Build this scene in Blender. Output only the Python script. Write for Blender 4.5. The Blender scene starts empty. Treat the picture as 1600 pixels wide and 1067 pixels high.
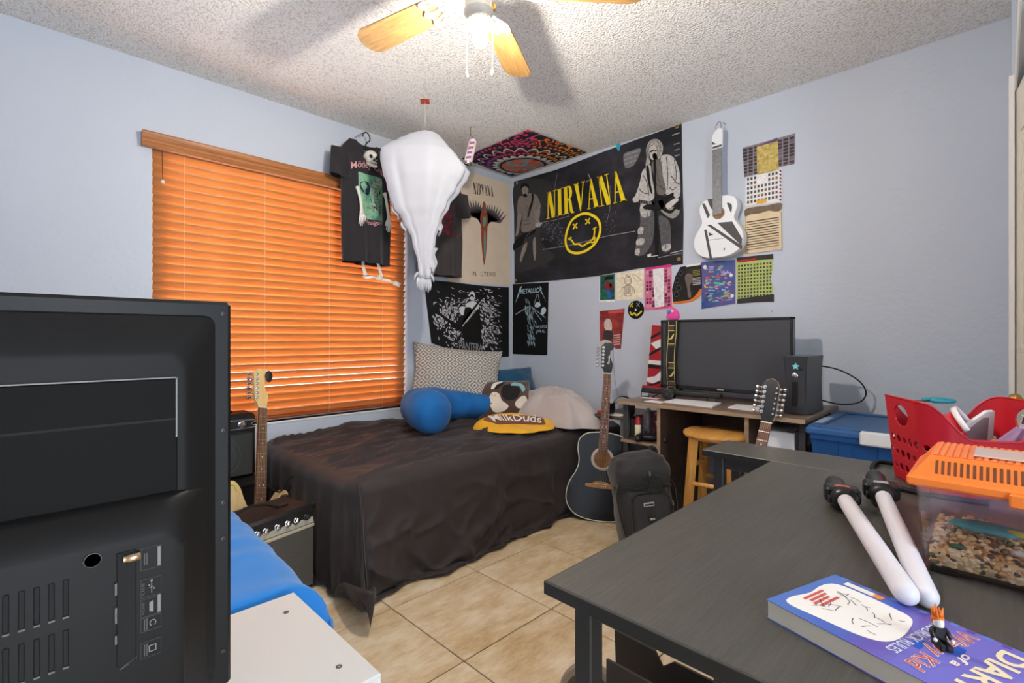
import bpy, bmesh, math, random
from mathutils import Vector, Matrix, noise
random.seed(7)
SC = bpy.context.scene
COL = SC.collection
PI = math.pi

# ------------------------------------------------------------------ camera, world, light, exposure
cam_data = bpy.data.cameras.new('camera'); cam = bpy.data.objects.new('camera', cam_data); COL.objects.link(cam)
cam_data.sensor_width = 36; cam_data.lens = 17.28; cam_data.shift_y = -5.5/1600; cam_data.clip_start = 0.02
cam.location = (0, 0, 1.07); cam.rotation_euler = (PI/2, 0, -PI/4)
SC.camera = cam
world = bpy.data.worlds.new('daylight'); SC.world = world; world.use_nodes = True
bg = world.node_tree.nodes['Background']
bg.inputs['Color'].default_value = (0.80, 0.89, 1.0, 1); bg.inputs['Strength'].default_value = 6.0
sun_data = bpy.data.lights.new('sun', 'SUN'); sun_data.energy = 5.0; sun_data.angle = 0.02; sun_data.color = (1, .95, .86)
sun = bpy.data.objects.new('sun', sun_data); COL.objects.link(sun); sun.rotation_euler = (math.radians(-62), 0, math.radians(-20))
BULB = 920.0
SC.view_settings.view_transform = 'Standard'; SC.view_settings.look = 'None'
SC.view_settings.gamma = 1; SC.view_settings.use_curve_mapping = False
SC.view_settings.exposure = 1.05
SC.cycles.max_bounces = 7; SC.cycles.diffuse_bounces = 4; SC.cycles.glossy_bounces = 3; SC.cycles.transmission_bounces = 6; SC.cycles.transparent_max_bounces = 10

# ------------------------------------------------------------------ materials
MATS = {}
def lin(c):
    return tuple(((x/255)/12.92 if x/255 <= 0.04045 else ((x/255+0.055)/1.055)**2.4) for x in c)
class NT:
    """tiny helper around a node tree"""
    def __init__(s, name):
        s.m = bpy.data.materials.new(name); s.m.use_nodes = True
        s.t = s.m.node_tree; s.n = s.t.nodes; s.b = s.n['Principled BSDF']; s.out = s.n['Material Output']
    def new(s, typ, **kw):
        nd = s.n.new(typ)
        for k, v in kw.items(): setattr(nd, k, v)
        return nd
    def lk(s, a, b): s.t.links.new(a, b)
    def val(s, sock, v):
        if hasattr(v, 'is_output') or isinstance(v, bpy.types.NodeSocket): s.lk(v, sock)
        else: sock.default_value = v
    def math(s, op, a, b=None, c=None, clamp=False):
        nd = s.new('ShaderNodeMath', operation=op); nd.use_clamp = clamp
        s.val(nd.inputs[0], a)
        if b is not None: s.val(nd.inputs[1], b)
        if c is not None: s.val(nd.inputs[2], c)
        return nd.outputs[0]
    def mix(s, f, a, b):
        nd = s.new('ShaderNodeMix', data_type='RGBA')
        s.val(nd.inputs[0], f); s.val(nd.inputs[6], a if hasattr(a, 'node') else (*a, 1)); s.val(nd.inputs[7], b if hasattr(b, 'node') else (*b, 1))
        return nd.outputs[2]
    def ramp(s, f, stops, const=False):
        nd = s.new('ShaderNodeValToRGB'); cr = nd.color_ramp
        if const: cr.interpolation = 'CONSTANT'
        while len(cr.elements) < len(stops): cr.elements.new(0.5)
        for e, (p, c) in zip(cr.elements, stops): e.position = p; e.color = (*c, 1)
        s.val(nd.inputs[0], f); return nd.outputs[0]
    def coord(s, kind='Object'):
        if kind == 'Pos': return s.new('ShaderNodeNewGeometry').outputs['Position']
        return s.new('ShaderNodeTexCoord').outputs[kind]
    def noise(s, vec, scale, detail=3, rough=0.5, stretch=None, out=0):
        if stretch:
            mp = s.new('ShaderNodeMapping'); s.lk(vec, mp.inputs[0]); mp.inputs['Scale'].default_value = stretch; vec = mp.outputs[0]
        nd = s.new('ShaderNodeTexNoise'); s.lk(vec, nd.inputs['Vector'])
        nd.inputs['Scale'].default_value = scale; nd.inputs['Detail'].default_value = detail; nd.inputs['Roughness'].default_value = rough
        return nd.outputs[out]
    def bump(s, h, strength, dist=0.01):
        nd = s.new('ShaderNodeBump'); nd.inputs['Strength'].default_value = strength; nd.inputs['Distance'].default_value = dist
        s.val(nd.inputs['Height'], h); s.lk(nd.outputs[0], s.b.inputs['Normal'])
    def col(s, c): s.val(s.b.inputs['Base Color'], c if hasattr(c, 'node') else (*c, 1))
def plain(name, rgb, rough=0.5, metal=0.0, spec=0.5, vary=0.0, vscale=8.0, bump=0.0, bscale=200.0, stretch=None, sheen=0.0, alpha=None, trans=0.0, coat=0.0):
    if name in MATS: return MATS[name]
    t = NT(name); c = lin(rgb)
    t.b.inputs['Roughness'].default_value = rough; t.b.inputs['Metallic'].default_value = metal
    t.b.inputs['Specular IOR Level'].default_value = spec
    if sheen: t.b.inputs['Sheen Weight'].default_value = sheen
    if coat: t.b.inputs['Coat Weight'].default_value = coat; t.b.inputs['Coat Roughness'].default_value = 0.1
    if trans: t.b.inputs['Transmission Weight'].default_value = trans
    if alpha is not None: t.b.inputs['Alpha'].default_value = alpha
    if vary:
        f = t.noise(t.coord('Pos'), vscale, 4, 0.6, stretch)
        t.col(t.ramp(f, [(0.25, tuple(max(0, x*(1-vary)) for x in c)), (0.75, tuple(min(1, x*(1+vary)) for x in c))]))
    else: t.col(c)
    if bump: t.bump(t.noise(t.coord('Pos'), bscale, 3, 0.6), bump, 0.002)
    MATS[name] = t.m; return t.m
def wood(name, c1, c2, rough=0.4, scale=30, stretch=(1, 12, 12), spec=0.4, bump=0.0, coat=0.0, kind='Object'):
    if name in MATS: return MATS[name]
    t = NT(name); v = t.coord(kind)
    f = t.noise(v, scale*0.1, 6, 0.65, stretch)
    g = t.noise(v, scale*0.5, 3, 0.5, stretch)
    h = t.math('ADD', t.math('MULTIPLY', f, 0.7), t.math('MULTIPLY', g, 0.3))
    t.col(t.ramp(h, [(0.36, lin(c1)), (0.62, lin(c2))]))
    t.b.inputs['Roughness'].default_value = rough; t.b.inputs['Specular IOR Level'].default_value = spec
    if coat: t.b.inputs['Coat Weight'].default_value = coat
    if bump: t.bump(g, bump, 0.002)
    MATS[name] = t.m; return t.m

def m_wall():
    t = NT('painted_wall'); v = t.coord('Pos')
    t.col(t.mix(t.noise(v, 1.3, 2), lin((189, 198, 212)), lin((201, 209, 221))))
    t.b.inputs['Roughness'].default_value = 0.55; t.b.inputs['Specular IOR Level'].default_value = 0.3
    t.bump(t.math('ADD', t.noise(v, 55, 3), t.math('MULTIPLY', t.noise(v, 14, 2), 0.8)), 0.35, 0.004)
    return t.m
def m_ceiling():
    t = NT('popcorn_ceiling'); v = t.coord('Pos')
    vo = t.new('ShaderNodeTexVoronoi'); t.lk(v, vo.inputs['Vector']); vo.inputs['Scale'].default_value = 105; vo.feature = 'F1'
    h = t.math('ADD', t.math('SUBTRACT', 0.7, vo.outputs['Distance']), t.math('MULTIPLY', t.noise(v, 90, 4, 0.7), 1.1))
    t.col(t.ramp(h, [(0.40, lin((222, 220, 216))), (0.8, lin((250, 249, 247)))]))
    t.b.inputs['Roughness'].default_value = 0.95; t.b.inputs['Specular IOR Level'].default_value = 0.1
    t.bump(h, 0.75, 0.010)
    return t.m
def m_tile():
    t = NT('travertine_tile'); v = t.coord('Pos')
    rnd = t.new('ShaderNodeObjectInfo').outputs['Random']
    va = t.new('ShaderNodeVectorMath', operation='ADD'); t.lk(v, va.inputs[0])
    cb = t.new('ShaderNodeCombineXYZ'); t.lk(t.math('MULTIPLY', rnd, 37.0), cb.inputs[2]); t.lk(cb.outputs[0], va.inputs[1])
    w = va.outputs[0]
    f = t.noise(w, 5.0, 8, 0.62, (1, 2.2, 1)); g = t.noise(w, 22, 5, 0.7, (1, 2.5, 1)); k = t.noise(w, 2.2, 3, 0.5)
    h = t.math('ADD', t.math('ADD', t.math('MULTIPLY', f, 0.55), t.math('MULTIPLY', g, 0.25)), t.math('MULTIPLY', k, 0.2))
    c = t.ramp(h, [(0.36, lin((182, 150, 108))), (0.46, lin((210, 184, 144))), (0.54, lin((224, 204, 172))), (0.64, lin((236, 224, 202)))])
    t.col(c); t.b.inputs['Roughness'].default_value = 0.28; t.b.inputs['Specular IOR Level'].default_value = 0.45
    t.bump(g, 0.12, 0.002)
    return t.m
def m_slat():
    t = NT('stained_blind_slat'); v = t.coord('Object')
    f = t.noise(v, 6, 5, 0.6, (1, 14, 14))
    c = t.ramp(f, [(0.3, lin((196, 124, 62))), (0.7, lin((226, 156, 92)))])
    t.n.remove(t.b)
    d = t.new('ShaderNodeBsdfDiffuse'); tr = t.new('ShaderNodeBsdfTranslucent'); gl = t.new('ShaderNodeBsdfGlossy')
    t.lk(c, d.inputs[0]); tr.inputs[0].default_value = (*lin((246, 168, 96)), 1); gl.inputs['Roughness'].default_value = 0.35
    m1 = t.new('ShaderNodeMixShader'); m1.inputs[0].default_value = 0.13; t.lk(d.outputs[0], m1.inputs[1]); t.lk(tr.outputs[0], m1.inputs[2])
    m2 = t.new('ShaderNodeMixShader'); m2.inputs[0].default_value = 0.05; t.lk(m1.outputs[0], m2.inputs[1]); t.lk(gl.outputs[0], m2.inputs[2])
    t.lk(m2.outputs[0], t.out.inputs[0]); return t.m
def m_emit(name, rgb, s):
    t = NT(name); t.b.inputs['Emission Color'].default_value = (*rgb, 1); t.b.inputs['Emission Strength'].default_value = s
    t.col((1, 1, 1)); return t.m
def m_glass(name='clear_glass', tint=(1, 1, 1), rough=0.0, alpha=0.12):
    if name in MATS: return MATS[name]
    t = NT(name); t.n.remove(t.b)
    g = t.new('ShaderNodeBsdfGlossy'); g.inputs['Roughness'].default_value = 0.05 + rough
    p = t.new('ShaderNodeBsdfTransparent'); p.inputs[0].default_value = (*tint, 1)
    fr = t.new('ShaderNodeFresnel'); fr.inputs[0].default_value = 1.45
    m = t.new('ShaderNodeMixShader'); t.lk(t.math('ADD', t.math('MULTIPLY', fr.outputs[0], 0.7), alpha*0.3), m.inputs[0]); t.lk(p.outputs[0], m.inputs[1]); t.lk(g.outputs[0], m.inputs[2])
    t.lk(m.outputs[0], t.out.inputs[0]); MATS[name] = t.m; return t.m

# ------------------------------------------------------------------ mesh helpers
def frame(o, u, v, n):
    m = Matrix.Identity(4)
    for i, a in enumerate((u, v, n)):
        a = Vector(a).normalized()
        for j in range(3): m[j][i] = a[j]
    for j in range(3): m[j][3] = o[j]
    return m
def catmull(pts, k=6, closed=True):
    out = []; n = len(pts)
    rng = range(n) if closed else range(n-1)
    for i in rng:
        if closed: p0, p1, p2, p3 = (Vector(pts[(i+j-1) % n]) for j in range(4))
        else: p0, p1, p2, p3 = (Vector(pts[min(max(i+j-1, 0), n-1)]) for j in range(4))
        for s in range(k):
            t = s/k
            out.append(0.5*((2*p1) + (p2-p0)*t + (2*p0-5*p1+4*p2-p3)*t*t + (3*p1-p0-3*p2+p3)*t**3))
    if not closed: out.append(Vector(pts[-1]))
    return out
class MB:
    def __init__(s, M=None):
        s.v = []; s.f = []; s.mi = []; s.M = M; s.uv = {}
    def add(s, vs, fs, mi=0):
        b = len(s.v)
        for p in vs:
            p = Vector(p) if len(p) == 3 else Vector((p[0], p[1], 0))
            s.v.append(s.M @ p if s.M else p)
        for f in fs: s.f.append([b+i for i in f]); s.mi.append(mi)
        return s
    def box(s, x0, x1, y0, y1, z0, z1, r=0.0, mi=0):
        if x0 > x1: x0, x1 = x1, x0
        if y0 > y1: y0, y1 = y1, y0
        if z0 > z1: z0, z1 = z1, z0
        if r <= 0:
            v = [(x, y, z) for x in (x0, x1) for y in (y0, y1) for z in (z0, z1)]
            return s.add(v, [(0, 1, 3, 2), (4, 6, 7, 5), (0, 4, 5, 1), (2, 3, 7, 6), (0, 2, 6, 4), (1, 5, 7, 3)], mi)
        r = min(r, (x1-x0)*.49, (y1-y0)*.49, (z1-z0)*.49)
        v = []; idx = {}
        lo = (x0, y0, z0); hi = (x1, y1, z1)
        for sg in [(a, b, c) for a in (0, 1) for b in (0, 1) for c in (0, 1)]:
            for ax in range(3):
                p = [hi[i] if sg[i] else lo[i] for i in range(3)]
                for i in range(3):
                    if i != ax: p[i] += -r if sg[i] else r
                idx[sg, ax] = len(v); v.append(tuple(p))
        f = []
        for ax in range(3):
            o = [i for i in range(3) if i != ax]
            for sd in (0, 1):
                q = []
                for a, b in ((0, 0), (1, 0), (1, 1), (0, 1)):
                    sg = [0]*3; sg[ax] = sd; sg[o[0]] = a; sg[o[1]] = b; q.append(idx[tuple(sg), ax])
                f.append(q)
        for ax in range(3):
            o = [i for i in range(3) if i != ax]
            for a in (0, 1):
                for b in (0, 1):
                    s0 = [0]*3; s0[o[0]] = a; s0[o[1]] = b; s1 = list(s0); s1[ax] = 1
                    f.append([idx[tuple(s0), o[0]], idx[tuple(s1), o[0]], idx[tuple(s1), o[1]], idx[tuple(s0), o[1]]])
        for sg in [(a, b, c) for a in (0, 1) for b in (0, 1) for c in (0, 1)]: f.append([idx[sg, i] for i in range(3)])
        return s.add(v, f, mi)
    def tube(s, path, r, n=8, closed=False, cap=True, mi=0, flat=1.0):
        P = [Vector(p) for p in path]; L = len(P)
        R = r if isinstance(r, (list, tuple)) else [r]*L
        up = None; vs = []; fs = []
        for i in range(L):
            a = P[(i-1) % L] if (closed or i > 0) else P[i]; b = P[(i+1) % L] if (closed or i < L-1) else P[i]
            t = (b-a); t = t.normalized() if t.length > 1e-9 else Vector((0, 0, 1))
            if up is None:
                up = Vector((0, 0, 1)) if abs(t.z) < 0.9 else Vector((1, 0, 0))
            x = up - t*up.dot(t)
            if x.length < 1e-6: x = t.orthogonal()
            x.normalize(); up = x; y = t.cross(x)
            for k in range(n):
                an = 2*PI*k/n; vs.append(P[i] + x*math.cos(an)*R[i]*flat + y*math.sin(an)*R[i])
        m = L if closed else L-1
        for i in range(m):
            for k in range(n):
                fs.append([i*n+k, i*n+(k+1) % n, ((i+1) % L)*n+(k+1) % n, ((i+1) % L)*n+k])
        if cap and not closed: fs += [list(range(n))[::-1], [(L-1)*n+k for k in range(n)]]
        return s.add(vs, fs, mi)
    def cyl(s, p0, p1, r0, r1=None, n=16, mi=0):
        return s.tube([p0, p1], [r0, r0 if r1 is None else r1], n, mi=mi)
    def lathe(s, prof, n=24, M=None, mi=0, cap=True):
        vs = []; fs = []
        for r, z in prof:
            for k in range(n):
                a = 2*PI*k/n; p = Vector((r*math.cos(a), r*math.sin(a), z)); vs.append(M @ p if M else p)
        for i in range(len(prof)-1):
            for k in range(n): fs.append([i*n+k, i*n+(k+1) % n, (i+1)*n+(k+1) % n, (i+1)*n+k])
        if cap:
            if prof[0][0] > 1e-5: fs.append(list(range(n))[::-1])
            if prof[-1][0] > 1e-5: fs.append([(len(prof)-1)*n+k for k in range(n)])
        return s.add(vs, fs, mi)
    def ball(s, c, rx, ry=None, rz=None, n=16, m=10, M=None, mi=0, fn=None):
        ry = ry or rx; rz = rz or rx; vs = []; fs = []
        for j in range(m+1):
            th = PI*j/m
            for k in range(n):
                a = 2*PI*k/n; p = Vector((rx*math.sin(th)*math.cos(a), ry*math.sin(th)*math.sin(a), rz*math.cos(th)))
                if fn: p = fn(p)
                p = (M @ p) if M else p
                vs.append(p + Vector(c))
        for j in range(m):
            for k in range(n): fs.append([j*n+k, (j+1)*n+k, (j+1)*n+(k+1) % n, j*n+(k+1) % n])
        return s.add(vs, fs, mi)
    def prism(s, poly, d0, d1, M=None, mi=0, mi_side=None):
        n = len(poly); M = M or Matrix.Identity(4)
        vs = [M @ Vector((p[0], p[1], d0)) for p in poly] + [M @ Vector((p[0], p[1], d1)) for p in poly]
        s.add(vs, [list(range(n))[::-1], [n+i for i in range(n)]], mi)
        b = len(s.v)-2*n
        for i in range(n):
            s.f.append([b+i, b+(i+1) % n, b+n+(i+1) % n, b+n+i]); s.mi.append(mi if mi_side is None else mi_side)
        return s
    def sheet(s, polys, d, M=None, mi=0):
        M = M or Matrix.Identity(4)
        for poly in polys: s.add([M @ Vector((p[0], p[1], d)) for p in poly], [list(range(len(poly)))], mi)
        return s
    def grid(s, fn, nu, nv, wrap=False, mi=0, skip=None):
        vs = []; fs = []
        for j in range(nv+1):
            for i in range(nu if wrap else nu+1): vs.append(fn(i/nu, j/nv))
        w = nu if wrap else nu+1
        for j in range(nv):
            for i in range(nu):
                if skip and skip((i+.5)/nu, (j+.5)/nv): continue
                fs.append([j*w+i, j*w+(i+1) % w, (j+1)*w+(i+1) % w, (j+1)*w+i])
        return s.add(vs, fs, mi)
    def mesh(s, name, mats, smooth=None, fix=True):
        me = bpy.data.meshes.new(name); me.from_pydata([tuple(p) for p in s.v], [], s.f)
        for m in (mats if isinstance(mats, (list, tuple)) else [mats]): me.materials.append(m)
        me.polygons.foreach_set('material_index', s.mi)
        if fix:
            bm = bmesh.new(); bm.from_mesh(me); bmesh.ops.recalc_face_normals(bm, faces=bm.faces); bm.to_mesh(me); bm.free()
        if smooth:
            me.shade_smooth()
            if smooth is not True: me.set_sharp_from_angle(angle=math.radians(smooth))
        me.update(); return me
    def build(s, name, mats, parent=None, smooth=None, fix=True, M=None):
        o = bpy.data.objects.new(name, s.mesh(name, mats, smooth, fix)); COL.objects.link(o)
        if parent: o.parent = parent
        if M is not None: o.matrix_basis = M
        return o
def tag(o, label=None, cat=None, group=None, kind=None):
    if label: o['label'] = label
    if cat: o['category'] = cat
    if group: o['group'] = group
    if kind: o['kind'] = kind
    return o
def thing(name, label, cat, loc=(0, 0, 0), rz=0.0, M=None, group=None):
    o = bpy.data.objects.new(name, None); COL.objects.link(o); o.empty_display_size = 0.1
    if M is not None: o.matrix_basis = M
    else: o.location = loc; o.rotation_euler = (0, 0, rz)
    return tag(o, label, cat, group)
def inst(me, name, parent, M=None):
    o = bpy.data.objects.new(name, me); COL.objects.link(o); o.parent = parent
    if M is not None: o.matrix_basis = M
    return o
def solidify(o, t, off=0.0):
    m = o.modifiers.new('thickness', 'SOLIDIFY'); m.thickness = t; m.offset = off; return o
_tc = {}
def text_polys(txt, bold=0.0, shear=0.0, spacing=1.0):
    key = (txt, bold, shear, spacing)
    if key in _tc: return _tc[key]
    cu = bpy.data.curves.new('t', 'FONT'); cu.body = txt; cu.size = 1; cu.offset = bold; cu.shear = shear; cu.space_character = spacing; cu.resolution_u = 3
    o = bpy.data.objects.new('t', cu); COL.objects.link(o)
    dg = bpy.context.evaluated_depsgraph_get(); me = bpy.data.meshes.new_from_object(o.evaluated_get(dg))
    vs = [(v.co.x, v.co.y) for v in me.vertices]; fs = [list(p.vertices) for p in me.polygons]
    bpy.data.objects.remove(o); bpy.data.curves.remove(cu); bpy.data.meshes.remove(me)
    x0 = min(v[0] for v in vs); x1 = max(v[0] for v in vs); y0 = min(v[1] for v in vs); y1 = max(v[1] for v in vs)
    vs = [((x-x0)/(x1-x0), (y-y0)/(y1-y0)) for x, y in vs]
    _tc[key] = (vs, fs); return vs, fs
def text(mb, txt, fn, bold=0.0, shear=0.0, spacing=1.0, mi=0):
    """fn maps the unit box of the words to a 3-D point"""
    vs, fs = text_polys(txt, bold, shear, spacing)
    mb.add([fn(x, y) for x, y in vs], fs, mi); return mb
def stroke(pts, w, closed=False):
    """flat brush line in 2-D as quads"""
    P = [Vector((p[0], p[1])) for p in pts]; n = len(P); L = []; R = []
    for i in range(n):
        a = P[(i-1) % n] if (closed or i > 0) else P[i]; b = P[(i+1) % n] if (closed or i < n-1) else P[i]
        t = (b-a).normalized(); nn = Vector((-t.y, t.x)); ww = w[i] if isinstance(w, (list, tuple)) else w
        L.append(P[i]+nn*ww/2); R.append(P[i]-nn*ww/2)
    return [[L[i], L[(i+1) % n], R[(i+1) % n], R[i]] for i in range(n if closed else n-1)]
def disc(c, rx, ry=None, n=20):
    ry = ry or rx
    return [(c[0]+rx*math.cos(2*PI*k/n), c[1]+ry*math.sin(2*PI*k/n)) for k in range(n)]
def interp(tab, x):
    if x <= tab[0][0]: return tab[0][1]
    for (a, b), (c, d) in zip(tab, tab[1:]):
        if x <= c:
            t = (x-a)/(c-a); t = t*t*(3-2*t); return b+(d-b)*t
    return tab[-1][1]
def nz(x, y, z=0.0): return noise.noise(Vector((x, y, z)))

# common materials
M_white = plain('white_paint', (236, 235, 230), 0.45)
M_blackpl = plain('black_plastic', (28, 28, 30), 0.38, spec=0.4)
M_blackmat = plain('black_matte', (22, 22, 23), 0.7, spec=0.3)
M_chrome = plain('chrome', (210, 210, 212), 0.18, 1.0)
M_brass = plain('brass', (196, 158, 82), 0.28, 1.0)
M_steel = plain('steel', (150, 150, 152), 0.3, 1.0)
M_rubber = plain('black_rubber', (18, 18, 19), 0.6, spec=0.3)
# ------------------------------------------------------------------ the room
XL, XR, YB, YF, ZC = -1.1, 2.99, -1.3, 2.99, 2.44
T = 0.12
WALL = m_wall(); CEIL = m_ceiling(); TILE = m_tile()
GROUT = plain('dark_grout', (96, 74, 54), 0.9, spec=0.2)
floor = tag(MB().box(XL-T, XR+T, YB-T, YF+T, -0.1, -0.004).build('floor', GROUT), kind='structure')
tx, ty, px0, py0 = 0.443, 0.447, 1.4825, 1.711
tm = MB().box(-tx/2+.0022, tx/2-.0022, -ty/2+.0022, ty/2-.0022, -0.008, 0.0, 0.0012).mesh('tile', TILE)
for i in range(-7, 5):
    for j in range(-8, 4):
        cx, cy = px0+(i+.5)*tx, py0+(j+.5)*ty
        if XL-.1 < cx < XR+.15 and YB-.1 < cy < YF+.15: inst(tm, 'tile', floor, Matrix.Translation((cx, cy, 0)))
tag(MB().box(XL-T, XR+T, YB-T, YF+T, ZC, ZC+0.1).build('ceiling', CEIL), kind='structure')
wx0, wx1, wz0, wz1 = 0.462, 1.940, 0.585, 2.05
w = MB()
w.box(XL-T, wx0, YF, YF+T, 0, ZC).box(wx1, XR+T, YF, YF+T, 0, ZC).box(wx0, wx1, YF, YF+T, 0, wz0).box(wx0, wx1, YF, YF+T, wz1, ZC)
tag(w.build('wall_front', WALL), kind='structure')
tag(MB().box(XR, XR+T, YB-T, YF, 0, ZC).build('wall_right', WALL), kind='structure')
tag(MB().box(XL-T, XL, YB-T, YF, 0, ZC).build('wall_left', WALL), kind='structure')
w = MB().box(XL, -0.15, YB-T, YB, 0, ZC).box(0.55, XR, YB-T, YB, 0, ZC).box(-0.15, 0.55, YB-T, YB, 2.05, ZC)  # unseen doorway gap, added so sky light fills the room from behind the camera
tag(w.build('wall_back', WALL), kind='structure')
w = MB().box(2.62, XR, -0.14, -0.022, 0, ZC).box(1.80, 2.62, -0.14, -0.034, 2.0, ZC)
tag(w.build('wall_closet', WALL), kind='structure')
# door standing slightly ajar in the closet wall, seen almost edge-on
DOORP = plain('cream_door_paint', (228, 222, 208), 0.4)
door = thing('door_1', None, None, (2.615, -0.05, 0), PI+0.115); tag(door, kind='structure')
d = MB().box(0, 0.74, -0.017, 0.017, 0.012, 1.985, 0.002); d.build('door_panel', DOORP, door)
for z0, z1 in ((0.18, 0.80), (1.02, 1.82)):
    for x0 in (0.10, 0.41):
        f = MB()
        f.box(x0, x0+0.23, -0.021, -0.017, z0, z0+0.018, .001).box(x0, x0+0.23, -0.021, -0.017, z1-0.018, z1, .001).box(x0, x0+0.018, -0.021, -0.017, z0, z1, .001).box(x0+0.212, x0+0.23, -0.021, -0.017, z0, z1, .001)
        f.build('panel_moulding', DOORP, door)
kn = MB().lathe([(0.026, 0), (0.026, .004), (0.010, .008), (0.010, .026), (0.022, .034), (0.027, .046), (0.022, .058), (0.0, .062)], 20, frame((0.335, -0.017, 0.865), (1, 0, 0), (0, 0, 1), (0, -1, 0)))
kn.build('knob', M_brass, door, 40)
CAS = plain('white_trim', (233, 233, 232), 0.4)
tag(MB().box(1.80, 2.62, -0.036, -0.030, 1.985, 2.045, .002).box(2.60, 2.66, -0.03, -0.014, 0, 2.045, .002).build('trim_1', CAS), kind='structure')

# ------------------------------------------------------------------ window and blind
VIN = plain('window_vinyl', (232, 232, 228), 0.4)
win = thing('window_1', None, None, (0, 0, 0)); tag(win, kind='structure')
f = MB(); yw0, yw1 = YF+0.065, YF+0.105
for a in (wx0, wx1-.04): f.box(a, a+.04, yw0, yw1, wz0, wz1, .003)
f.box(wx0, wx1, yw0, yw1, wz0, wz0+.04, .003).box(wx0, wx1, yw0, yw1, wz1-.04, wz1, .003)
f.build('window_frame', VIN, win)
if True:
    MB().box(wx0+.04, wx1-.04, YF+.083, YF+.087, wz0+.04, wz1-.04).build('pane', m_glass(), win)
MB().box(wx0, wx1, YF-.004, YF+.065, wz0-.012, wz0, .002).build('sill', VIN, win)
blind = thing('venetian_blind', 'orange wooden slat blind lowered over the window', 'blind', (wx0, YF, wz0))
SLAT = m_slat(); W2 = wx1-wx0
VAL = wood('valance_wood', (150, 92, 46), (186, 122, 70), 0.35, 40, (1, 14, 14), kind='Pos')
prof = [(0, 0), (0.03, 0), (0.034, .008), (0.036, .016), (0.041, .022), (0.041, .032), (0.046, .040), (0.050, .055), (0.052, .064), (0.050, .070), (0, .070)]
Mv = frame((-0.045, 0, 1.425), (0, -1, 0), (0, 0, 1), (1, 0, 0))
MB().prism(prof, 0, W2+.09, Mv).build('valance', VAL, blind, 30)
MB().box(0.012, W2-.012, .005, .055, 1.43, 1.464).build('headrail', plain('headrail_metal', (150, 100, 60), .4), blind)
tilt = math.radians(59); pitch = 0.0438; n = 32; sw = 0.0505
sm = MB()
def slat_fn(u, v):
    a = (v-.5)*sw; bow = 0.0022*(1-(2*v-1)**2)
    y = a*math.cos(tilt) ; z = -a*math.sin(tilt)
    return (u*(W2-.014)+.007, y+bow*math.sin(tilt), z+bow*math.cos(tilt))
sm.grid(slat_fn, 12, 4)
smesh = sm.mesh('slat', SLAT, True)
YB_ = 0.028
for k in range(n):
    z = 0.052+k*pitch
    o = inst(smesh, 'slat', blind, Matrix.Translation((0, YB_, z)) @ Matrix.Rotation(math.radians(random.uniform(-.6, .6) + (-9 if k in (1, 2) else 0)), 4, 'X'))
    solidify(o, 0.0028)
MB().box(.006, W2-.006, YB_-.022, YB_+.022, .016, .032, .004).build('bottom_rail', plain('rail_wood', (150, 78, 40), .35), blind)
CORD = plain('blind_cord', (214, 196, 170), .8)
for xl in (0.598-wx0, 0.99-wx0, 1.37-wx0, 1.746-wx0):
    c = MB()
    for dy in (-.026, .026): c.tube([(xl, YB_+dy, .02), (xl, YB_+dy, 1.43)], .0012, 5)
    c.build('ladder_cord', CORD, blind)
bc = MB().tube([(0.040, -.004, 1.43), (0.041, -.004, 1.36), (0.043, -.004, 1.275)], .0016, 6)
bc.build('pull_cord', plain('brown_cord', (92, 52, 34), .8), blind)
MB().lathe([(0.002, .018), (.006, .014), (.009, .006), (.009, 0), (.004, -.004)], 12, Matrix.Translation((0.043, -.004, 1.262))).build('cord_tassel', plain('tassel_cream', (232, 222, 205), .5), blind, 40)

# ------------------------------------------------------------------ ceiling fan
fan = thing('ceiling_fan', 'white ceiling fan with oak blades and one bare lit bulb', 'ceiling fan', (1.06, 1.215, ZC))
FW = plain('fan_white_enamel', (206, 203, 194), .35)
MB().lathe([(.0, 0), (.075, 0), (.075, -.02), (.045, -.055), (.018, -.06), (.018, -.09)], 28).build('canopy', FW, fan, 40)
MB().lathe([(.02, -.085), (.085, -.095), (.105, -.12), (.108, -.165), (.095, -.205), (.06, -.222), (.045, -.25), (.045, -.285), (.02, -.29)], 32).build('motor_housing', FW, fan, 40)
MB().lathe([(.109, -.15), (.112, -.155), (.112, -.165), (.109, -.17)], 32, cap=False).build('brass_band', M_brass, fan, 40)
BL = wood('oak_blade', (150, 110, 62), (190, 150, 92), .4, 60, (1.2, 16, 16))
br = MB()
br.prism([(.085, -.014), (.14, -.012), (.14, .012), (.085, .014)], -.005, 0)
for y0, y1 in ((-.010, -.040), (0, 0), (.010, .040)): br.tube([(.13, y0, -.003), (.175, (y0+y1)/2, -.003), (.225, y1, -.003)], .005, 6)
br.tube(catmull([(.15, -.020, -.003), (.185, -.046, -.003), (.222, -.046, -.003), (.212, -.018, -.003), (.232, 0, -.003), (.212, .018, -.003), (.222, .046, -.003), (.185, .046, -.003), (.15, .020, -.003)], 4, False), .0055, 6)
brm = br.mesh('blade_bracket', FW, 40)
blp = [(.175, -.040), (.205, -.050), (.51, -.060), (.54, -.046), (.555, -.018), (.555, .018), (.54, .046), (.51, .060), (.205, .050), (.175, .040)]
blm = MB().prism(blp, .0005, .0065).mesh('blade', BL)
for k in range(5):
    M = Matrix.Translation((0, 0, -.232)) @ Matrix.Rotation(math.radians(30+72*k), 4, 'Z') @ Matrix.Rotation(math.radians(11), 4, 'X')
    b = inst(blm, 'blade', fan, M)
    q = inst(brm, 'blade_bracket', fan, M)
MB().lathe([(.045, -.285), (.045, -.30), (.05, -.305), (.042, -.318), (.03, -.325)], 24).build('light_fitter', FW, fan, 40)
lo = Vector((.004, -.004, -.325))
Mf = Matrix.Translation(lo)
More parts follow.
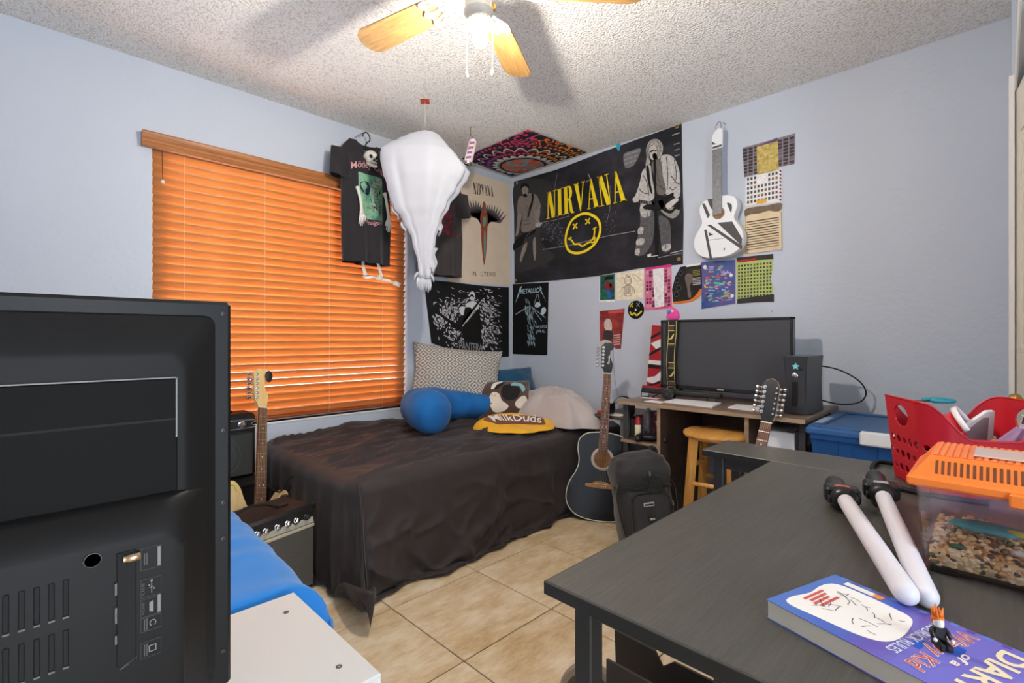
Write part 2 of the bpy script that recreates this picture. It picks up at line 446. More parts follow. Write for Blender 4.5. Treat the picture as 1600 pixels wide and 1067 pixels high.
MB().lathe([(.030, 0), (.040, -.006), (.042, -.016), (.038, -.022), (.034, -.016), (.024, -.006)], 24, Mf, cap=False).build('shade_ring', FW, fan, 40)
bd = MB()
for k in range(20):
    a = 2*PI*k/20; bd.ball((lo.x+.042*math.cos(a), lo.y+.042*math.sin(a), lo.z-.012), .004, n=8, m=6)
bd.build('beaded_rim', FW, fan, True)
MB().lathe([(.015, 0), (.015, -.028), (.013, -.03)], 16, Mf).build('socket', plain('socket_cream', (226, 196, 130), .4), fan, 40)
MB().lathe([(.011, -.028), (.014, -.036), (.021, -.048), (.026, -.062), (.025, -.076), (.017, -.088), (.0, -.093)], 20, Mf).build('bulb', m_emit('lit_bulb', (1.0, .90, .78), BULB), fan, True)
CH = plain('pull_chain_metal', (190, 180, 160), .35, .6)
for (cx, cy, z1) in ((-.032, .022, -.51), (.044, -.020, -.49)):
    MB().tube([(cx, cy, -.285), (cx, cy, z1)], .0009, 6).build('pull_chain', CH, fan)
    MB().lathe([(.0015, .012), (.005, .002), (.006, -.006), (.004, -.014), (0, -.016)], 12, Matrix.Translation((cx, cy, z1))).build('chain_pull', plain('pull_ivory', (222, 218, 206), .4), fan, 40)
MB().lathe([(.012, -.26), (.014, -.272), (.01, -.282)], 12, Matrix.Translation((.05, -.012, 0))).build('brass_finial', M_brass, fan, 40)
# ------------------------------------------------------------------ bed in the corner
def fabric(name, rgb, rough=0.85, sheen=0.15, vary=0.06, weave=900, bump=0.15):
    if name in MATS: return MATS[name]
    t = NT(name); v = t.coord('Pos'); c = lin(rgb)
    f = t.noise(v, 9, 5, 0.6); w = t.noise(v, weave, 2, 0.5)
    t.col(t.ramp(f, [(0.3, tuple(x*(1-vary) for x in c)), (0.7, tuple(min(1, x*(1+vary)) for x in c))]))
    t.b.inputs['Roughness'].default_value = rough; t.b.inputs['Sheen Weight'].default_value = sheen; t.b.inputs['Specular IOR Level'].default_value = 0.25
    t.bump(t.math('ADD', w, t.math('MULTIPLY', t.noise(v, 30, 4), 2.0)), bump, 0.003)
    MATS[name] = t.m; return t.m
bed = thing('bed', 'single bed pushed into the corner under a black cover', 'bed', (1.0, 1.92, 0))
MB().box(.03, 1.93, .06, 1.02, .10, .24, .01).build('bed_base', plain('bed_base_dark', (50, 42, 36), .7), bed)
MB().box(.03, 1.93, .06, 1.02, .24, .455, .06).build('mattress', fabric('mattress_ticking', (205, 205, 200)), bed, 40)
for x in (.06, 1.86):
    for y in (.10, .96): MB().box(x, x+.05, y, y+.05, 0, .10).build('leg', M_blackmat, bed)
BX, BY, BZ, LA, LB = 1.0, 1.93, 0.475, 1.955, 1.045      # cover: near-left top corner, length, depth
def drop(d, R=.055):
    q = R*PI/2
    if d < q: return R*math.sin(d/R), R*(1-math.cos(d/R))
    return R, R+d-q
def ridged(a, b, k): return (1-abs(nz(a, b, k))*2)
def cover(u, v):
    a = -0.60+u*(LA+0.60); b = -0.60+v*(LB+0.60)
    wr = 0.014*nz(a*2.0, b*5, 1)+0.024*max(0, ridged(a*1.1+b*1.3, b*7.5-a*1.6, 4))**4+0.012*max(0, ridged(a*2.3-b*.6, b*14-a*2.2, 14))**3+0.006*nz(a*9, b*16, 2)
    top = BZ+0.02*math.sin(PI*min(1, max(0, a/LA)))*math.sin(PI*min(1, max(0, b/LB)))
    if b > LB-.16: top += 0.028*math.exp(-((b-LB+.05)/.055)**2)*(0.8+nz(a*3, 0, 9))
    if a >= 0 and b >= 0:
        e = min(a, b)
        return Vector((BX+a, BY+b, top+wr*min(1, e/.08+.35)))
    if a >= 0:      # front skirt
        d = -b; o, dn = drop(d); z = BZ-dn
        s = min(1, d/.45)
        fold = 0.034*s*math.sin(a*13+1.7*math.sin(a*5)+d*2.5)*(.5+.5*nz(a*2.3, 3, 3))+0.040*s*max(0, ridged(a*2.6-d*3.2, d*3.2+a*1.3, 7))**3+0.026*s*max(0, ridged(a*5+d*4, d*6-a*2, 17))**3+0.012*nz(a*7, d*9, 5)*s
        fold *= 1-.9*min(1, max(0, a-1.0)/.5)
        sag = 0.05*s*s*(1-a/LA)
        y = BY-o-fold-sag*.6; x = BX+a
        for sa in (0.24, 0.74, 1.24):
            if abs(a-sa) < .012: y += .006*s
        if abs(d-.055) < .012: y += .004; z += .002
        if z < .012:
            y -= (.012-z)*.35; z = .012+.012*abs(nz(a*8, d*10, 1))
        return Vector((x, y, z))
    if b >= 0:      # foot end
        d = -a; o, dn = drop(d); z = BZ-dn; s = min(1, d/.45)
        fold = 0.014*s*math.sin(b*42+2*nz(b*4, 0, 2))+0.010*nz(b*9, d*5, 8)*s
        x = BX-o-fold-.02*s
        if z < .012: x -= (.012-z)*.15; z = .012+.01*abs(nz(b*8, d*9, 1))
        return Vector((x, BY+b, z))
    r = math.hypot(a, b); th = math.atan2(-a, -b)       # 0 = front skirt, pi/2 = foot end
    o, dn = drop(r); s = min(1, r/.5)
    m = math.sin(2*th)
    out = o+s*s*(.10*m+.025*math.sin(th*9))+.012*nz(th*4, r*7, 6)
    z = BZ-dn
    if z < .015:
        ex = .015-z; out += .11*m*math.sin(min(1, ex/.36)*PI*.75)+ex*.12; z = .012+.15*m*math.sin(min(1, ex/.36)*PI)**.8+.022*abs(nz(th*5, r*14, 3))
    sx = out*math.sin(th)**.8*(1-.5*m); sy = out*math.cos(th)**.8*(1+.35*m)
    return Vector((BX-sx, BY-sy-.03*s*math.cos(th), z))
COVER = fabric('black_cotton_cover', (54, 47, 47), .52, .10, .12, 700, .12)
cv = MB().grid(cover, 230, 160)
cvo = cv.build('bed_cover', COVER, None, True)
tag(cvo, 'crumpled black cover draped over the bed and pooling on the tiles', 'bedspread')

def pillow(name, w, h, t, mat, M, label, cat, wr=0.01, n=36, seedz=0.0, squash=None, parent=None, seam=True):
    mb = MB()
    def surf(u, v, side):
        x = u*2-1; y = v*2-1
        e = max(0.0, (1-abs(x)**2.3)*(1-abs(y)**2.3))**.62
        pin = 1-.07*(1-e)*(abs(x)*abs(y))**0.5*0 - .05*(1-y*y)*(abs(x) > .0)*abs(x)**6*0
        ex = 1-.10*(1-abs(y)**1.6)*abs(x)**2+.012*nz(y*3+seedz, x, 2); ey = 1-.10*(1-abs(x)**1.6)*abs(y)**2+.02*nz(x*3+seedz, y, 5)
        k = wr*(nz(x*2.2+seedz, y*2.2, side)+.6*ridged(x*2+seedz, y*2.5, 3+side)**2-.5)*e
        z = side*(t/2*e+k)
        if squash: z = squash(x, y, z)
        return Vector((x*w/2*ex, y*h/2*ey, z))
    mb.grid(lambda u, v: surf(u, v, 1), n, n).grid(lambda u, v: surf(1-u, v, -1), n, n)
    o = mb.build(name, mat, parent, True, fix=False, M=M)
    if label: tag(o, label, cat)
    o.data.uv_layers.new(name='UVMap')
    uv = o.data.uv_layers[0].data; me = o.data
    for l in me.loops:
        co = me.vertices[l.vertex_index].co; uv[l.index].uv = (co.x/w+.5, co.y/h+.5)
    return o, surf
def m_diamond():
    t = NT('diamond_weave'); uv = t.coord('UV')
    sp = t.new('ShaderNodeSeparateXYZ'); t.lk(uv, sp.inputs[0])
    x = t.math('MULTIPLY', sp.outputs[0], 9.0); y = t.math('MULTIPLY', sp.outputs[1], 6.5)
    fx = t.math('ABSOLUTE', t.math('SUBTRACT', t.math('FRACT', x), .5)); fy = t.math('ABSOLUTE', t.math('SUBTRACT', t.math('FRACT', y), .5))
    d = t.math('ADD', fx, fy)
    rings = t.math('FRACT', t.math('MULTIPLY', d, 3.0))
    k = t.math('GREATER_THAN', rings, .52)
    n = t.noise(t.coord('Object'), 160, 3, .7)
    c = t.mix(k, lin((206, 202, 194)), lin((120, 117, 113)))
    t.col(t.mix(t.math('MULTIPLY', n, .35), c, lin((158, 154, 148))))
    t.b.inputs['Roughness'].default_value = .95; t.b.inputs['Specular IOR Level'].default_value = .1
    t.bump(t.math('ADD', t.math('MULTIPLY', k, -1.0), n), .5, .003); return t.m
# grey woven pillow propped on the window wall
nrm = Vector((-.42, -.82, .38)).normalized(); up = Vector((.02, .36, 1)); up = (up-nrm*up.dot(nrm)).normalized(); rt = up.cross(nrm)
Mp = frame((2.205, 2.755, .80), rt, up, nrm) @ Matrix.Rotation(math.radians(-15), 4, 'Z')
pillow('throw_pillow', .66, .45, .20, m_diamond(), Mp, 'grey and white diamond-woven pillow propped against the wall above the blue body pillow', 'pillow', .022)
# plush blue body pillow bent like a boomerang
path = catmull([(1.705, 2.27, .625), (1.70, 2.42, .640), (1.76, 2.57, .650), (1.95, 2.64, .640), (2.18, 2.60, .61), (2.38, 2.53, .575)], 8, False)
PL = fabric('blue_plush', (22, 100, 168), .8, .15, .16, 500, .1)
bp = MB(); L = len(path)
rad = []
for i in range(L):
    t = i/(L-1); r = .135*(1-.42*t)
    e = min(i/6, 1); r *= math.sqrt(max(0.02, 1-(1-e)**2))
    e = min((L-1-i)/4, 1); r *= math.sqrt(max(.05, 1-(1-e)**2))
    rad.append(r)
bp.tube(path, rad, 28)
bp.v = [p+Vector((nz(p.x*7, p.y*7, p.z*7), nz(p.x*7, p.y*7, p.z*7+5), nz(p.x*9, p.y*9, 3)))*.010 for p in bp.v]
for p in bp.v:
    if p.z < .505: p.z = .505-(.505-p.z)*.15
tag(bp.build('body_pillow', PL, None, True), 'bright blue plush body pillow curled on the bed', 'pillow')
# dark teal pillow at the wall
Mt = frame((2.585, 2.71, .655), (.97, -.22, 0), (.12, .55, .82), (-.2, -.8, .56))
pillow('bed_pillow', .72, .42, .22, fabric('teal_cotton', (22, 82, 118), .85, .2), Mt, 'dark teal pillow lying against the corner behind the brown pillow', 'pillow', .012, seedz=4)
# brown pillow with a printed cartoon-like patch pattern
Mb_ = frame((2.43, 2.50, .625), (.84, -.54, 0), (.34, .53, .78), (-.42, -.66, .62))
bw, bsurf = pillow('printed_pillow', .42, .34, .20, fabric('brown_fleece', (84, 62, 54), .9, .4), Mb_, 'brown pillow with cream, black and pale blue printed patches', 'pillow', .01, seedz=8)
def on_pillow(polys, mat, name, lift):
    for poly in polys:
        mb = MB()
        pts = [Vector((p[0], p[1])) for p in poly]; c = sum(pts, Vector((0, 0)))/len(pts)
        rings = 4; vs = [c]; fs = []
        for k in range(1, rings+1):
            for p in pts: vs.append(c+(p-c)*k/rings)
        n = len(pts)
        for i in range(n): fs.append([0, 1+i, 1+(i+1) % n])
        for k in range(rings-1):
            for i in range(n): fs.append([1+k*n+i, 1+(k+1)*n+i, 1+(k+1)*n+(i+1) % n, 1+k*n+(i+1) % n])
        def lift3(p):
            q = bsurf(p.x, p.y, 1); q.z += lift; return q
        mb.add([lift3(p) for p in vs], fs); mb.build(name, mat, bw, True)
on_pillow([catmull([(.18, .40), (.26, .56), (.36, .50), (.40, .34), (.50, .22), (.40, .12), (.24, .14)], 4), catmull([(.62, .30), (.80, .48), (.86, .40), (.80, .22), (.66, .18)], 4)], plain('print_cream', (222, 212, 196), .9), 'printed_patch', .0015)
on_pillow([catmull([(.40, .50), (.46, .70), (.60, .74), (.74, .60), (.66, .40), (.54, .34), (.44, .38)], 4), catmull([(.26, .66), (.36, .80), (.50, .82), (.42, .70), (.32, .62)], 4)], plain('print_black', (26, 24, 26), .9), 'printed_patch', .0025)
on_pillow([catmull([(.58, .70), (.66, .82), (.80, .80), (.86, .66), (.78, .56), (.80, .66), (.74, .73), (.66, .70)], 4)], plain('print_paleblue', (150, 196, 204), .9), 'printed_patch', .0035)
on_pillow([catmull([(.24, .66), (.32, .82), (.46, .86), (.44, .80), (.36, .76), (.29, .64)], 4)], plain('print_white', (232, 230, 224), .9), 'printed_patch', .0035)
# heap of pale grey blanket at the wall end
def heap(u, v):
    x = u*2-1; y = v*2-1
    r = math.hypot(x, y)/max(abs(x), abs(y), 1e-6); x2 = x/r if r else 0; y2 = y/r if r else 0
    d = math.hypot(x2, y2)
    h = max(0, 1-d**2.6)**.75
    z = .505+.195*h*(1+.20*nz(x2*1.3+3, y2*1.3, 1))+.034*h**.6*(max(0, ridged(x2*1.5+y2*.8, y2*1.9-x2, 5))**2-.3)+.010*h**.6*max(0, ridged(x2*3-y2, y2*3.4+x2, 15))**2+.012*nz(x2*6, y2*6, 2)*h**.3
    cx = 2.655; cy = 2.22
    ex = 1+.10*math.sin(3*math.atan2(y2, x2)+1)+.05*math.sin(7*math.atan2(y2, x2))+.03*math.sin(11*math.atan2(y2, x2)+2)
    return Vector((cx+x2*.275*ex+.06*y2, cy+y2*.40*ex, z))
tag(MB().grid(heap, 70, 70).build('blanket', fabric('pale_grey_fleece', (186, 176, 172), .95, .5), None, True), 'pale grey fleece blanket bunched up at the right end of the bed', 'blanket')
# folded yellow t-shirt
def tee(u, v):
    x = u*2-1; y = v*2-1
    r = math.hypot(x, y)/max(abs(x), abs(y), 1e-6); x2 = x/r if r else 0; y2 = y/r if r else 0
    return tee_xy(x2, y2)
def tee_xy(x2, y2):
    d = min(1, math.hypot(x2, y2))
    an = math.atan2(y2, x2); ex = 1+.10*math.cos(2*an)+.10*math.sin(3*an+.6)+.04*math.sin(7*an)+.02*math.sin(13*an)
    h = max(0, 1-d**4)**.6
    z = .505+.026*h+.060*h*max(0, y2+.45)+.007*h*(ridged(x2*1.2+y2, y2*1.4, 6)**2-.3)
    return Vector((2.19+(x2*.24*.80+y2*.13*.45)*ex, 2.16+(y2*.17*.95-x2*.20*.62)*ex, z))
YEL = fabric('yellow_jersey', (238, 178, 40), .85, .2, .08)
ts = MB().grid(tee, 44, 44).build('yellow_shirt', YEL, None, True)
tag(ts, 'folded yellow t-shirt with candy lettering lying on the black cover', 'shirt')
def tee_txt(lift, w=1.0):
    def fn(x, y):
        xx = (x-.5)*w; yy = (y-.5)*w
        p = tee_xy(xx*1.30, yy*.50+.05*math.sin((xx+.5)*PI)-.20*xx); p.z += lift; return p
    return fn
bnd = catmull([(-.07, .3), (.0, .95), (.2, 1.2), (.45, 1.1), (.8, 1.12), (1.04, .75), (1.05, .1), (.8, -.22), (.4, -.2), (.1, -.3)], 4)
bk = MB(); cpt = Vector((.5, .5)); vs = [tee_txt(.0025)(.5, .5)]; fs = []; nb = len(bnd)
for k in range(1, 7):
    for p in bnd: q = cpt+(Vector((p[0], p[1]))-cpt)*k/6; vs.append(tee_txt(.0025)(q.x, q.y))
for i in range(nb): fs.append([0, 1+i, 1+(i+1) % nb])
for k in range(5):
    for i in range(nb): fs.append([1+k*nb+i, 1+(k+1)*nb+i, 1+(k+1)*nb+(i+1) % nb, 1+k*nb+(i+1) % nb])
bk.add(vs, fs).build('print_backing', plain('print_brown', (126, 78, 52), .9), ts)
text(MB(), 'MilkDuds', tee_txt(.010), .012, .25).build('lettering', plain('print_white', (236, 232, 224), .9), ts)
# blue sheeted mattress in the left foreground
def bluebed(u, v):
    fd = max(0, (.14-v)/.14); v = max(0, (v-.14)/.86); y = .955+v*.82
    X0 = .436+.032*v
    L1 = 1.45; tot = 1.45+.62; d = u*tot; Rr = .09
    if d < L1: x = X0-Rr-L1+d; z = .588
    else:
        q = d-L1
        if q < Rr*PI/2: x = X0-Rr+Rr*math.sin(q/Rr); z = .588-Rr*(1-math.cos(q/Rr))
        else: x = X0+.015*math.sin(y*14+2)*min(1, (q-.2)/.2); z = .588-Rr-(q-Rr*PI/2)
    z = max(z-fd*.55, .01)
    wv = .010*ridged(x*1.5+y*1.2, y*7, 3)**2+.006*nz(x*5, y*12, 1)
    x = max(x, -1.08)
    return Vector((x+wv*(z < .5), y, z+wv*(z > .4)))
bb = thing('day_bed', 'low mattress behind the television under a bright blue sheet', 'bed', (0, .955, 0))
MB().grid(lambda u, v: bluebed(u, v)-Vector((0, .955, 0)), 110, 50).build('sheet', fabric('blue_sheet', (26, 122, 204), .75, .3, .06, 600, .1), bb, True)
MB().box(-1.08, .33, .02, .80, .02, .56, .05).build('mattress', fabric('mattress_ticking', (205, 205, 200)), bb)
# ------------------------------------------------------------------ things pinned to the walls
MR = frame((XR-.0015, 0, 0), (0, -1, 0), (0, 0, 1), (-1, 0, 0))     # right wall: local x = -Y, y = Z
MW = frame((0, YF-.0015, 0), (1, 0, 0), (0, 0, 1), (0, -1, 0))      # window wall: local x = X, y = Z
S2 = math.sqrt(.5); FPX = 768.0
def on_r(px, py):
    """measure: a point of the right wall from its place in the photograph"""
    r = (px-800)/FPX; d = (XR-.003)/S2/(1+r); return (-(1-r)*d*S2, 1.07-(py-528)/FPX*d)
def on_w(px, py):
    r = (px-800)/FPX; d = (YF-.003)/S2/(1-r); return ((1+r)*d*S2, 1.07-(py-528)/FPX*d)
def crop(f, x0, y0, s): return lambda x, y: f(x0+x/s, y0+y/s)
def tr(f, pts): return [f(*p) for p in pts]
def sm(f, pts, k=4): return catmull(tr(f, pts), k)
class Sheet:
    def __init__(s, name, label, cat, M, outline, mat, thick=.0012, group=None, bend=None):
        s.M = M
        xs = [p[0] for p in outline]; ys = [p[1] for p in outline]
        s.x0, s.x1, s.y0, s.y1 = min(xs), max(xs), min(ys), max(ys)
        s.o = MB().prism(outline, 0, thick).build(name, mat, None, M=M)
        me = s.o.data; me.uv_layers.new(name='UVMap'); uv = me.uv_layers[0].data
        for l in me.loops:
            co = me.vertices[l.vertex_index].co; uv[l.index].uv = ((co.x-s.x0)/(s.x1-s.x0), (co.y-s.y0)/(s.y1-s.y0))
        tag(s.o, label, cat, group); s.t = thick; s.k = 0
    def ink(s, polys, mat, name='printed_marking', step=True):
        if step: s.k += 1
        cl = []                                   # polygons that touch are one printed piece
        for p in polys:
            x0 = min(q[0] for q in p)-1e-5; x1 = max(q[0] for q in p)+1e-5; y0 = min(q[1] for q in p)-1e-5; y1 = max(q[1] for q in p)+1e-5
            hit = [c for c in cl if not (c[1] < x0 or c[0] > x1 or c[3] < y0 or c[2] > y1)]
            new = [x0, x1, y0, y1, [p]]
            for c in hit:
                new = [min(new[0], c[0]), max(new[1], c[1]), min(new[2], c[2]), max(new[3], c[3]), c[4]+new[4]]; cl.remove(c)
            cl.append(new)
        d = s.t+.0004*s.k
        if len(cl) <= 12:
            for c in cl: o = MB().sheet(c[4], d).build(name, mat, s.o, fix=False)
        else: o = tag(MB().sheet(polys, d).build(name, mat, s.o, fix=False), kind='stuff')
        return o
    def words(s, txt, a, b, c, mat, bold=0.0, shear=0.0, spacing=1.0, name='lettering', dip=None):
        """a = lower-left, b = lower-right, c = upper-left of the words"""
        s.k += 1; d = s.t+.0004*s.k
        a, b, c = Vector(a), Vector(b), Vector(c)
        def fn(x, y):
            q = a+(b-a)*x+(c-a)*y
            if dip: q = q+(c-a)*dip(x)
            return (q.x, q.y, d)
        return text(MB(), txt, fn, bold, shear, spacing).build(name, mat, s.o, fix=False)
def ink(name, rgb, rough=.75, vary=.22): return plain('ink_'+name, rgb, rough, spec=.2, vary=vary if name[0] != 'y' else .03, vscale=55)
def m_splash(name, cols, scale=6, detail=6, rough=.7, stretch=None, kind='UV', dist=0.0):
    t = NT(name); v = t.coord(kind)
    f = t.noise(v, scale, detail, rough, stretch)
    n = len(cols); t.col(t.ramp(f, [(.30+.42*i/max(1, n-1), lin(c)) for i, c in enumerate(cols)]))
    t.b.inputs['Roughness'].default_value = .6; t.b.inputs['Specular IOR Level'].default_value = .25
    t.bump(t.noise(t.coord('Pos'), 12, 3), .12, .006); return t.m
def m_grid(name, bgc, nx, ny, cols, inset=.16, win=(0, 1, 0, 1), alt=None):
    """a printed sheet with a grid of little pictures"""
    t = NT(name); uv = t.coord('UV'); sp = t.new('ShaderNodeSeparateXYZ'); t.lk(uv, sp.inputs[0])
    u, v = sp.outputs[0], sp.outputs[1]
    a = t.math('MULTIPLY', t.math('DIVIDE', t.math('SUBTRACT', u, win[0]), win[1]-win[0]), nx)
    b = t.math('MULTIPLY', t.math('DIVIDE', t.math('SUBTRACT', v, win[2]), win[3]-win[2]), ny)
    ins = lambda q, lo, hi: t.math('MULTIPLY', t.math('GREATER_THAN', q, lo), t.math('LESS_THAN', q, hi))
    m = t.math('MULTIPLY', ins(t.math('FRACT', a), inset, 1-inset), ins(t.math('FRACT', b), inset, 1-inset))
    m = t.math('MULTIPLY', m, t.math('MULTIPLY', ins(u, win[0], win[1]), ins(v, win[2], win[3])))
    cb = t.new('ShaderNodeCombineXYZ'); t.lk(t.math('FLOOR', a), cb.inputs[0]); t.lk(t.math('FLOOR', b), cb.inputs[1])
    wn = t.new('ShaderNodeTexWhiteNoise'); wn.noise_dimensions = '2D'; t.lk(cb.outputs[0], wn.inputs['Vector'])
    n = len(cols); pic = t.ramp(wn.outputs[0], [(i/n, lin(c)) for i, c in enumerate(cols)], True)
    pic = t.mix(t.math('MULTIPLY', t.noise(uv, 60, 3, .7), .75), pic, lin((60, 56, 58)))
    base = t.mix(t.noise(uv, 9, 4), lin(bgc), lin(alt or bgc))
    t.col(t.mix(m, base, pic)); t.b.inputs['Roughness'].default_value = .4; t.b.inputs['Specular IOR Level'].default_value = .3
    return t.m
# letters of the tall didone word, unit height
def didone():
    g = {}
    st, th, se = .155, .035, .028
    g['I'] = (.24, [[(.045, 0), (.195, 0), (.195, 1), (.045, 1)], [(0, 0), (.24, 0), (.24, se), (0, se)], [(0, 1-se), (.24, 1-se), (.24, 1), (0, 1)]])
    g['N'] = (.46, [[(.06, 0), (.095, 0), (.095, 1), (.06, 1)], [(.365, 0), (.40, 0), (.40, 1), (.365, 1)], [(.04, 1), (.20, 1), (.40, 0), (.25, 0)], [(0, 0), (.155, 0), (.155, se), (0, se)], [(0, 1-se), (.16, 1-se), (.16, 1), (0, 1)], [(.30, 1-se), (.46, 1-se), (.46, 1), (.30, 1)]])
    bowl = [(.20, 1), (.30, .99), (.38, .93), (.41, .76), (.38, .60), (.30, .52), (.20, .50), (.20, .53), (.25, .55), (.275, .62), (.28, .76), (.275, .90), (.25, .96), (.20, .97)]
    g['R'] = (.46, [[(.05, 0), (.20, 0), (.20, 1), (.05, 1)], bowl, [(.22, .51), (.31, .53), (.36, .44), (.40, .08), (.46, .03), (.46, 0), (.33, 0), (.28, .10), (.25, .42)], [(0, 0), (.25, 0), (.25, se), (0, se)], [(0, 1-se), (.12, 1-se), (.12, 1), (0, 1)]])
    g['V'] = (.46, [[(.02, 1), (.18, 1), (.28, .12), (.25, 0), (.21, 0)], [(.395, 1), (.43, 1), (.25, 0), (.22, 0)], [(0, 1-se), (.22, 1-se), (.22, 1), (0, 1)], [(.33, 1-se), (.48, 1-se), (.48, 1), (.33, 1)]])
    g['A'] = (.46, [[(.04, 0), (.075, 0), (.25, 1), (.22, 1)], [(.20, 1), (.265, 1), (.44, 0), (.285, 0), (.19, .86)], [(.12, .32), (.33, .32), (.33, .35), (.12, .35)], [(0, 0), (.13, 0), (.13, se), (0, se)], [(.24, 0), (.48, 0), (.48, se), (.24, se)]])
    return g
DID = didone()
def didone_word(word, gap=.03):
    out = []; x = 0
    for ch in word:
        w, ps = DID[ch]
        for p in ps: out.append([(x+a, b) for a, b in p])
        x += w+gap
    x -= gap
    return [[(a/x, b) for a, b in p] for p in out]
def quadmap(polys, ll, lr, ul, ur):
    ll, lr, ul, ur = map(Vector, (ll, lr, ul, ur))
    return [[(ll*(1-a)*(1-b)+lr*a*(1-b)+ul*(1-a)*b+ur*a*b) for a, b in p] for p in polys]

# ---- big black band flag on the right wall
flag = Sheet('band_flag', 'wide black band flag with yellow lettering and face on the right wall', 'flag', MR,
             tr(on_r, [(803, 284), (870, 265), (935, 240), (1000, 216), (1065, 193.5), (1066, 260), (1068, 340), (1067, 413), (1000, 419), (935, 431), (870, 438), (804, 443)]),
             m_splash('flag_black', [(22, 22, 26), (40, 40, 46), (62, 62, 70)], 5, 5, .6), .002)
Z4 = crop(on_r, 780, 180, 3.81)
ZL = crop(on_r, 795, 270, 5.925)
ZR = crop(on_r, 990, 180, 4.4444)
G = lambda k: ink('g%d' % k, (k, k, int(k*1.01)+1))
# stage haze and kit
flag.ink([sm(Z4, [(85, 430), (180, 380), (300, 400), (330, 520), (260, 620), (250, 760), (330, 850), (140, 930), (95, 880), (90, 600)])], G(58))
flag.ink([sm(Z4, [(740, 235), (780, 215), (840, 196), (835, 235), (800, 300), (750, 312)], 2)], G(118))
flag.ink([stroke(tr(Z4, p), w)[i] for p, w in (([(745, 240), (838, 210)], .006), ([(745, 268), (830, 238)], .006), ([(748, 292), (815, 268)], .006), ([(1030, 120), (1075, 105)], .008), ([(1040, 175), (1075, 165)], .006), ([(1045, 210), (1075, 200)], .006), ([(1045, 245), (1075, 235)], .006), ([(260, 800), (420, 775), (640, 720), (810, 690)], .005), ([(940, 850), (1010, 835), (1090, 820)], .004), ([(250, 640), (330, 625), (420, 600)], .004), ([(660, 420), (660, 560), (640, 640)], .003), ([(330, 440), (345, 350)], .003), ([(530, 350), (545, 380), (515, 400)], .008)) for i in range(len(p)-1)], G(150))
rng = random.Random(3)
bits = []
for i in range(60):
    x = rng.uniform(255, 385); y = rng.uniform(640, 770)
    p = [(x+rng.uniform(-7, 7), y+rng.uniform(-12, 12)) for _ in range(2)]; bits += stroke(tr(Z4, p), rng.uniform(.003, .009))
for i in range(40):
    x = rng.uniform(620, 700); y = rng.uniform(560, 700); p = [(x, y), (x+rng.uniform(-6, 6), y+rng.uniform(-8, 8))]; bits += stroke(tr(Z4, p), .004)
flag.ink(bits, G(112))
# left figure: person with bass
SKIN = ink('warmgrey', (146, 136, 130))
flag.ink([sm(ZL, [(92, 235), (140, 210), (200, 190), (255, 205), (285, 260), (300, 330), (250, 350), (245, 520), (120, 540), (130, 380), (80, 375)])], ink('shirtgrey', (132, 124, 118)))
flag.ink([sm(ZL, [(85, 380), (125, 385), (105, 480), (92, 560), (66, 585), (70, 540), (78, 470)]), sm(ZL, [(245, 350), (292, 340), (285, 440), (300, 470), (290, 500), (250, 500), (245, 430)]), sm(ZL, [(125, 125), (150, 108), (182, 130), (182, 180), (165, 220), (135, 205), (125, 170)]), sm(ZL, [(130, 690), (170, 640), (165, 700), (130, 790), (112, 830), (105, 800)], 3), sm(ZL, [(225, 640), (250, 600), (252, 780), (235, 800)], 3)], SKIN)
flag.ink([sm(ZL, [(110, 150), (118, 112), (150, 98), (185, 112), (190, 165), (178, 140), (150, 125)]), sm(ZL, [(135, 200), (165, 195), (172, 225), (140, 222)], 3), sm(ZL, [(215, 195), (232, 200), (228, 270), (190, 400), (175, 420), (185, 340), (212, 260)], 3), sm(ZL, [(45, 660), (100, 590), (200, 540), (250, 520), (240, 560), (170, 600), (150, 660), (80, 720), (45, 715)])], G(24))
flag.ink([q for p in ([(60, 715), (140, 660), (165, 590), (215, 540)], [(130, 440), (190, 440)], [(160, 300), (190, 340), (180, 380)], [(140, 480), (200, 470)]) for q in stroke(sm(ZL, p, 4)[:13], .006)], G(96))
flag.ink([sm(ZL, [(248, 480), (270, 462), (320, 465), (300, 478), (290, 500), (255, 505)], 3)], G(176))
# right figure: singer with guitar
CAR = ink('cardigan', (188, 186, 184), vary=.35)
flag.ink([sm(ZR, [(62, 392), (92, 360), (120, 350), (130, 430), (148, 560), (112, 600), (62, 605), (50, 590), (2, 590), (22, 540), (45, 470)]), sm(ZR, [(192, 290), (240, 274), (285, 302), (318, 380), (326, 470), (322, 560), (292, 575), (268, 545), (228, 550), (206, 470), (196, 380)])], CAR)
flag.ink([sm(ZR, [(128, 335), (190, 312), (205, 420), (228, 535), (170, 548), (150, 450)])], ink('tee', (112, 106, 102)))
dk_ = []
for a in ([(285, 310), (300, 420), (285, 470)], [(230, 290), (240, 400), (236, 520)], [(262, 420), (300, 470), (322, 480)], [(250, 500), (275, 520), (300, 500)], [(70, 420), (95, 470), (110, 560)], [(40, 510), (70, 540), (105, 545)], [(160, 360), (175, 440), (205, 520)], [(150, 470), (190, 500), (220, 520)]): dk_ += stroke([Vector(q) for q in catmull(tr(ZR, a), 4, False)], .006)
flag.ink(dk_, ink('foldgrey', (86, 84, 84)))
flag.ink([sm(ZR, [(100, 205), (118, 178), (150, 166), (182, 176), (204, 208), (206, 246), (196, 282), (178, 306), (168, 290), (172, 250), (158, 215), (128, 208), (112, 240), (108, 290), (118, 330), (98, 352), (86, 350), (92, 290), (90, 240)])], ink('hair', (170, 166, 162), vary=.4))
flag.ink([sm(ZR, [(116, 226), (140, 208), (160, 222), (168, 256), (160, 300), (136, 312), (118, 296), (112, 258)])], ink('face', (196, 190, 184)))
hs = []
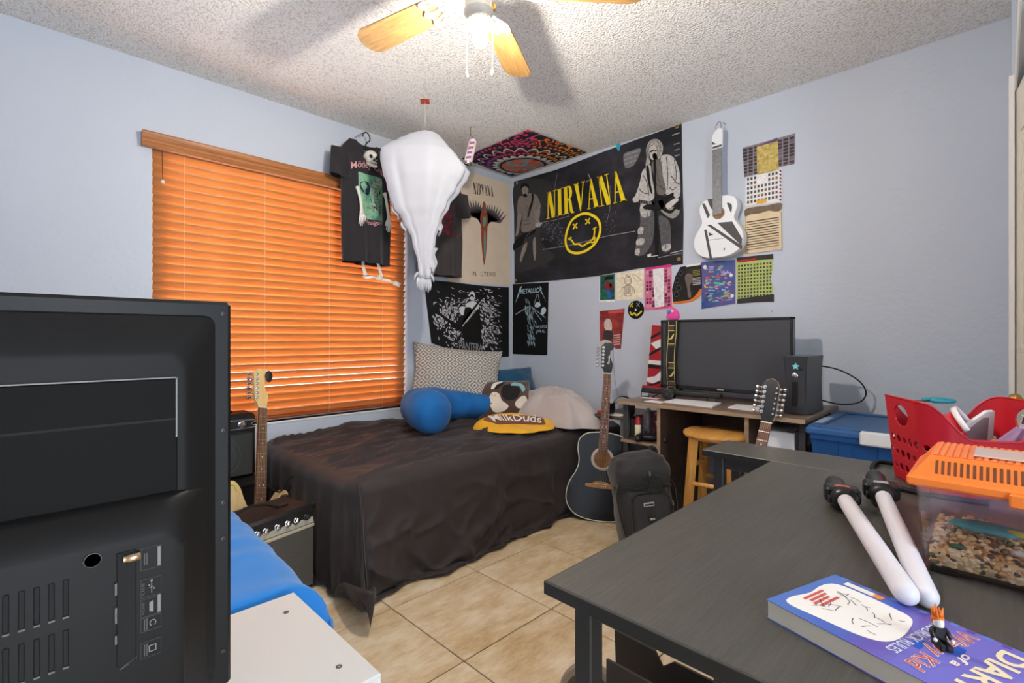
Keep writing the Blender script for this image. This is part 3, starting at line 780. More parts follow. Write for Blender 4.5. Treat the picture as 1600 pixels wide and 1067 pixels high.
for a in ([(104, 215), (96, 270), (92, 330)], [(120, 190), (104, 230), (100, 300)], [(150, 172), (186, 200), (194, 260)], [(170, 185), (182, 230), (180, 290)], [(140, 176), (118, 200), (108, 250)]): hs += stroke([Vector(q) for q in catmull(tr(ZR, a), 4, False)], .004)
flag.ink(hs, ink('hairdark', (104, 100, 98)))
flag.ink([sm(ZR, [(118, 252), (142, 240), (146, 247), (120, 262)], 3), sm(ZR, [(150, 246), (164, 244), (164, 252), (150, 254)], 3), sm(ZR, [(134, 275), (160, 266), (164, 300), (142, 306)], 3), sm(ZR, [(142, 300), (158, 300), (163, 640), (178, 960), (152, 970), (150, 640)], 3), sm(ZR, [(90, 365), (108, 356), (120, 460), (135, 545), (118, 530), (98, 440)], 3)], G(26))
JE = ink('jeans', (92, 92, 94), vary=.4)
flag.ink([sm(ZR, [(54, 655), (132, 660), (146, 720), (140, 860), (110, 930), (65, 975), (15, 965), (30, 860), (50, 760)]), sm(ZR, [(182, 700), (250, 735), (262, 840), (255, 940), (205, 945), (190, 850), (185, 790)])], JE)
flag.ink([sm(ZR, [(52, 612), (115, 612), (118, 700), (56, 704)], 2), sm(ZR, [(38, 785), (72, 780), (68, 822), (34, 826)], 2), sm(ZR, [(28, 862), (80, 858), (72, 896), (24, 903)], 2), sm(ZR, [(18, 932), (48, 928), (40, 972), (14, 968)], 2), sm(ZR, [(202, 908), (258, 892), (258, 934), (208, 945)], 2)], ink('patch', (176, 174, 172), vary=.5))
jl = []
for a in ([(60, 730), (95, 745), (135, 735)], [(45, 840), (90, 830), (135, 845)], [(95, 660), (105, 760), (85, 900)], [(200, 760), (225, 800), (250, 790)], [(200, 860), (230, 880), (255, 865)], [(226, 740), (232, 840), (228, 930)]): jl += stroke([Vector(q) for q in catmull(tr(ZR, a), 4, False)], .005)
flag.ink(jl, ink('foldgrey', (86, 84, 84)))
flag.ink([sm(ZR, [(180, 640), (225, 610), (275, 640), (322, 640), (318, 690), (275, 718), (220, 690)])], ink('guitarpale', (150, 146, 142)))
flag.ink([sm(ZR, [(172, 548), (212, 572), (275, 540), (280, 558), (240, 590), (232, 645), (270, 660), (318, 600), (328, 640), (320, 662), (298, 655), (262, 685), (205, 660), (172, 600)], 3), sm(ZR, [(78, 628), (205, 588), (208, 655), (150, 660), (80, 655)], 2), tr(ZR, [(0, 582), (150, 604), (152, 626), (0, 606)])], G(30))
flag.ink([sm(ZR, [(228, 625), (262, 596), (300, 576), (318, 590), (290, 618), (252, 650), (234, 648)], 3), sm(ZR, [(0, 577), (24, 572), (40, 590), (30, 604), (4, 606)], 3)] + [q for i in range(9) for q in stroke(tr(ZR, [(14+14*i, 586+2*i), (13+14*i, 605+2*i)]), .004)], ink('hand', (200, 194, 190)))
flag.ink([tr(ZR, [(100, 968), (128, 962), (126, 984), (102, 988)])] + stroke(tr(ZR, [(128, 982), (175, 975)]), .004) + stroke(tr(ZR, [(258, 960), (345, 940)]), .004), G(220))
YI = ink('yellow', (244, 216, 40), .55)
wp = quadmap(didone_word('NIRVANA'), Z4(285, 620), Z4(762, 510), Z4(287, 462), Z4(732, 325))
flag.ink(wp, YI, 'lettering')
ring = sm(Z4, [(400, 750), (412, 680), (440, 625), (490, 592), (535, 588), (585, 615), (606, 660), (600, 715), (570, 770), (520, 808), (465, 822), (418, 805)], 6)
sy = stroke(ring, .020, True)
for c in ((457, 668), (532, 640)):
    for s in (-1, 1): sy += stroke(tr(Z4, [(c[0]-13, c[1]-16*s-4), (c[0]+13, c[1]+16*s-10)]), .012)
sy += stroke([Vector(p) for p in catmull(tr(Z4, [(418, 732), (440, 750), (452, 768), (478, 768), (500, 780), (525, 765), (550, 752), (566, 730), (572, 700), (573, 672)]), 4, False)], .013)
sy += stroke(tr(Z4, [(416, 742), (436, 726)]), .012)+stroke(tr(Z4, [(562, 680), (584, 668)]), .012)
sy += stroke([Vector(p) for p in catmull(tr(Z4, [(550, 740), (552, 757), (566, 757), (574, 740), (574, 725)]), 4, False)], .010)
flag.ink(sy, YI, 'face_logo')
for (x, y) in ((808, 286), (1058, 198), (1061, 405), (806, 438)):
    q = on_r(x, y)
    MB().lathe([(.004, 0), (.012, 0), (.013, .002), (.010, .004), (.004, .003)], 14, Matrix.Translation((q[0], q[1], .002)), cap=False).build('grommet', M_brass, flag.o, True)
# ---- cream band flag by the corner on the window wall
CREAM = fabric('cream_cotton', (222, 206, 184), .85, .1, .04)
cf = Sheet('cream_flag', 'cream upright band flag with a slender red and grey print by the corner', 'flag', MW, [(2.28, 1.50), (2.965, 1.515), (2.965, 2.385), (2.30, 2.385)], CREAM, .002)
BK = ink('black', (26, 24, 24))
cf.ink(quadmap(didone_word('NIRVANA'), on_w(740, 303), on_w(771, 307), on_w(739, 285), on_w(770, 292)), BK, 'lettering')
cf.words('IN  UTERO', on_w(737, 431), on_w(774, 432), on_w(737, 424), BK, .0, 0, 1.25)
ZW = crop(on_w, 500, 180, 3.81)
# plain stand-in print: two grey fans and a tapering red column
fans = []
for s, ox in ((-1, -.012), (1, .012)):
    for k in range(9):
        a = math.radians(28+k*8); ln = .31-.016*k
        bx, by = 2.665+ox*1.0, 2.03
        tip = (bx+s*ln*math.cos(a)*.88, by+ln*math.sin(a)*.8-.03); mid = (bx+s*ln*.55*math.cos(a-.25), by+ln*.5*math.sin(a-.25)-.02)
        fans += stroke([(bx, by-.02*k*.8), mid, tip], [.012, .030, .004])
cf.ink(fans, ink('featherdark', (96, 90, 96)), 'printed_marking')
cf.ink([catmull([(2.665, 1.66), (2.69, 1.80), (2.70, 1.95), (2.705, 2.06), (2.68, 2.10), (2.685, 2.15), (2.665, 2.18), (2.645, 2.15), (2.65, 2.10), (2.625, 2.06), (2.63, 1.95), (2.64, 1.80)], 4)], ink('rust', (150, 78, 52)))
cf.ink([catmull([(2.668, 1.70), (2.682, 1.82), (2.68, 1.92), (2.665, 1.94), (2.66, 1.82)], 4), catmull([(2.65, 1.98), (2.68, 1.99), (2.685, 2.05), (2.655, 2.05)], 4)], ink('teal', (112, 150, 140)))
# ---- black and white flag under it
pf = Sheet('black_flag', 'black flag with a white scratchy band photo print above the pillows', 'flag', MW,
           tr(on_w, [(662, 437), (700, 440), (750, 446), (795, 449), (795, 557), (757, 561), (720, 552), (674, 536)]),
           m_splash('flag_black2', [(14, 14, 16), (24, 24, 27), (34, 34, 38)], 4), .002)
ZP = crop(on_w, 650, 420, 6.668)
rng = random.Random(11); sc = []
def scratch(cx, cy, rx, ry, n, w, ang=None):
    for _ in range(n):
        x = rng.gauss(cx, rx); y = rng.gauss(cy, ry)
        if not (175 < x < 885 and 200 < y < 880): continue
        a = (ang if ang is not None else rng.uniform(0, PI))+rng.uniform(-.4, .4); l = rng.uniform(14, 46)
        p = [(x-l*math.cos(a)/2, y-l*math.sin(a)/2), (x+rng.uniform(-6, 6), y+rng.uniform(-6, 6)), (x+l*math.cos(a)/2, y+l*math.sin(a)/2)]
        sc.extend(stroke(tr(ZP, p), [.001, rng.uniform(.3, 1)*w, .001]))
scratch(260, 520, 40, 60, 70, .016, 1.0); scratch(370, 440, 60, 60, 90, .016, 2.0); scratch(740, 420, 60, 70, 100, .016, .6); scratch(740, 690, 55, 90, 120, .018, 1.2); scratch(400, 690, 60, 60, 70, .014); scratch(520, 320, 150, 60, 60, .008, .3); scratch(800, 560, 40, 140, 50, .008, .1)
pf.ink(sc, ink('bonewhite', (214, 214, 218)), 'printed_marking')
pf.ink([sm(ZP, [(552, 270), (570, 240), (600, 240), (615, 280), (605, 320), (570, 325)]), sm(ZP, [(515, 400), (535, 355), (585, 335), (640, 360), (650, 420), (600, 435), (560, 400)]), sm(ZP, [(448, 410), (490, 390), (520, 420), (510, 470), (470, 480)])], ink('bonewhite', (214, 214, 218)))
pf.ink([sm(ZP, [(505, 415), (560, 405), (600, 430), (660, 440), (665, 740), (500, 740), (490, 600)], 3), tr(ZP, [(210, 430), (430, 585), (420, 625), (200, 450)]), sm(ZP, [(556, 285), (580, 262), (604, 285), (600, 300), (580, 285), (560, 300)], 2)] + [tr(ZP, [(400, 640), (720, 250), (735, 262), (440, 650)])], ink('black', (26, 24, 24)))
pf.ink(stroke(tr(ZP, [(480, 600), (690, 320)]), .006)+stroke(tr(ZP, [(520, 560), (650, 400)]), .004)+stroke([Vector(p) for p in catmull(tr(ZP, [(760, 215), (755, 240), (775, 248), (795, 238)]), 4, False)], .006), ink('bonewhite', (214, 214, 218)))
pf.words('PANTERA', ZP(440, 850), ZP(694, 872), ZP(445, 752), BK, .045, 0, .92)
pf.words('PANTERA', ZP(446, 845), ZP(690, 866), ZP(450, 758), ink('silvertext', (150, 152, 156)), .008, 0, .92)
# ---- black poster right of the corner
mf = Sheet('black_poster', 'narrow black poster with pale blue figure print right of the corner', 'poster', MR, tr(on_r, [(801, 444), (857, 441), (855, 555), (801, 553)]), ink('posterblack', (20, 20, 23)), .002)
ZQ = crop(on_r, 650, 420, 6.668)
PB = ink('paleblue', (176, 208, 220))
mf.words('METALLICA', ZQ(1085, 262), ZQ(1308, 245), ZQ(1090, 212), PB, .01)
mf.ink([tr(ZQ, [(1092, 262), (1074, 258), (1108, 178), (1085, 190), (1036, 356), (1078, 262)]), tr(ZQ, [(1300, 246), (1312, 200), (1284, 176), (1330, 262), (1356, 345), (1318, 268)])], PB)
rng = random.Random(5); st = []
for i in range(80):
    t = rng.random(); x = 1160+60*math.sin(t*2)*.5+rng.gauss(0, 22)+t*20; y = 330+t*470
    st += stroke(tr(ZQ, [(x-4, y-22), (x+rng.uniform(-7, 7), y), (x+5, y+24)]), [.001, rng.uniform(.003, .009), .001])
mf.ink(st, PB, 'printed_marking')
mf.ink([sm(ZQ, [(1238, 390), (1255, 352), (1290, 352), (1298, 385), (1265, 402)]), sm(ZQ, [(1302, 465), (1315, 410), (1345, 402), (1356, 440), (1325, 480)])]+stroke(tr(ZQ, [(1040, 474), (1170, 395)]), .006)+[q for p in ([(1205, 395), (1310, 540)], [(1205, 395), (1350, 510)], [(1265, 265), (1235, 360)], [(1275, 265), (1290, 350)]) for q in stroke(tr(ZQ, p), .004)], ink('icegrey', (188, 212, 220)))
mf.words('AND JUSTICE', ZQ(1245, 622), ZQ(1366, 620), ZQ(1245, 592), PB, .004)
mf.words('FOR ALL', ZQ(1268, 664), ZQ(1352, 664), ZQ(1268, 634), PB, .004)
# ---- small posters and cards on the right wall
def card(name, label, cat, px, mat, thick=.001): return Sheet(name, label, cat, MR, tr(on_r, px), mat, thick)
Z7 = crop(on_r, 920, 390, 6.669)
p = card('small_poster', 'small green and blue poster on the right wall, left of the cream drawing', 'poster', [(937, 430), (961, 426), (960, 472), (936, 471)], ink('paperwhite', (232, 232, 232)))
p.ink([tr(Z7, [(118, 272), (270, 250), (268, 520), (116, 528)])], m_splash('green_print', [(20, 44, 42), (40, 110, 88), (30, 60, 60), (150, 190, 150)], 5, 6, .75, kind='Object'))
p.ink([sm(Z7, [(165, 350), (200, 335), (235, 360), (230, 410), (190, 420), (165, 390)]), sm(Z7, [(215, 360), (245, 345), (258, 380), (235, 410)])], ink('maroon', (128, 40, 48)))
p.ink([sm(Z7, [(190, 430), (215, 420), (230, 500), (205, 500)])], ink('blue', (48, 92, 180)))
p.ink([tr(Z7, [(165, 285), (255, 272), (252, 310), (168, 322)])], BK)
p = card('pencil_drawing', 'cream sheet with a pencil drawing of a figure on the right wall', 'drawing', [(963, 427), (1006, 421), (1005, 466), (963, 470)], ink('creampaper', (236, 226, 200)))
rng = random.Random(8); pl = []
def scrib(pts, w=.0022): pl.extend(stroke([Vector(q) for q in catmull(tr(Z7, pts), 4, False)], w))
scrib([(375, 300), (410, 285), (440, 300), (440, 345), (415, 365), (385, 360), (372, 330), (375, 300)], .004); scrib([(380, 320), (400, 318), (402, 332), (384, 334), (380, 320)]); scrib([(412, 318), (436, 318), (434, 334), (414, 332)]); scrib([(385, 350), (410, 355), (436, 348)])
scrib([(372, 390), (350, 400), (340, 430)], .004); scrib([(448, 388), (472, 405), (475, 450)], .004); scrib([(375, 380), (372, 470), (440, 475), (448, 385), (375, 380)], .004)
for k in range(7): scrib([(382+9*k, 390), (380+9*k, 465)], .003)
scrib([(455, 265), (480, 262), (535, 310), (525, 330), (490, 320), (455, 265)]); scrib([(380, 280), (395, 262), (415, 282), (432, 264)], .004); scrib([(350, 282), (362, 295), (350, 300)]); scrib([(505, 505), (535, 500)])
p.ink(pl, ink('pencil', (96, 88, 84)), 'pencil_marking')
p = card('pink_chart', 'pink picture chart with a white centre strip on the right wall', 'poster', [(1007, 420), (1049, 412), (1050, 482), (1007, 485)], m_grid('pink_grid', (214, 96, 150), 8, 11, [(70, 20, 50), (120, 40, 84), (230, 150, 170), (160, 60, 110), (90, 20, 60), (240, 200, 200)], .10, (.05, .95, .06, .90), (226, 130, 160)))
p.ink([tr(Z7, [(665, 205), (780, 190), (785, 590), (690, 605)])], ink('paperwhite', (232, 232, 232)))
p.ink([q for x in (700, 722, 744) for q in stroke(tr(Z7, [(x, 208), (x+10, 598)]), .0016)], ink('palegrey', (196, 196, 198)))
p.ink([tr(Z7, [(585, 195), (862, 150), (862, 178), (585, 214)]), tr(Z7, [(690, 606), (852, 580), (852, 594), (690, 618)])], ink('hotpink', (206, 56, 136)))
Z5 = crop(on_r, 925, 400, 8.889)
p = card('torn_poster', 'torn black and orange band poster beside the pink chart', 'poster', [(1063, 417), (1080, 414), (1096, 411), (1097, 450), (1092, 462), (1075, 471), (1052, 474), (1050, 452), (1055, 432)], m_splash('dark_print', [(16, 16, 16), (34, 32, 32), (66, 60, 56)], 6, kind='Object'))
p.ink([sm(Z5, [(1125, 640), (1250, 625), (1370, 600), (1450, 530), (1510, 450), (1525, 500), (1480, 580), (1360, 640), (1160, 668)])], ink('orange', (214, 122, 48)))
p.ink([disc(Z5(1205, 445), .019), disc(Z5(1180, 340), .016), disc(Z5(1235, 235), .015), disc(Z5(1175, 530), .018)], ink('speakergrey', (78, 78, 80)))
p.ink([disc(Z5(1205, 445), .014), disc(Z5(1180, 340), .012), disc(Z5(1235, 235), .011), disc(Z5(1175, 530), .013)], BK)
p.ink([sm(Z5, [(1290, 300), (1330, 240), (1390, 260), (1400, 340), (1360, 420), (1380, 560), (1340, 570), (1320, 430)])], ink('figuregrey', (112, 100, 94)))
p.ink([q for k in range(4) for q in stroke(tr(Z5, [(1400, 205+22*k), (1505, 190+22*k)]), .004)], ink('olive', (150, 150, 60)))
p.ink([q for k in range(5) for q in stroke(tr(Z5, [(1400, 310+22*k), (1510, 298+22*k)]), .003)]+stroke(tr(Z5, [(1310, 140), (1510, 110)]), .012), ink('paperwhite', (232, 232, 232)))
p = card('blue_poster', 'blue and purple lettered poster under the white guitar', 'poster', [(1096, 409), (1122, 408), (1149, 406), (1149, 474), (1096, 483)], m_splash('blue_print', [(34, 40, 84), (62, 92, 150), (104, 92, 150), (120, 160, 196)], 4, 7, .75, kind='Object'))
Z8 = crop(on_r, 1080, 190, 3.556)
rng = random.Random(21)
for col, rows in (('skyb', 5), ('coralr', 4), ('mintg', 4), ('goldy', 3), ('lilac', 5)):
    rgb = {'skyb': (120, 190, 224), 'coralr': (214, 96, 90), 'mintg': (96, 208, 150), 'goldy': (224, 180, 80), 'lilac': (190, 160, 220)}[col]; q = []
    for _ in range(rows*5):
        x = rng.uniform(70, 215); y = rng.uniform(800, 1000); l = rng.uniform(8, 24); q += stroke(tr(Z8, [(x, y), (x+l, y-1.5)]), rng.uniform(.004, .011))
    p.ink(q, ink(col, rgb))
p.ink([disc(Z8(76, 808), .012), disc(Z8(222, 853), .010), disc(Z8(228, 968), .011)], ink('paperwhite', (232, 232, 232)))
p = card('green_chart', 'lime green picture chart with torn right edge beside the blue poster', 'poster', [(1150, 404), (1180, 401), (1208, 397), (1207, 420), (1204, 437), (1208, 448), (1207, 460), (1209, 472), (1180, 472), (1152, 475)], m_grid('green_grid', (150, 176, 92), 11, 10, [(30, 36, 30), (60, 60, 50), (90, 30, 40), (40, 60, 80), (120, 110, 60)], .20, (.04, .96, .12, .86), (190, 200, 110)))
p.ink([tr(Z8, [(252, 756), (360, 744), (455, 735), (457, 765), (360, 770), (256, 778)]), tr(Z8, [(256, 985), (350, 972), (460, 958), (460, 1000), (360, 1004), (256, 1012)])], ink('charcoal', (62, 58, 60)))
p.ink(stroke(tr(Z8, [(262, 778), (360, 764)]), .014), ink('red', (176, 44, 44)))
p = card('sticker_chart', 'dark picture chart with a gold foil centre, highest sheet on the right wall', 'poster', [(1160, 231), (1200, 220), (1242, 208), (1242, 236), (1241, 256), (1221, 260), (1200, 267), (1163, 277)], m_grid('dark_grid', (150, 140, 150), 9, 9, [(30, 26, 30), (60, 50, 60), (44, 34, 38), (20, 18, 22), (120, 110, 120)], .12, (0, 1, 0, .93), (110, 96, 110)))
p.ink([tr(Z8, [(364, 140), (482, 108), (486, 268), (366, 295)])], m_splash('gold_foil', [(150, 128, 62), (200, 178, 100), (226, 210, 150)], 40, 4, kind='Object'))
p.ink([tr(Z8, [(366, 136), (478, 88), (482, 106), (366, 140)])], ink('plum', (110, 84, 120)))
p = card('white_chart', 'white picture chart with rows of tiny photos below the dark chart', 'poster', [(1165, 279), (1221, 264), (1221, 315), (1164, 322)], m_grid('white_grid', (226, 226, 228), 9, 6, [(60, 50, 50), (120, 60, 50), (40, 60, 90), (150, 120, 60), (90, 90, 90)], .2, (.04, .92, .1, .98)))
p.ink([tr(Z8, [(360, 292), (420, 280), (422, 335), (362, 345)])], ink('paperwhite', (232, 232, 232)))
p.ink([tr(Z8, [(362, 436), (418, 426), (420, 450), (364, 460)])], ink('goldy', (224, 180, 80)))
p.ink([q for k in range(9) for q in stroke(tr(Z8, [(492, 270+20*k), (500, 278+20*k)]), .008)], ink('maroon', (128, 40, 48)))
p = card('certificate', 'aged cream certificate with ruled lines, lowest on the right wall beside the white guitar', 'certificate', [(1164, 324), (1192, 321), (1222, 317), (1221, 350), (1223, 388), (1190, 394), (1161, 400), (1162, 360)], m_splash('aged_paper', [(196, 170, 130), (224, 204, 168), (236, 220, 190)], 3, 5, .6, kind='Object'))
p.ink([sm(Z8, [(298, 490), (340, 475), (420, 465), (500, 452), (500, 490), (470, 500), (430, 495), (380, 510), (330, 515), (300, 528)], 3)], ink('sepia', (120, 104, 88)))
cl = []
for k in range(12): cl += stroke(tr(Z8, [(308, 560+14*k), (488, 532+14*k)]), .004 if k % 3 else .006)
cl += stroke(tr(Z8, [(302, 520), (302, 735), (505, 715), (500, 500)]), .002)
p.ink(cl, ink('sepiadark', (84, 72, 64)))
p = Sheet('vinyl_disc', 'small black disc with a yellow face print on the right wall', 'disc', MR, disc(on_r(993.5, 484), .063, .063, 32), ink('posterblack', (20, 20, 23)), .002)
c = Vector(on_r(993.5, 484)); dk = []
for s in (-1, 1): dk += stroke([c+Vector((-.034-.012*s*1, .02)), c+Vector((-.034+.012*s, .048))], .007)
p.ink(dk+stroke([Vector(q) for q in catmull([c+Vector((-.045, -.012)), c+Vector((-.030, -.034)), c+Vector((-.012, -.022)), c+Vector((.006, -.038)), c+Vector((.026, -.026)), c+Vector((.046, -.010))], 4, False)], .011), ink('lemon', (214, 208, 60)))
dk = []
for s in (-1, 1): dk += stroke([c+Vector((.018-.012*s, .02)), c+Vector((.018+.012*s, .048))], .007)
p.ink(dk, ink('midgrey', (130, 130, 134)))
p.ink([disc(c, .007)], ink('paperwhite', (232, 232, 232)))
p = card('red_poster', 'torn red and black band poster above the black guitar head', 'poster', [(937, 486), (957, 484), (976, 482), (974, 500), (972, 522), (970, 545), (962, 545), (958, 540), (945, 545), (938, 542), (937, 515)], m_splash('red_print', [(40, 24, 24), (130, 44, 44), (170, 70, 62), (214, 170, 150)], 5, 6, .7, kind='Object'))
p.ink([sm(Z7, [(160, 760), (190, 720), (230, 740), (240, 830), (200, 850), (165, 820)]), sm(Z7, [(120, 960), (180, 940), (240, 970), (200, 1030), (130, 1030)])], ink('bone', (206, 194, 184)))
p.ink([sm(Z7, [(160, 850), (240, 850), (250, 930), (160, 930)])], ink('charcoal', (62, 58, 60)))
p.ink([q for k in range(5) for q in stroke(tr(Z7, [(258, 895+24*k), (330, 885+24*k)]), .006)], ink('bone', (206, 194, 184)))
p.ink([tr(Z7, [(205, 640), (360, 625), (360, 655), (205, 665)])], ink('redlight', (206, 90, 88)))
# blue feather tucked into the flag's top edge
q = on_r(969, 222)
fe = thing('blue_feather', 'small turquoise feather tuft stuck on the flag top edge', 'feather', M=MR @ Matrix.Translation((q[0], q[1], 0)))
fp = catmull([(-.012, .055), (-.030, .035), (-.026, 0), (-.020, -.045), (-.004, -.060), (.004, -.02), (.0, .02), (.012, .04)], 5)
MB().prism(fp, .004, .012).build('vane', fabric('turquoise_feather', (24, 168, 200), .9, .6), fe)
MB().tube([(-.01, .045, .008), (.02, .05, .01), (.055, .045, .010)], .0015, 6).build('quill', plain('quill', (220, 214, 190), .6), fe)
# screw in the wall
q = on_r(1232, 486)
MB().lathe([(.004, 0), (.004, .004), (0, .005)], 10, MR @ Matrix.Translation((on_r(1206, 486)[0], on_r(1206, 486)[1], 0))).build('anchor_screw', plain('anchor_tan', (176, 140, 110), .6)); tag(bpy.data.objects['anchor_screw'], 'tiny tan wall anchor above the monitor', 'screw')

# ---- mandala cloth pinned to the ceiling corner
def m_mandala():
    t = NT('mandala_cloth'); v = t.coord('Object'); sp = t.new('ShaderNodeSeparateXYZ'); t.lk(v, sp.inputs[0])
    x, y = sp.outputs[0], sp.outputs[1]
    r = t.math('SQRT', t.math('ADD', t.math('MULTIPLY', x, x), t.math('MULTIPLY', y, y)))
    an = t.math('ARCTAN2', y, x)
    hue = t.math('FRACT', t.math('MULTIPLY', t.math('ADD', an, 2.2), .159))
    rain = t.ramp(hue, [(0, lin((226, 96, 40))), (.2, lin((232, 170, 50))), (.38, lin((60, 170, 150))), (.55, lin((50, 90, 200))), (.75, lin((150, 70, 180))), (.9, lin((214, 60, 110)))])
    dark = lin((20, 20, 34))
    pet = t.math('ABSOLUTE', t.math('SINE', t.math('MULTIPLY', an, 11.0)))
    def band(a, b): return t.math('MULTIPLY', t.math('GREATER_THAN', r, a), t.math('LESS_THAN', r, b))
    c = dark
    sw = t.noise(v, 9, 2, .5)
    c = t.mix(t.math('GREATER_THAN', t.math('SINE', t.math('MULTIPLY', sw, 42.0)), .35), dark, rain)
    c = t.mix(t.math('LESS_THAN', r, .42), c, dark)
    c = t.mix(band(.385, .41), c, t.mix(t.math('GREATER_THAN', t.math('SINE', t.math('MULTIPLY', an, 60.0)), -.2), dark, rain))
    w1 = t.math('MULTIPLY', t.math('ABSOLUTE', t.math('SUBTRACT', r, t.math('ADD', .30, t.math('MULTIPLY', pet, .06)))), 1.0)
    c = t.mix(t.math('MULTIPLY', t.math('LESS_THAN', w1, .008), band(.29, .38)), c, lin((226, 226, 230)))
    w2 = t.math('ABSOLUTE', t.math('SUBTRACT', r, t.math('ADD', .295, t.math('MULTIPLY', pet, .035))))
    c = t.mix(t.math('MULTIPLY', t.math('LESS_THAN', w2, .006), band(.29, .38)), c, rain)
    c = t.mix(band(.255, .285), c, t.mix(t.math('GREATER_THAN', t.math('SINE', t.math('MULTIPLY', an, 50.0)), -.5), dark, rain))
    w3 = t.math('LESS_THAN', r, t.math('ADD', .205, t.math('MULTIPLY', pet, .04)))
    c = t.mix(t.math('MULTIPLY', w3, band(.20, .25)), c, lin((214, 218, 222)))
    c = t.mix(band(.185, .197), c, lin((150, 150, 158)))
    n = t.noise(v, 14, 5, .7)
    core = t.ramp(n, [(.34, lin((206, 44, 30))), (.46, lin((232, 112, 40))), (.54, lin((90, 150, 180))), (.64, lin((180, 210, 216))), (.72, lin((60, 70, 130)))])
    c = t.mix(t.math('LESS_THAN', r, .165), c, core)
    t.col(c); t.b.inputs['Roughness'].default_value = .9; return t.m
mc = Vector((2.78, 2.66, 2.425))
def tap(u, v):
    c0, c1, c2, c3 = Vector((2.935, 2.935)), Vector((2.94, 2.165)), Vector((2.345, 2.20)), Vector((2.37, 2.91))
    q = c0*(1-u)*(1-v)+c1*u*(1-v)+c2*u*v+c3*(1-u)*v
    sag = .022*(4*u*(1-u))**.7*(4*v*(1-v))**.7+.004*nz(u*4, v*4)
    return Vector((q.x, q.y, 2.432-sag))-mc
tp = MB().grid(tap, 30, 30).build('mandala_cloth', m_mandala(), None, True, M=Matrix.Translation(mc))
solidify(tp, .0015); tag(tp, 'colourful mandala cloth pinned to the ceiling in the corner', 'tapestry')
# ------------------------------------------------------------------ guitars
def fretwood(): return wood('rosewood', (84, 50, 36), (124, 78, 54), .5, 50, (14, 14, 1.5), kind='Object')
STRG = plain('guitar_string', (196, 184, 150), .35, .8)
M_dot = plain('pearl_dot', (232, 226, 210), .4)
HEAD6 = [(-.021, 0), (-.026, .02), (-.039, .036), (-.046, .165), (-.026, .188), (.010, .190), (.030, .172), (.028, .150), (.010, .140), (.010, .105), (.030, .055), (.026, .02), (.021, 0)]
ACO = [(0, 0), (.09, .008), (.155, .035), (.192, .085), (.199, .14), (.185, .205), (.155, .26), (.139, .305), (.138, .35), (.148, .40), (.142, .455), (.105, .492), (.05, .505), (0, .506)]
ACO = ACO + [(-x, z) for x, z in ACO[-2:0:-1]]
STR = [(0, 0), (.10, .012), (.155, .06), (.163, .12), (.140, .18), (.122, .225), (.130, .28), (.152, .33), (.148, .365), (.118, .372), (.085, .335), (.045, .305), (-.045, .305), (-.075, .345), (-.098, .40), (-.130, .43), (-.158, .405), (-.155, .335), (-.130, .27), (-.125, .22), (-.148, .165), (-.165, .10), (-.145, .045), (-.09, .008)]
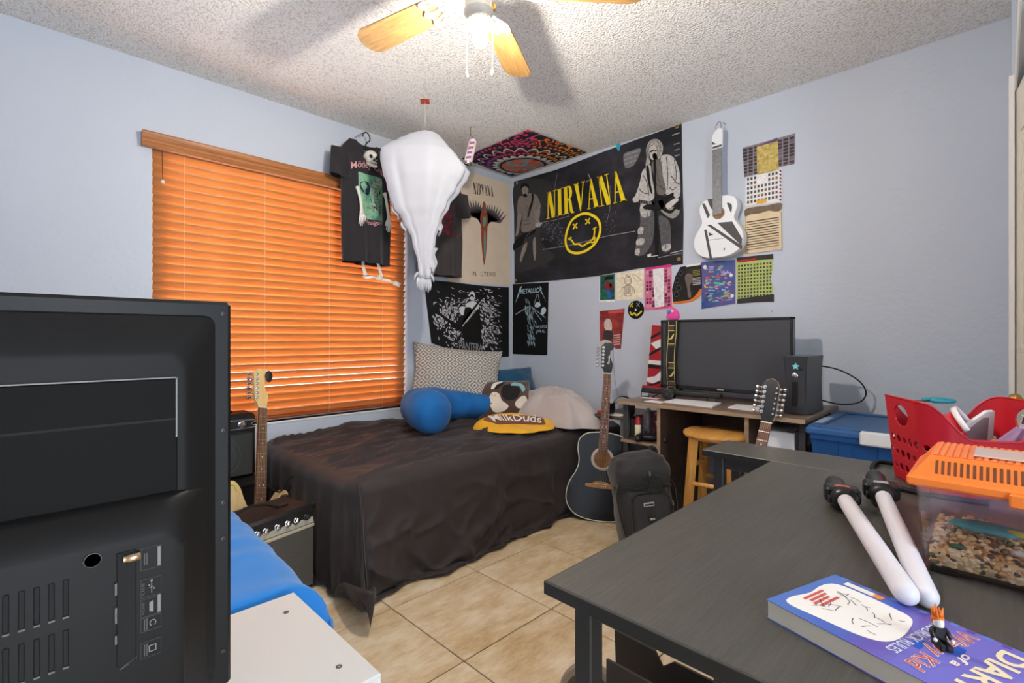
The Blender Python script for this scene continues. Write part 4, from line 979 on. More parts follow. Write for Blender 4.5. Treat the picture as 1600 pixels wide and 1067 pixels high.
def guitar(name, label, M, outline, depth, join, nut, body_mat, side_mat, neck_mat, head_mat, acoustic=True, head=HEAD6, tilt=0.0, frets=True, tuners=True, heads=1.0, fbw=(.056, .044), tune_mat=None, keep_body=True):
    t = thing(name, label, 'guitar', M=M)
    Fx = frame((0, 0, 0), (1, 0, 0), (0, 0, 1), (0, -1, 0))       # poly plane x/z, positive towards the viewer
    ol = [(p[0], p[1]) for p in catmull(outline, 6)]
    if keep_body:
        ins = [(p[0]*.985, .25+(p[1]-.25)*.985) for p in ol]
        b = MB(); n = len(ol)
        vs = [Fx @ Vector((p[0], p[1], 0)) for p in ins]+[Fx @ Vector((p[0], p[1], -.006)) for p in ol]+[Fx @ Vector((p[0], p[1], -depth+.006)) for p in ol]+[Fx @ Vector((p[0], p[1], -depth)) for p in ins]
        b.add(vs, [list(range(n))], 0); base = len(b.v)-4*n
        for k in range(3):
            for i in range(n): b.f.append([base+k*n+i, base+k*n+(i+1) % n, base+(k+1)*n+(i+1) % n, base+(k+1)*n+i]); b.mi.append(0 if k == 0 else 1)
        b.f.append([base+3*n+i for i in range(n)][::-1]); b.mi.append(1)
        b.build('body', [body_mat, side_mat], t, 35)
    w0, w1 = fbw; z0 = join-.11 if acoustic else join-.07
    fn = MB()
    fn.add([(-w0/2, -.002, z0), (w0/2, -.002, z0), (w1/2, -.008, nut), (-w1/2, -.008, nut), (-w0/2, -.010, z0), (w0/2, -.010, z0), (w1/2, -.014, nut), (-w1/2, -.014, nut)], [(0, 1, 2, 3), (4, 5, 6, 7), (0, 1, 5, 4), (1, 2, 6, 5), (2, 3, 7, 6), (3, 0, 4, 7)])
    fb = fn.build('fretboard', fretwood(), t)
    nk = MB().tube([(0, .006, join-.03), (0, .004, join+.03), (0, .002, nut)], [w0*.48, w0*.46, w1*.48], 14, flat=.62)
    nk.v = [Vector((p.x, max(p.y, -.006) if p.y < 0 else p.y, p.z)) for p in nk.v]
    nk.build('neck', neck_mat, t, True)
    if frets:
        sc = (nut-z0)*1.42
        for k in range(1, 21):
            z = nut-sc*(1-2**(-k/12))
            if z < z0+.004: break
            w = w1+(w0-w1)*(nut-z)/(nut-z0); y = -.014+.004*(nut-z)/(nut-z0)
            MB().box(-w/2, w/2, y-.0012, y+.001, z-.001, z+.001).build('fret', M_steel, fb)
            if k in (3, 5, 7, 9, 12, 15, 17):
                zz = nut-sc*(1-2**(-(k-.5)/12))
                for xx in ((-.011, .011) if k == 12 else (0,)): MB().lathe([(.0032, 0), (.0032, .0008), (0, .0009)], 10, frame((xx, y-.0002, zz), (1, 0, 0), (0, 0, 1), (0, -1, 0))).build('inlay_dot', M_dot, fb)
    MB().box(-w1/2, w1/2, -.017, -.008, nut-.001, nut+.004).build('nut', M_dot, t)
    Mh = Matrix.Translation((0, -.004, nut+.004)) @ Matrix.Rotation(tilt, 4, 'X')
    hd = MB().prism([(p[0]*heads, p[1]*heads) for p in head], -.011, .002, Mh @ Fx)
    ho = hd.build('headstock', head_mat, t, 40)
    if tuners:
        for k in range(6):
            z = (.045+.0225*k)*heads; x = (-.030-.0005*k)*heads
            q = MB().cyl((x, -.002, z), (x, -.014, z), .0042, n=10).cyl((x, -.002, z), (x, -.005, z), .008, n=12)
            q.box(x-.020, x-.008, .006, .014, z-.006, z+.006, .002).cyl((x-.018, .010, z), (x-.027, .010, z), .003, n=8)
            q.lathe([(.004, 0), (.009, .004), (.009, .012), (.004, .015)], 10, frame((x-.027, .010, z), (0, 1, 0), (0, 0, 1), (-1, 0, 0)))
            q.v = [Mh @ p for p in q.v]
            q.build('tuning_peg', tune_mat or M_chrome, t, 40)
    t['w1'] = w1
    return t, Fx, Mh
def strings(t, z0, zn, y0, w0=.05, w1=.036, mat=None):
    for k in range(6):
        a = (k-2.5)/5
        MB().tube([(a*w0, y0, z0), (a*w1, -.0185, zn)], .00055, 4).build('string', mat or STRG, t)
# black acoustic leaning beside the bed
def lean(bottom, upv, nrm):
    up = Vector(upv).normalized(); n = Vector(nrm); n = (n-up*n.dot(up)).normalized(); r = up.cross(n)*1.0
    # local x = viewer's right, local -y = front normal
    x = (-n).cross(up)*-1
    x = up.cross(n)
    return frame(bottom, x, -n, up)
GBLK = plain('gloss_black_lacquer', (20, 20, 22), .22, spec=.5, coat=.4)
Mg = lean((2.375, 1.662, .006), (.200, .065, 1.0), (-.82, -.56, .12))
g, Fx, Mh = guitar('acoustic_guitar', 'black acoustic guitar leaning by the end of the bed', Mg, ACO, .105, .506, .862, GBLK, GBLK, wood('neck_maple_dark', (60, 44, 36), (84, 62, 48), .4, 30, (10, 10, 1)), GBLK)
bind = [Vector((p[0], -.001, p[1])) for p in catmull(ACO, 6)]
MB().tube(bind, .0028, 6, closed=True).build('binding', plain('binding_cream', (226, 220, 206), .4), g, True)
bind2 = [Vector((p[0], .104, p[1])) for p in catmull(ACO, 6)]
MB().tube(bind2, .0024, 6, closed=True).build('binding', plain('binding_cream', (226, 220, 206), .4), g, True)
hc = Vector((0, 0, .352))
MB().lathe([(.050, .0005), (.053, .0015), (.066, .0015), (.067, .0005)], 36, frame(hc, (1, 0, 0), (0, 0, 1), (0, -1, 0)), cap=False).build('rosette', plain('rosette_grey', (176, 170, 160), .4), g, True)
MB().sheet([disc((hc.x, hc.z), .050, n=36)], .0008, Fx).build('sound_hole', wood('hole_wood', (96, 62, 36), (146, 100, 60), .7, 30, (2, 2, 10)), g)
MB().sheet([[(p[0], p[1]) for p in catmull([(.052, .345), (.085, .32), (.112, .29), (.115, .25), (.09, .22), (.05, .235), (.022, .262), (.030, .300)], 5)]], .0012, Fx).build('pickguard', plain('pickguard_black', (9, 9, 11), .12), g)
brg = catmull([(-.088, .205), (-.05, .212), (-.03, .222), (.03, .222), (.05, .212), (.088, .205), (.085, .188), (.04, .186), (0, .183), (-.04, .186), (-.085, .188)], 4)
bo = MB().prism(brg, 0, .008, Fx).build('bridge', wood('bridge_rosewood', (150, 106, 66), (180, 132, 84), .45, 40, (2, 10, 10)), g, 40)
MB().box(-.036, .036, -.012, -.008, .207, .210).build('saddle', M_dot, bo)
for k in range(6): MB().ball(((k-2.5)*.0105, -.009, .196), .003, n=8, m=6).build('bridge_pin', M_dot, bo, True)
strings(g, .20, .866, -.011)
text(MB(), 'Fender', lambda x, y: Mh @ Fx @ Vector((.004-.013*y+.006, .055+.06*x, .0026)), .01, .3).build('lettering', plain('logo_silver', (216, 214, 206), .4), g)

# natural electric guitar in front of the window
ASH = wood('natural_ash', (214, 178, 122), (232, 204, 156), .35, 26, (8, 2, 1.2), coat=.3)
MAPLE = wood('maple', (214, 176, 112), (230, 198, 140), .35, 24, (10, 10, 1))
Mg = lean((.742, 2.33, .004), (.112, .29, .90), (.30, -.93, .25))
g, Fx, Mh = guitar('electric_guitar', 'natural wood electric guitar with rosewood neck leaning below the window', Mg, STR, .045, .305, .765, ASH, ASH, MAPLE, MAPLE, False, heads=1.02)
MB().sheet([[(p[0], p[1]) for p in catmull([(-.05, .31), (.05, .31), (.07, .27), (.075, .20), (.09, .13), (.06, .09), (.0, .10), (-.05, .14), (-.075, .22), (-.085, .30)], 5)]], .0012, Fx).build('pickguard', plain('guard_black', (24, 24, 26), .3), g)
for z in (.135, .185, .235): MB().box(-.042, .042, -.009, -.001, z-.009, z+.009, .003).build('pickup', M_blackpl, g)
MB().box(-.04, .04, -.012, -.001, .075, .11, .003).build('bridge', M_chrome, g)
for c in ((.085, .12), (.10, .085), (.11, .05)): MB().lathe([(.011, 0), (.011, .010), (.009, .014), (0, .014)], 16, frame((c[0], -.001, c[1]), (1, 0, 0), (0, 0, 1), (0, -1, 0))).build('knob', M_blackpl, g, 40)
strings(g, .10, .769, -.012)
sp_ = MB().ball((.026, -.016, .925), .020, .008, .030, n=14, m=10); sp_.build('clip_tuner', plain('clip_tuner_black', (24, 22, 22), .6), g, True)

# second electric leaning on the computer desk, only head and neck show
REDW = wood('neck_red_maple', (196, 146, 100), (222, 180, 130), .35, 24, (10, 10, 1))
Mg = lean((2.010, .795, .004), (.425, -.065, .865), (-.92, -.05, .40))
HEADR = [(-.021, 0), (-.030, .025), (-.040, .04), (-.046, .17), (-.036, .188), (-.010, .20), (.012, .19), (.026, .16), (.028, .05), (.024, .02), (.021, 0)]
g, Fx, Mh = guitar('electric_guitar', 'electric guitar leaning on the brown desk with its chrome tuners beside the games console', Mg, STR, .045, .305, .765, plain('guitar_black_body', (24, 24, 26), .3), M_blackpl, REDW, [GBLK, REDW][0], False, head=HEADR, tilt=.16, heads=1.0)
MB().prism([(p[0]*1.01, p[1]*1.01) for p in HEADR], -.013, -.001, Mh @ Fx).build('headstock_back', REDW, g)
strings(g, .10, .769, -.012, mat=M_chrome)
# tuners on the other side as well
for k in range(6):
    z = .040+.0235*k; x = .024
    q = MB().cyl((x-.004, -.002, z), (x-.004, -.014, z), .0042, n=10).box(x, x+.010, .006, .014, z-.006, z+.006, .002).cyl((x+.008, .010, z), (x+.016, .010, z), .003, n=8)
    q.lathe([(.004, 0), (.009, .004), (.009, .012), (.004, .015)], 10, frame((x+.016, .010, z), (0, 1, 0), (0, 0, -1), (1, 0, 0))); q.v = [Mh @ p for p in q.v]
    q.build('tuning_peg', M_chrome, g, 40)

# white home-made guitar hung on the right wall
def m_taped():
    t = NT('white_painted_board'); v = t.coord('Object')
    t.col(t.mix(t.math('GREATER_THAN', t.noise(v, 38, 5, .75, (1, 1, 2.4)), .64), lin((232, 234, 238)), lin((120, 122, 124)))); t.b.inputs['Roughness'].default_value = .5; return t.m
WG = m_taped(); TAPE = plain('silver_tape', (132, 134, 138), .35, .5, vary=.25, vscale=60); DTAPE = plain('dark_tape', (74, 74, 76), .6, vary=.25, vscale=160)
WHT = plain('white_gloss_paint', (236, 239, 244), .35)
WOUT = [(0, 0), (.07, .006), (.122, .035), (.146, .085), (.140, .14), (.110, .19), (.095, .225), (.108, .27), (.112, .31), (.092, .345), (.045, .36), (0, .362)]
WOUT = WOUT+[(-x, z) for x, z in WOUT[-2:0:-1]]
Mg = frame((2.915, 1.195, 1.545), (0, -1, 0), (1, 0, 0), (0, 0, 1))
WHEAD = [(-.030, 0), (-.032, .06), (-.028, .085), (-.008, .11), (.016, .118), (.030, .105), (.030, .03), (.028, 0)]
g, Fx, Mh = guitar('painted_guitar', 'small white guitar with grey tape stripes hanging on the right wall', Mg, WOUT, .06, .362, .640, WHT, WHT, WHT, WHT, True, head=WHEAD, frets=False, tuners=False, fbw=(.052, .052))
for ch in list(g.children):
    if ch.name.startswith('fretboard'): ch.data.materials[0] = TAPE; ch.name = 'taped_fretboard'
MB().sheet([disc((0.005, .262), .034, n=28)], .0006, Fx).build('sound_hole', wood('hole_wood2', (128, 92, 60), (168, 128, 90), .7, 30, (2, 2, 10)), g)
MB().lathe([(.034, .0005), (.034, .002), (.036, .002), (.036, .0005)], 28, frame((.005, 0, .262), (1, 0, 0), (0, 0, 1), (0, -1, 0)), cap=False).build('hole_rim', plain('rim_grey', (150, 150, 152), .5), g, True)
Zg = lambda x, y: (-(on_g(x, y)[0])-0, 0)
def on_g(px, py):
    r = (px-800)/FPX; d = 2.915/S2/(1+r); return (1.195-(1-r)*d*S2, 1.07-(py-528)/FPX*d-1.545)
Zt = crop(on_g, 1080, 190, 3.556)
for name, polys, m in (('tape_stripe', [tr(Zt, [(72, 602), (86, 600), (118, 764), (104, 768)])], DTAPE), ('tape_stripe', [tr(Zt, [(60, 455), (76, 455), (105, 520), (92, 538)])], DTAPE),
                       ('tape_stripe', [tr(Zt, [(88, 575), (108, 572), (284, 690), (282, 712)])], DTAPE), ('tape_patch', [tr(Zt, [(145, 562), (228, 555), (284, 650), (280, 690)])], DTAPE),
                       ('tape_patch', [tr(Zt, [(90, 432), (150, 420), (160, 455), (118, 492), (104, 470)])], DTAPE), ('tape_triangle', [tr(Zt, [(98, 615), (124, 628), (100, 636)])], DTAPE),
                       ('pencil_marking', stroke(tr(Zt, [(92, 660), (180, 648)]), .002), BK), ('tape_chip', [sm(Zt, [(200, 450), (226, 462), (222, 505), (205, 470)], 3)], DTAPE),
                       ('tape_chip', [tr(Zt, [(180, 704), (188, 702), (184, 722)])], BK)):
    MB().sheet(polys, .0012, Fx).build(name, m, g, fix=False)
MB().sheet([[(-.028, .004), (.026, .006), (.026, .018), (-.028, .016)]], .0034, Mh @ Fx).build('tape_band', DTAPE, g)
MB().sheet([[(-.031, .03), (-.004, .026), (-.030, .048)]], .0034, Mh @ Fx).build('tape_triangle', DTAPE, g)
MB().tube(catmull([(-.004, 0, .74), (-.010, -.004, .775), (.004, .02, .81), (.012, .02, .775), (.012, 0, .735)], 5, False), .0018, 6).build('hanging_loop', plain('string_brown', (140, 100, 84), .9), g)
q = MB().cyl((2.95, 1.178, 2.35), (2.99, 1.178, 2.352), .002, n=8); q.build('loop_nail', M_steel); tag(bpy.data.objects['loop_nail'], 'thin nail holding the white guitar loop', 'nail')
# red striped board behind the monitor
def m_rboard():
    return plain('red_lacquer', (176, 34, 48), .35)
rb = thing('striped_guitar_board', 'red board with black and white stripes leaning on the wall behind the monitor', 'board', M=frame((2.895, 1.61, .7235), (.02, -.98, 0), (1, 0, 0), (0, 0, 1)) @ Matrix.Rotation(math.radians(3.5), 4, 'Y') @ Matrix.Rotation(math.radians(-4), 4, 'X'))
MB().box(-.045, .05, 0, .02, 0, .43, .002).build('panel', m_rboard(), rb)
Fb = frame((0, 0, 0), (1, 0, 0), (0, 0, 1), (0, -1, 0))
for polys, m in (([[(-.045, .335), (.05, .39), (.05, .41), (-.045, .355)], [(-.045, .225), (.05, .285), (.05, .305), (-.045, .245)], [(-.045, .150), (.05, .150), (.05, .172), (-.045, .172)], [(-.045, .02), (.05, .06), (.05, .075), (-.045, .035)]], M_blackpl),
                 ([[(-.04, .31), (.03, .345), (.045, .30), (0, .275)], [(-.045, .176), (.05, .176), (.05, .202), (-.045, .202)], [(-.045, .085), (.01, .10), (.05, .14), (.05, .08), (0, .05), (-.045, .06)]], WHT)):
    for p in polys: MB().sheet([p], .0006, Fb).build('stripe', m, rb, fix=False)
rbase = MB().box(-.05, .30, -.05, .02, 0, .035, .004).build('red_base', m_rboard(), rb)
for x in (.10, .22): MB().box(x, x+.03, -.0515, .0, .001, .0358).build('stripe', M_blackpl, rb)
for x in (.14,): MB().box(x, x+.05, -.0515, .0, .001, .0358).build('stripe', WHT, rb)
# ------------------------------------------------------------------ things hanging by the window
FWD = Vector((S2, S2, 0)); RGT = Vector((S2, -S2, 0))
# ghost made of draped white cloth
gh = thing('hanging_ghost', 'white cloth ghost hanging on a thread from the ceiling', 'decoration', (1.655, 2.367, 1.37))
gz = .90
Ltab = [(0, .030), (.06, .034), (.14, .042), (.30, .075), (.42, .13), (.50, .185), (.56, .205), (.66, .225), (.75, .250), (.83, .262), (.87, .262), (.90, .225), (.935, .16), (.97, .095), (1, .006)]
Rtab = [(0, .030), (.06, .034), (.14, .038), (.30, .06), (.42, .095), (.52, .14), (.62, .20), (.70, .245), (.735, .258), (.77, .235), (.84, .185), (.90, .135), (.95, .10), (.98, .07), (1, .006)]
def gfn(u, v):
    th = u*2*PI; c, s = math.cos(th), math.sin(th)
    z = v; l = interp(Ltab, z); r = interp(Rtab, z)
    w = r if c > 0 else l
    dp = min(.115, .45*(l+r)*.5+.008)*(1 if z < .95 else 1)
    f = 1+(.13*math.sin(th*7+3*nz(z*3, 0, 1))+.07*math.sin(th*13+1))*min(1, (1-z)/.3)*max(.25, 1-z*.4)
    x = w*abs(c)**.8*(1 if c > 0 else -1)*(.97+.05*math.sin(th*9)); y = dp*s*f
    zz = z*gz
    if v < .12: zz = z*gz+.05*nz(th*3, 4, 2)*(1-v/.12)
    q = RGT*x+FWD*y
    return Vector((q.x, q.y, zz))
GC = NT('thin_white_cloth'); GC.col(lin((212, 215, 222))); GC.b.inputs['Roughness'].default_value = .9; GC.b.inputs['Specular IOR Level'].default_value = .1
_tr = GC.new('ShaderNodeBsdfTranslucent'); _tr.inputs[0].default_value = (.86, .9, 1, 1); _mx = GC.new('ShaderNodeMixShader'); _mx.inputs[0].default_value = .3
GC.lk(GC.b.outputs[0], _mx.inputs[1]); GC.lk(_tr.outputs[0], _mx.inputs[2]); GC.lk(_mx.outputs[0], GC.out.inputs[0]); GCM = GC.m
MB().grid(gfn, 84, 70, True).build('draped_cloth', GCM, gh, True)
def tatter(x0, z0, x1, z1, w, n=8, y=0.0):
    def fn(u, v):
        x = x0+(x1-x0)*v+(u-.5)*w*(1-v*.75)+.012*math.sin(v*9+u*3); z = z0+(z1-z0)*v
        q = RGT*x+FWD*(y+.015*math.sin(u*9+v*5)); return Vector((q.x, q.y, z))
    o = MB().grid(fn, 6, n).build('tattered_edge', GCM, gh, True); solidify(o, .001)
tatter(-.175, .50, -.150, .385, .075); tatter(-.125, .40, -.110, .30, .05); tatter(.088, .40, .085, .29, .03); tatter(.05, .22, .045, .05, .05)
for hx, hz, sgn in ((-.020, .055, -1), (.018, .045, 1)):
    hb = MB()
    palm = [RGT*hx+FWD*(-.03)+Vector((0, 0, hz+.07)), RGT*(hx+.002)+FWD*(-.035)+Vector((0, 0, hz+.02)), RGT*(hx+.003)+FWD*(-.037)+Vector((0, 0, hz-.01))]
    hb.tube(palm, [.008, .017, .017], 10, flat=.7)
    for k, (dx, ln) in enumerate(((-.015, .055), (-.006, .070), (.004, .075), (.013, .062))):
        p0 = palm[2]+RGT*dx; hb.tube([p0, p0+RGT*dx*.35+Vector((0, 0, -ln*.55)), p0+RGT*dx*.25-FWD*.006+Vector((0, 0, -ln))], [.007, .0065, .003], 7)
    hb.tube([palm[1]+RGT*.014*sgn, palm[1]+RGT*.032*sgn+Vector((0, 0, -.02)), palm[1]+RGT*.036*sgn+Vector((0, 0, -.045))], [.008, .007, .003], 7)
    hb.build('hand', GCM, gh, True)
MB().tube([(0, 0, gz-.01), (0, 0, ZC-1.37-.002)], .0008, 5).build('thread', plain('white_thread', (235, 235, 235), .8), gh)
q = MB().box(-.026, .026, -.030, .030, -.0015, 0).build('picture_sticker', m_splash('sticker_red', [(60, 50, 40), (190, 50, 40), (220, 90, 50), (60, 90, 60), (200, 190, 170)], 40, 2, kind='Object'), None, M=Matrix.Translation((1.655, 2.367, ZC-.0015)) @ Matrix.Rotation(math.radians(-40), 4, 'Z'))
tag(q, 'small red and green sticker on the ceiling above the ghost', 'sticker')

# t-shirt builder: body with sleeves, hung flat and facing -Y
def tshirt(name, label, M, mat, W=.50, H=.72, depth=.05, cat='shirt'):
    t = thing(name, label, cat, M=M)
    def body(u, v):
        th = u*2*PI; c, s = math.cos(th), math.sin(th)
        z = -H*(1-v)
        half = W/2*(.84+.05*math.sin(v*3)) if v < .72 else W/2*(.86+.14*min(1, (v-.72)/.14))
        if v > .86: half = W/2*(1-.42*((v-.86)/.14)**1.6); z = -H*(1-v)+.035*((v-.86)/.14)-.0
        x = half*c
        fold = .014*math.sin(c*9+2)*(1-v)*1.3+.008*nz(c*4, v*4, 2)
        y = depth*(.30+.7*(1-v)**.5*.8)*s*(1-.5*(v > .9))+fold
        if v > .95 and abs(c) < .6: z -= (.055 if s < 0 else .01)*(1-(c/.6)**2)*((v-.95)/.05)
        return Vector((x, y, z))
    MB().grid(body, 64, 44, True).build('body', mat, t, True)
    for sg in (-1, 1):
        def slv(u, v):
            th = u*2*PI; a = Vector((sg*W*.42, 0, -.055)); b = Vector((sg*(W*.42+.022), -.008, -.225))
            p = a+(b-a)*v; d = (b-a).normalized(); side = Vector((d.z, 0, -d.x))*sg
            r1 = .072-.004*v; r2 = .030
            return p+side*math.cos(th)*r1*-1+Vector((0, 1, 0))*math.sin(th)*r2*(1+.3*math.sin(th*3+v*4))
        MB().grid(slv, 24, 10, True).build('sleeve', mat, t, True)
    def front(x, z, lift=.004):
        # front surface depth under a point (x, z) of the print
        v = 1+z/H; half = W/2*.86; c = max(-.98, min(.98, x/half)); s = -math.sqrt(1-c*c)
        fold = .014*math.sin(c*9+2)*(1-v)*1.3+.008*nz(c*4, v*4, 2)
        return depth*(.30+.7*(1-v)**.5*.8)*s*(1-.5*(v > .9))+fold-lift
    return t, front
CHAR = fabric('washed_black_jersey', (42, 40, 44), .85, .15, .12)
def hanger(M, w=.40, name='hanger', label=None):
    t = thing(name, label, 'hanger', M=M)
    pts = catmull([(-w/2, 0, -.10), (-w*.25, 0, -.055), (0, 0, 0), (w*.25, 0, -.055), (w/2, 0, -.10), (0, 0, -.105)], 5)
    MB().tube(pts, .004, 8, closed=True).build('frame', M_blackpl, t, True)
    hk = [(0, 0, 0), (0, 0, .035), (.012, 0, .055), (.030, 0, .075), (.026, 0, .105), (.004, 0, .118), (-.018, 0, .105), (-.020, 0, .088)]
    MB().tube(catmull(hk, 5, False), .004, 8).build('hook', M_blackpl, t, True)
    return t
Msh = Matrix.Translation((1.555, 2.872, 2.272)) @ Matrix.Rotation(math.radians(6), 4, 'Z')
sh, fr = tshirt('band_shirt', 'black band t-shirt with pink lettering and green print hanging before the blind', Msh, CHAR, .40, .73, .075)
hanger(Matrix.Translation((1.555, 2.872, 2.262)) @ Matrix.Rotation(math.radians(6), 4, 'Z'), .26, label='black plastic hanger holding the band t-shirt above the blind')
MB().cyl((1.538, 2.872, 2.372), (1.538, 2.99, 2.376), .0022, n=8).build('hook_nail', M_steel); tag(bpy.data.objects['hook_nail'], 'steel nail carrying the hanger of the band t-shirt', 'nail')
def shp(polys, mat, name, lift, nsub=1):
    mb = MB()
    for poly in polys: mb.add([(p[0], fr(p[0], p[1], lift), p[1]) for p in poly], [list(range(len(poly)))])
    return mb.build(name, mat, sh, fix=False)
def gridpatch(x0, x1, z0, z1, lift, mat, name, n=10):
    return MB().grid(lambda u, v: Vector((x0+(x1-x0)*u, fr(x0+(x1-x0)*u, z0+(z1-z0)*v, lift), z0+(z1-z0)*v)), n, n).build(name, mat, sh, True)
gridpatch(-.085, .095, -.455, -.175, .005, m_splash('green_tile_print', [(40, 70, 60), (96, 150, 122), (140, 186, 156), (60, 96, 84)], 16, 5, .7, kind='Object'), 'print_panel')
PK = ink('pinktext', (206, 150, 158))
text(MB(), 'Mötley Crüe', lambda x, y: Vector((-.125+.25*x, fr(-.125+.25*x, -.17+.06*y, .006), -.165+.055*y+.03*math.sin(x*PI)-.012)), .01).build('lettering', PK, sh, fix=False)
text(MB(), 'Dr. Feelgood', lambda x, y: Vector((-.09+.18*x, fr(-.09+.18*x, -.50, .006), -.497+.034*y+.02*(2*x-1)**2)), .006, .2).build('lettering', PK, sh, fix=False)
shp([catmull([(-.075, -.24), (-.02, -.225), (0, -.26), (-.02, -.31), (-.07, -.29)], 4)], ink('navyprint', (30, 34, 56)), 'printed_marking', .007)
rng = random.Random(4)
bone_l = []
for i in range(70):
    x = rng.gauss(.035, .022); z = rng.uniform(-.42, -.20); a = rng.uniform(0, PI); l = rng.uniform(.012, .034)
    bone_l += stroke([(x-l*math.cos(a)/2, z-l*math.sin(a)/2), (x+l*math.cos(a)/2, z+l*math.sin(a)/2)], rng.uniform(.002, .006))
tag(shp(bone_l, ink('darkscribble', (50, 48, 46)), 'printed_marking', .008), kind='stuff')
tag(shp(bone_l[::3], ink('palescribble', (176, 170, 156)), 'printed_marking', .009), kind='stuff')
for k in range(1, 4): shp(stroke([(-.085, -.455+.07*k), (.095, -.455+.07*k)], .002), ink('darkscribble', (50, 48, 46)), 'printed_marking', .0065)

# plastic skeleton wearing the shirt
BONE = plain('plastic_bone', (226, 224, 216), .45); DARK = plain('socket_dark', (24, 22, 22), .8)
sk = thing('skeleton', 'white plastic skeleton wearing the black band t-shirt', 'skeleton', M=Matrix.Translation((1.568, 2.835, 2.20)))
def skull_fn(p):
    f = 1.0
    if p.z < -.012: f = .82-.10*min(1, (-.012-p.z)/.03)
    return Vector((p.x*f, p.y*f, p.z))
skl = MB().ball((0, 0, .010), .044, .050, .046, 24, 18, fn=skull_fn)
skl.build('skull', BONE, sk, True)
jaw = MB().tube([(-.028, -.006, -.030), (-.026, -.026, -.042), (-.012, -.042, -.050), (.012, -.042, -.050), (.026, -.026, -.042), (.028, -.006, -.030)], [.007, .009, .011, .011, .009, .007], 10); jaw.build('jaw', BONE, sk, True)
for s in (-1, 1): MB().ball((s*.018, -.040, .006), .0125, .010, .012, 14, 10).build('eye_socket', DARK, sk, True)
MB().prism([(-.006, -.018), (.006, -.018), (0, -.004)], .042, .048, frame((0, 0, 0), (1, 0, 0), (0, 0, 1), (0, -1, 0))).build('nose_hole', DARK, sk)
for k in range(7):
    x = (k-3)*.0055; MB().box(x-.0023, x+.0023, -.050, -.044, -.036, -.026, .001).build('tooth', BONE, sk)
sp2 = MB().tube([(0, .01, -.05), (0, .0, -.62)], .010, 10); sp2.build('spine', BONE, sk, True)
def bone(pts, r, name, knob=1.5):
    b = MB(); P = catmull(pts, 5, False); n = len(P)
    b.tube(P, [r*(1+(knob-1)*(math.exp(-(i/(n-1)*9)**2)+math.exp(-((1-i/(n-1))*9)**2))) for i in range(n)], 10); return b.build(name, BONE, sk, True)
MB().tube([(-.12, .035, -.085), (0, .015, -.055), (.12, .035, -.085)], .008, 8).build('collarbone', BONE, sk, True)
for s, xo, zh in ((-1, -.095, -.29), (1, .085, -.30)):
    sx = s*.14
    bone([(sx*.8, .040, -.085), (xo+s*.02, .045, -.17), (xo+s*.006, .010, -.205)], .009, 'upper_arm_bone')
    bone([(xo+s*.006, -.020, -.20), (xo+s*.002, -.055, zh), (xo+s*.004, -.070, zh-.07)], .0085, 'forearm_bone', 1.4)
    h0 = Vector((xo+s*.004, -.070, zh-.07))
    hb = MB().ball(h0+Vector((0, 0, -.008)), .014, .008, .014, 10, 8)
    for k in range(4):
        dx = (k-1.5)*.0085; ln = (.066, .076, .074, .058)[k]
        hb.tube([h0+Vector((dx*.6, 0, -.012)), h0+Vector((dx*1.1, -.004, -.012-ln*.5)), h0+Vector((dx*1.3, .002, -.012-ln))], [.0042, .0040, .0026], 7)
    hb.tube([h0+Vector((-s*.010, 0, -.008)), h0+Vector((-s*.022, -.004, -.030)), h0+Vector((-s*.024, -.004, -.052))], [.0045, .004, .0026], 7)
    hb.build('hand', BONE, sk, True)
for s, xk in ((-1, -.035), (1, .075)):
    bone([(s*.03+.01, .04, -.56), (xk, .03, -.66), (xk, .0, -.735)], .0095, 'leg_bone', 1.4)
    f0 = Vector((xk, .0, -.74)); e = Vector((.075, -.045, -.035)) if s > 0 else Vector((.055, -.05, -.012))
    fb_ = MB().tube([f0+Vector((-.012, .012, -.004)), f0+Vector((.004, 0, -.012)), f0+e*.55, f0+e], [.009, .014, .014, .007], 9, flat=.6)
    for k in range(4): fb_.tube([f0+e*.9+Vector((.004*k-.004, 0, .006*k-.008)), f0+e*1.35+Vector((.004*k-.004, 0, .006*k-.01))], [.004, .0025], 6)
    fb_.build('foot', BONE, sk, True)

# dark shirt behind the ghost
Ms2 = Matrix.Translation((2.165, 2.915, 2.205)) @ Matrix.Rotation(math.radians(-3), 4, 'Z')
s2, fr2 = tshirt('grey_shirt', 'dark grey t-shirt with a red print hanging behind the ghost', Ms2, fabric('faded_black_jersey', (62, 58, 58), .9, .15, .12), .44, .68, .06)
mb = MB(); rng = random.Random(9)
for i in range(50):
    x = rng.gauss(.05, .045); z = rng.uniform(-.38, -.16); a = rng.uniform(.6, 2.2); l = .03
    for q in stroke([(x-l*math.cos(a)/2, z-l*math.sin(a)/2), (x+l*math.cos(a)/2, z+l*math.sin(a)/2)], .006): mb.add([(p[0], fr2(p[0], p[1], .006), p[1]) for p in q], [[0, 1, 2, 3]])
tag(mb.build('printed_marking', ink('darkred', (150, 40, 56)), s2, fix=False), kind='stuff')
hanger(Matrix.Translation((2.165, 2.915, 2.195)) @ Matrix.Rotation(math.radians(-3), 4, 'Z'), .26, label='black plastic hanger holding the dark grey t-shirt')
c2 = MB().tube([(2.175, 2.915, 2.305), (2.175, 2.915, ZC-.002)], .0022, 6).build('hanger_wire', M_blackpl); tag(c2, 'short black wire from the ceiling to the grey shirt hanger', 'wire')
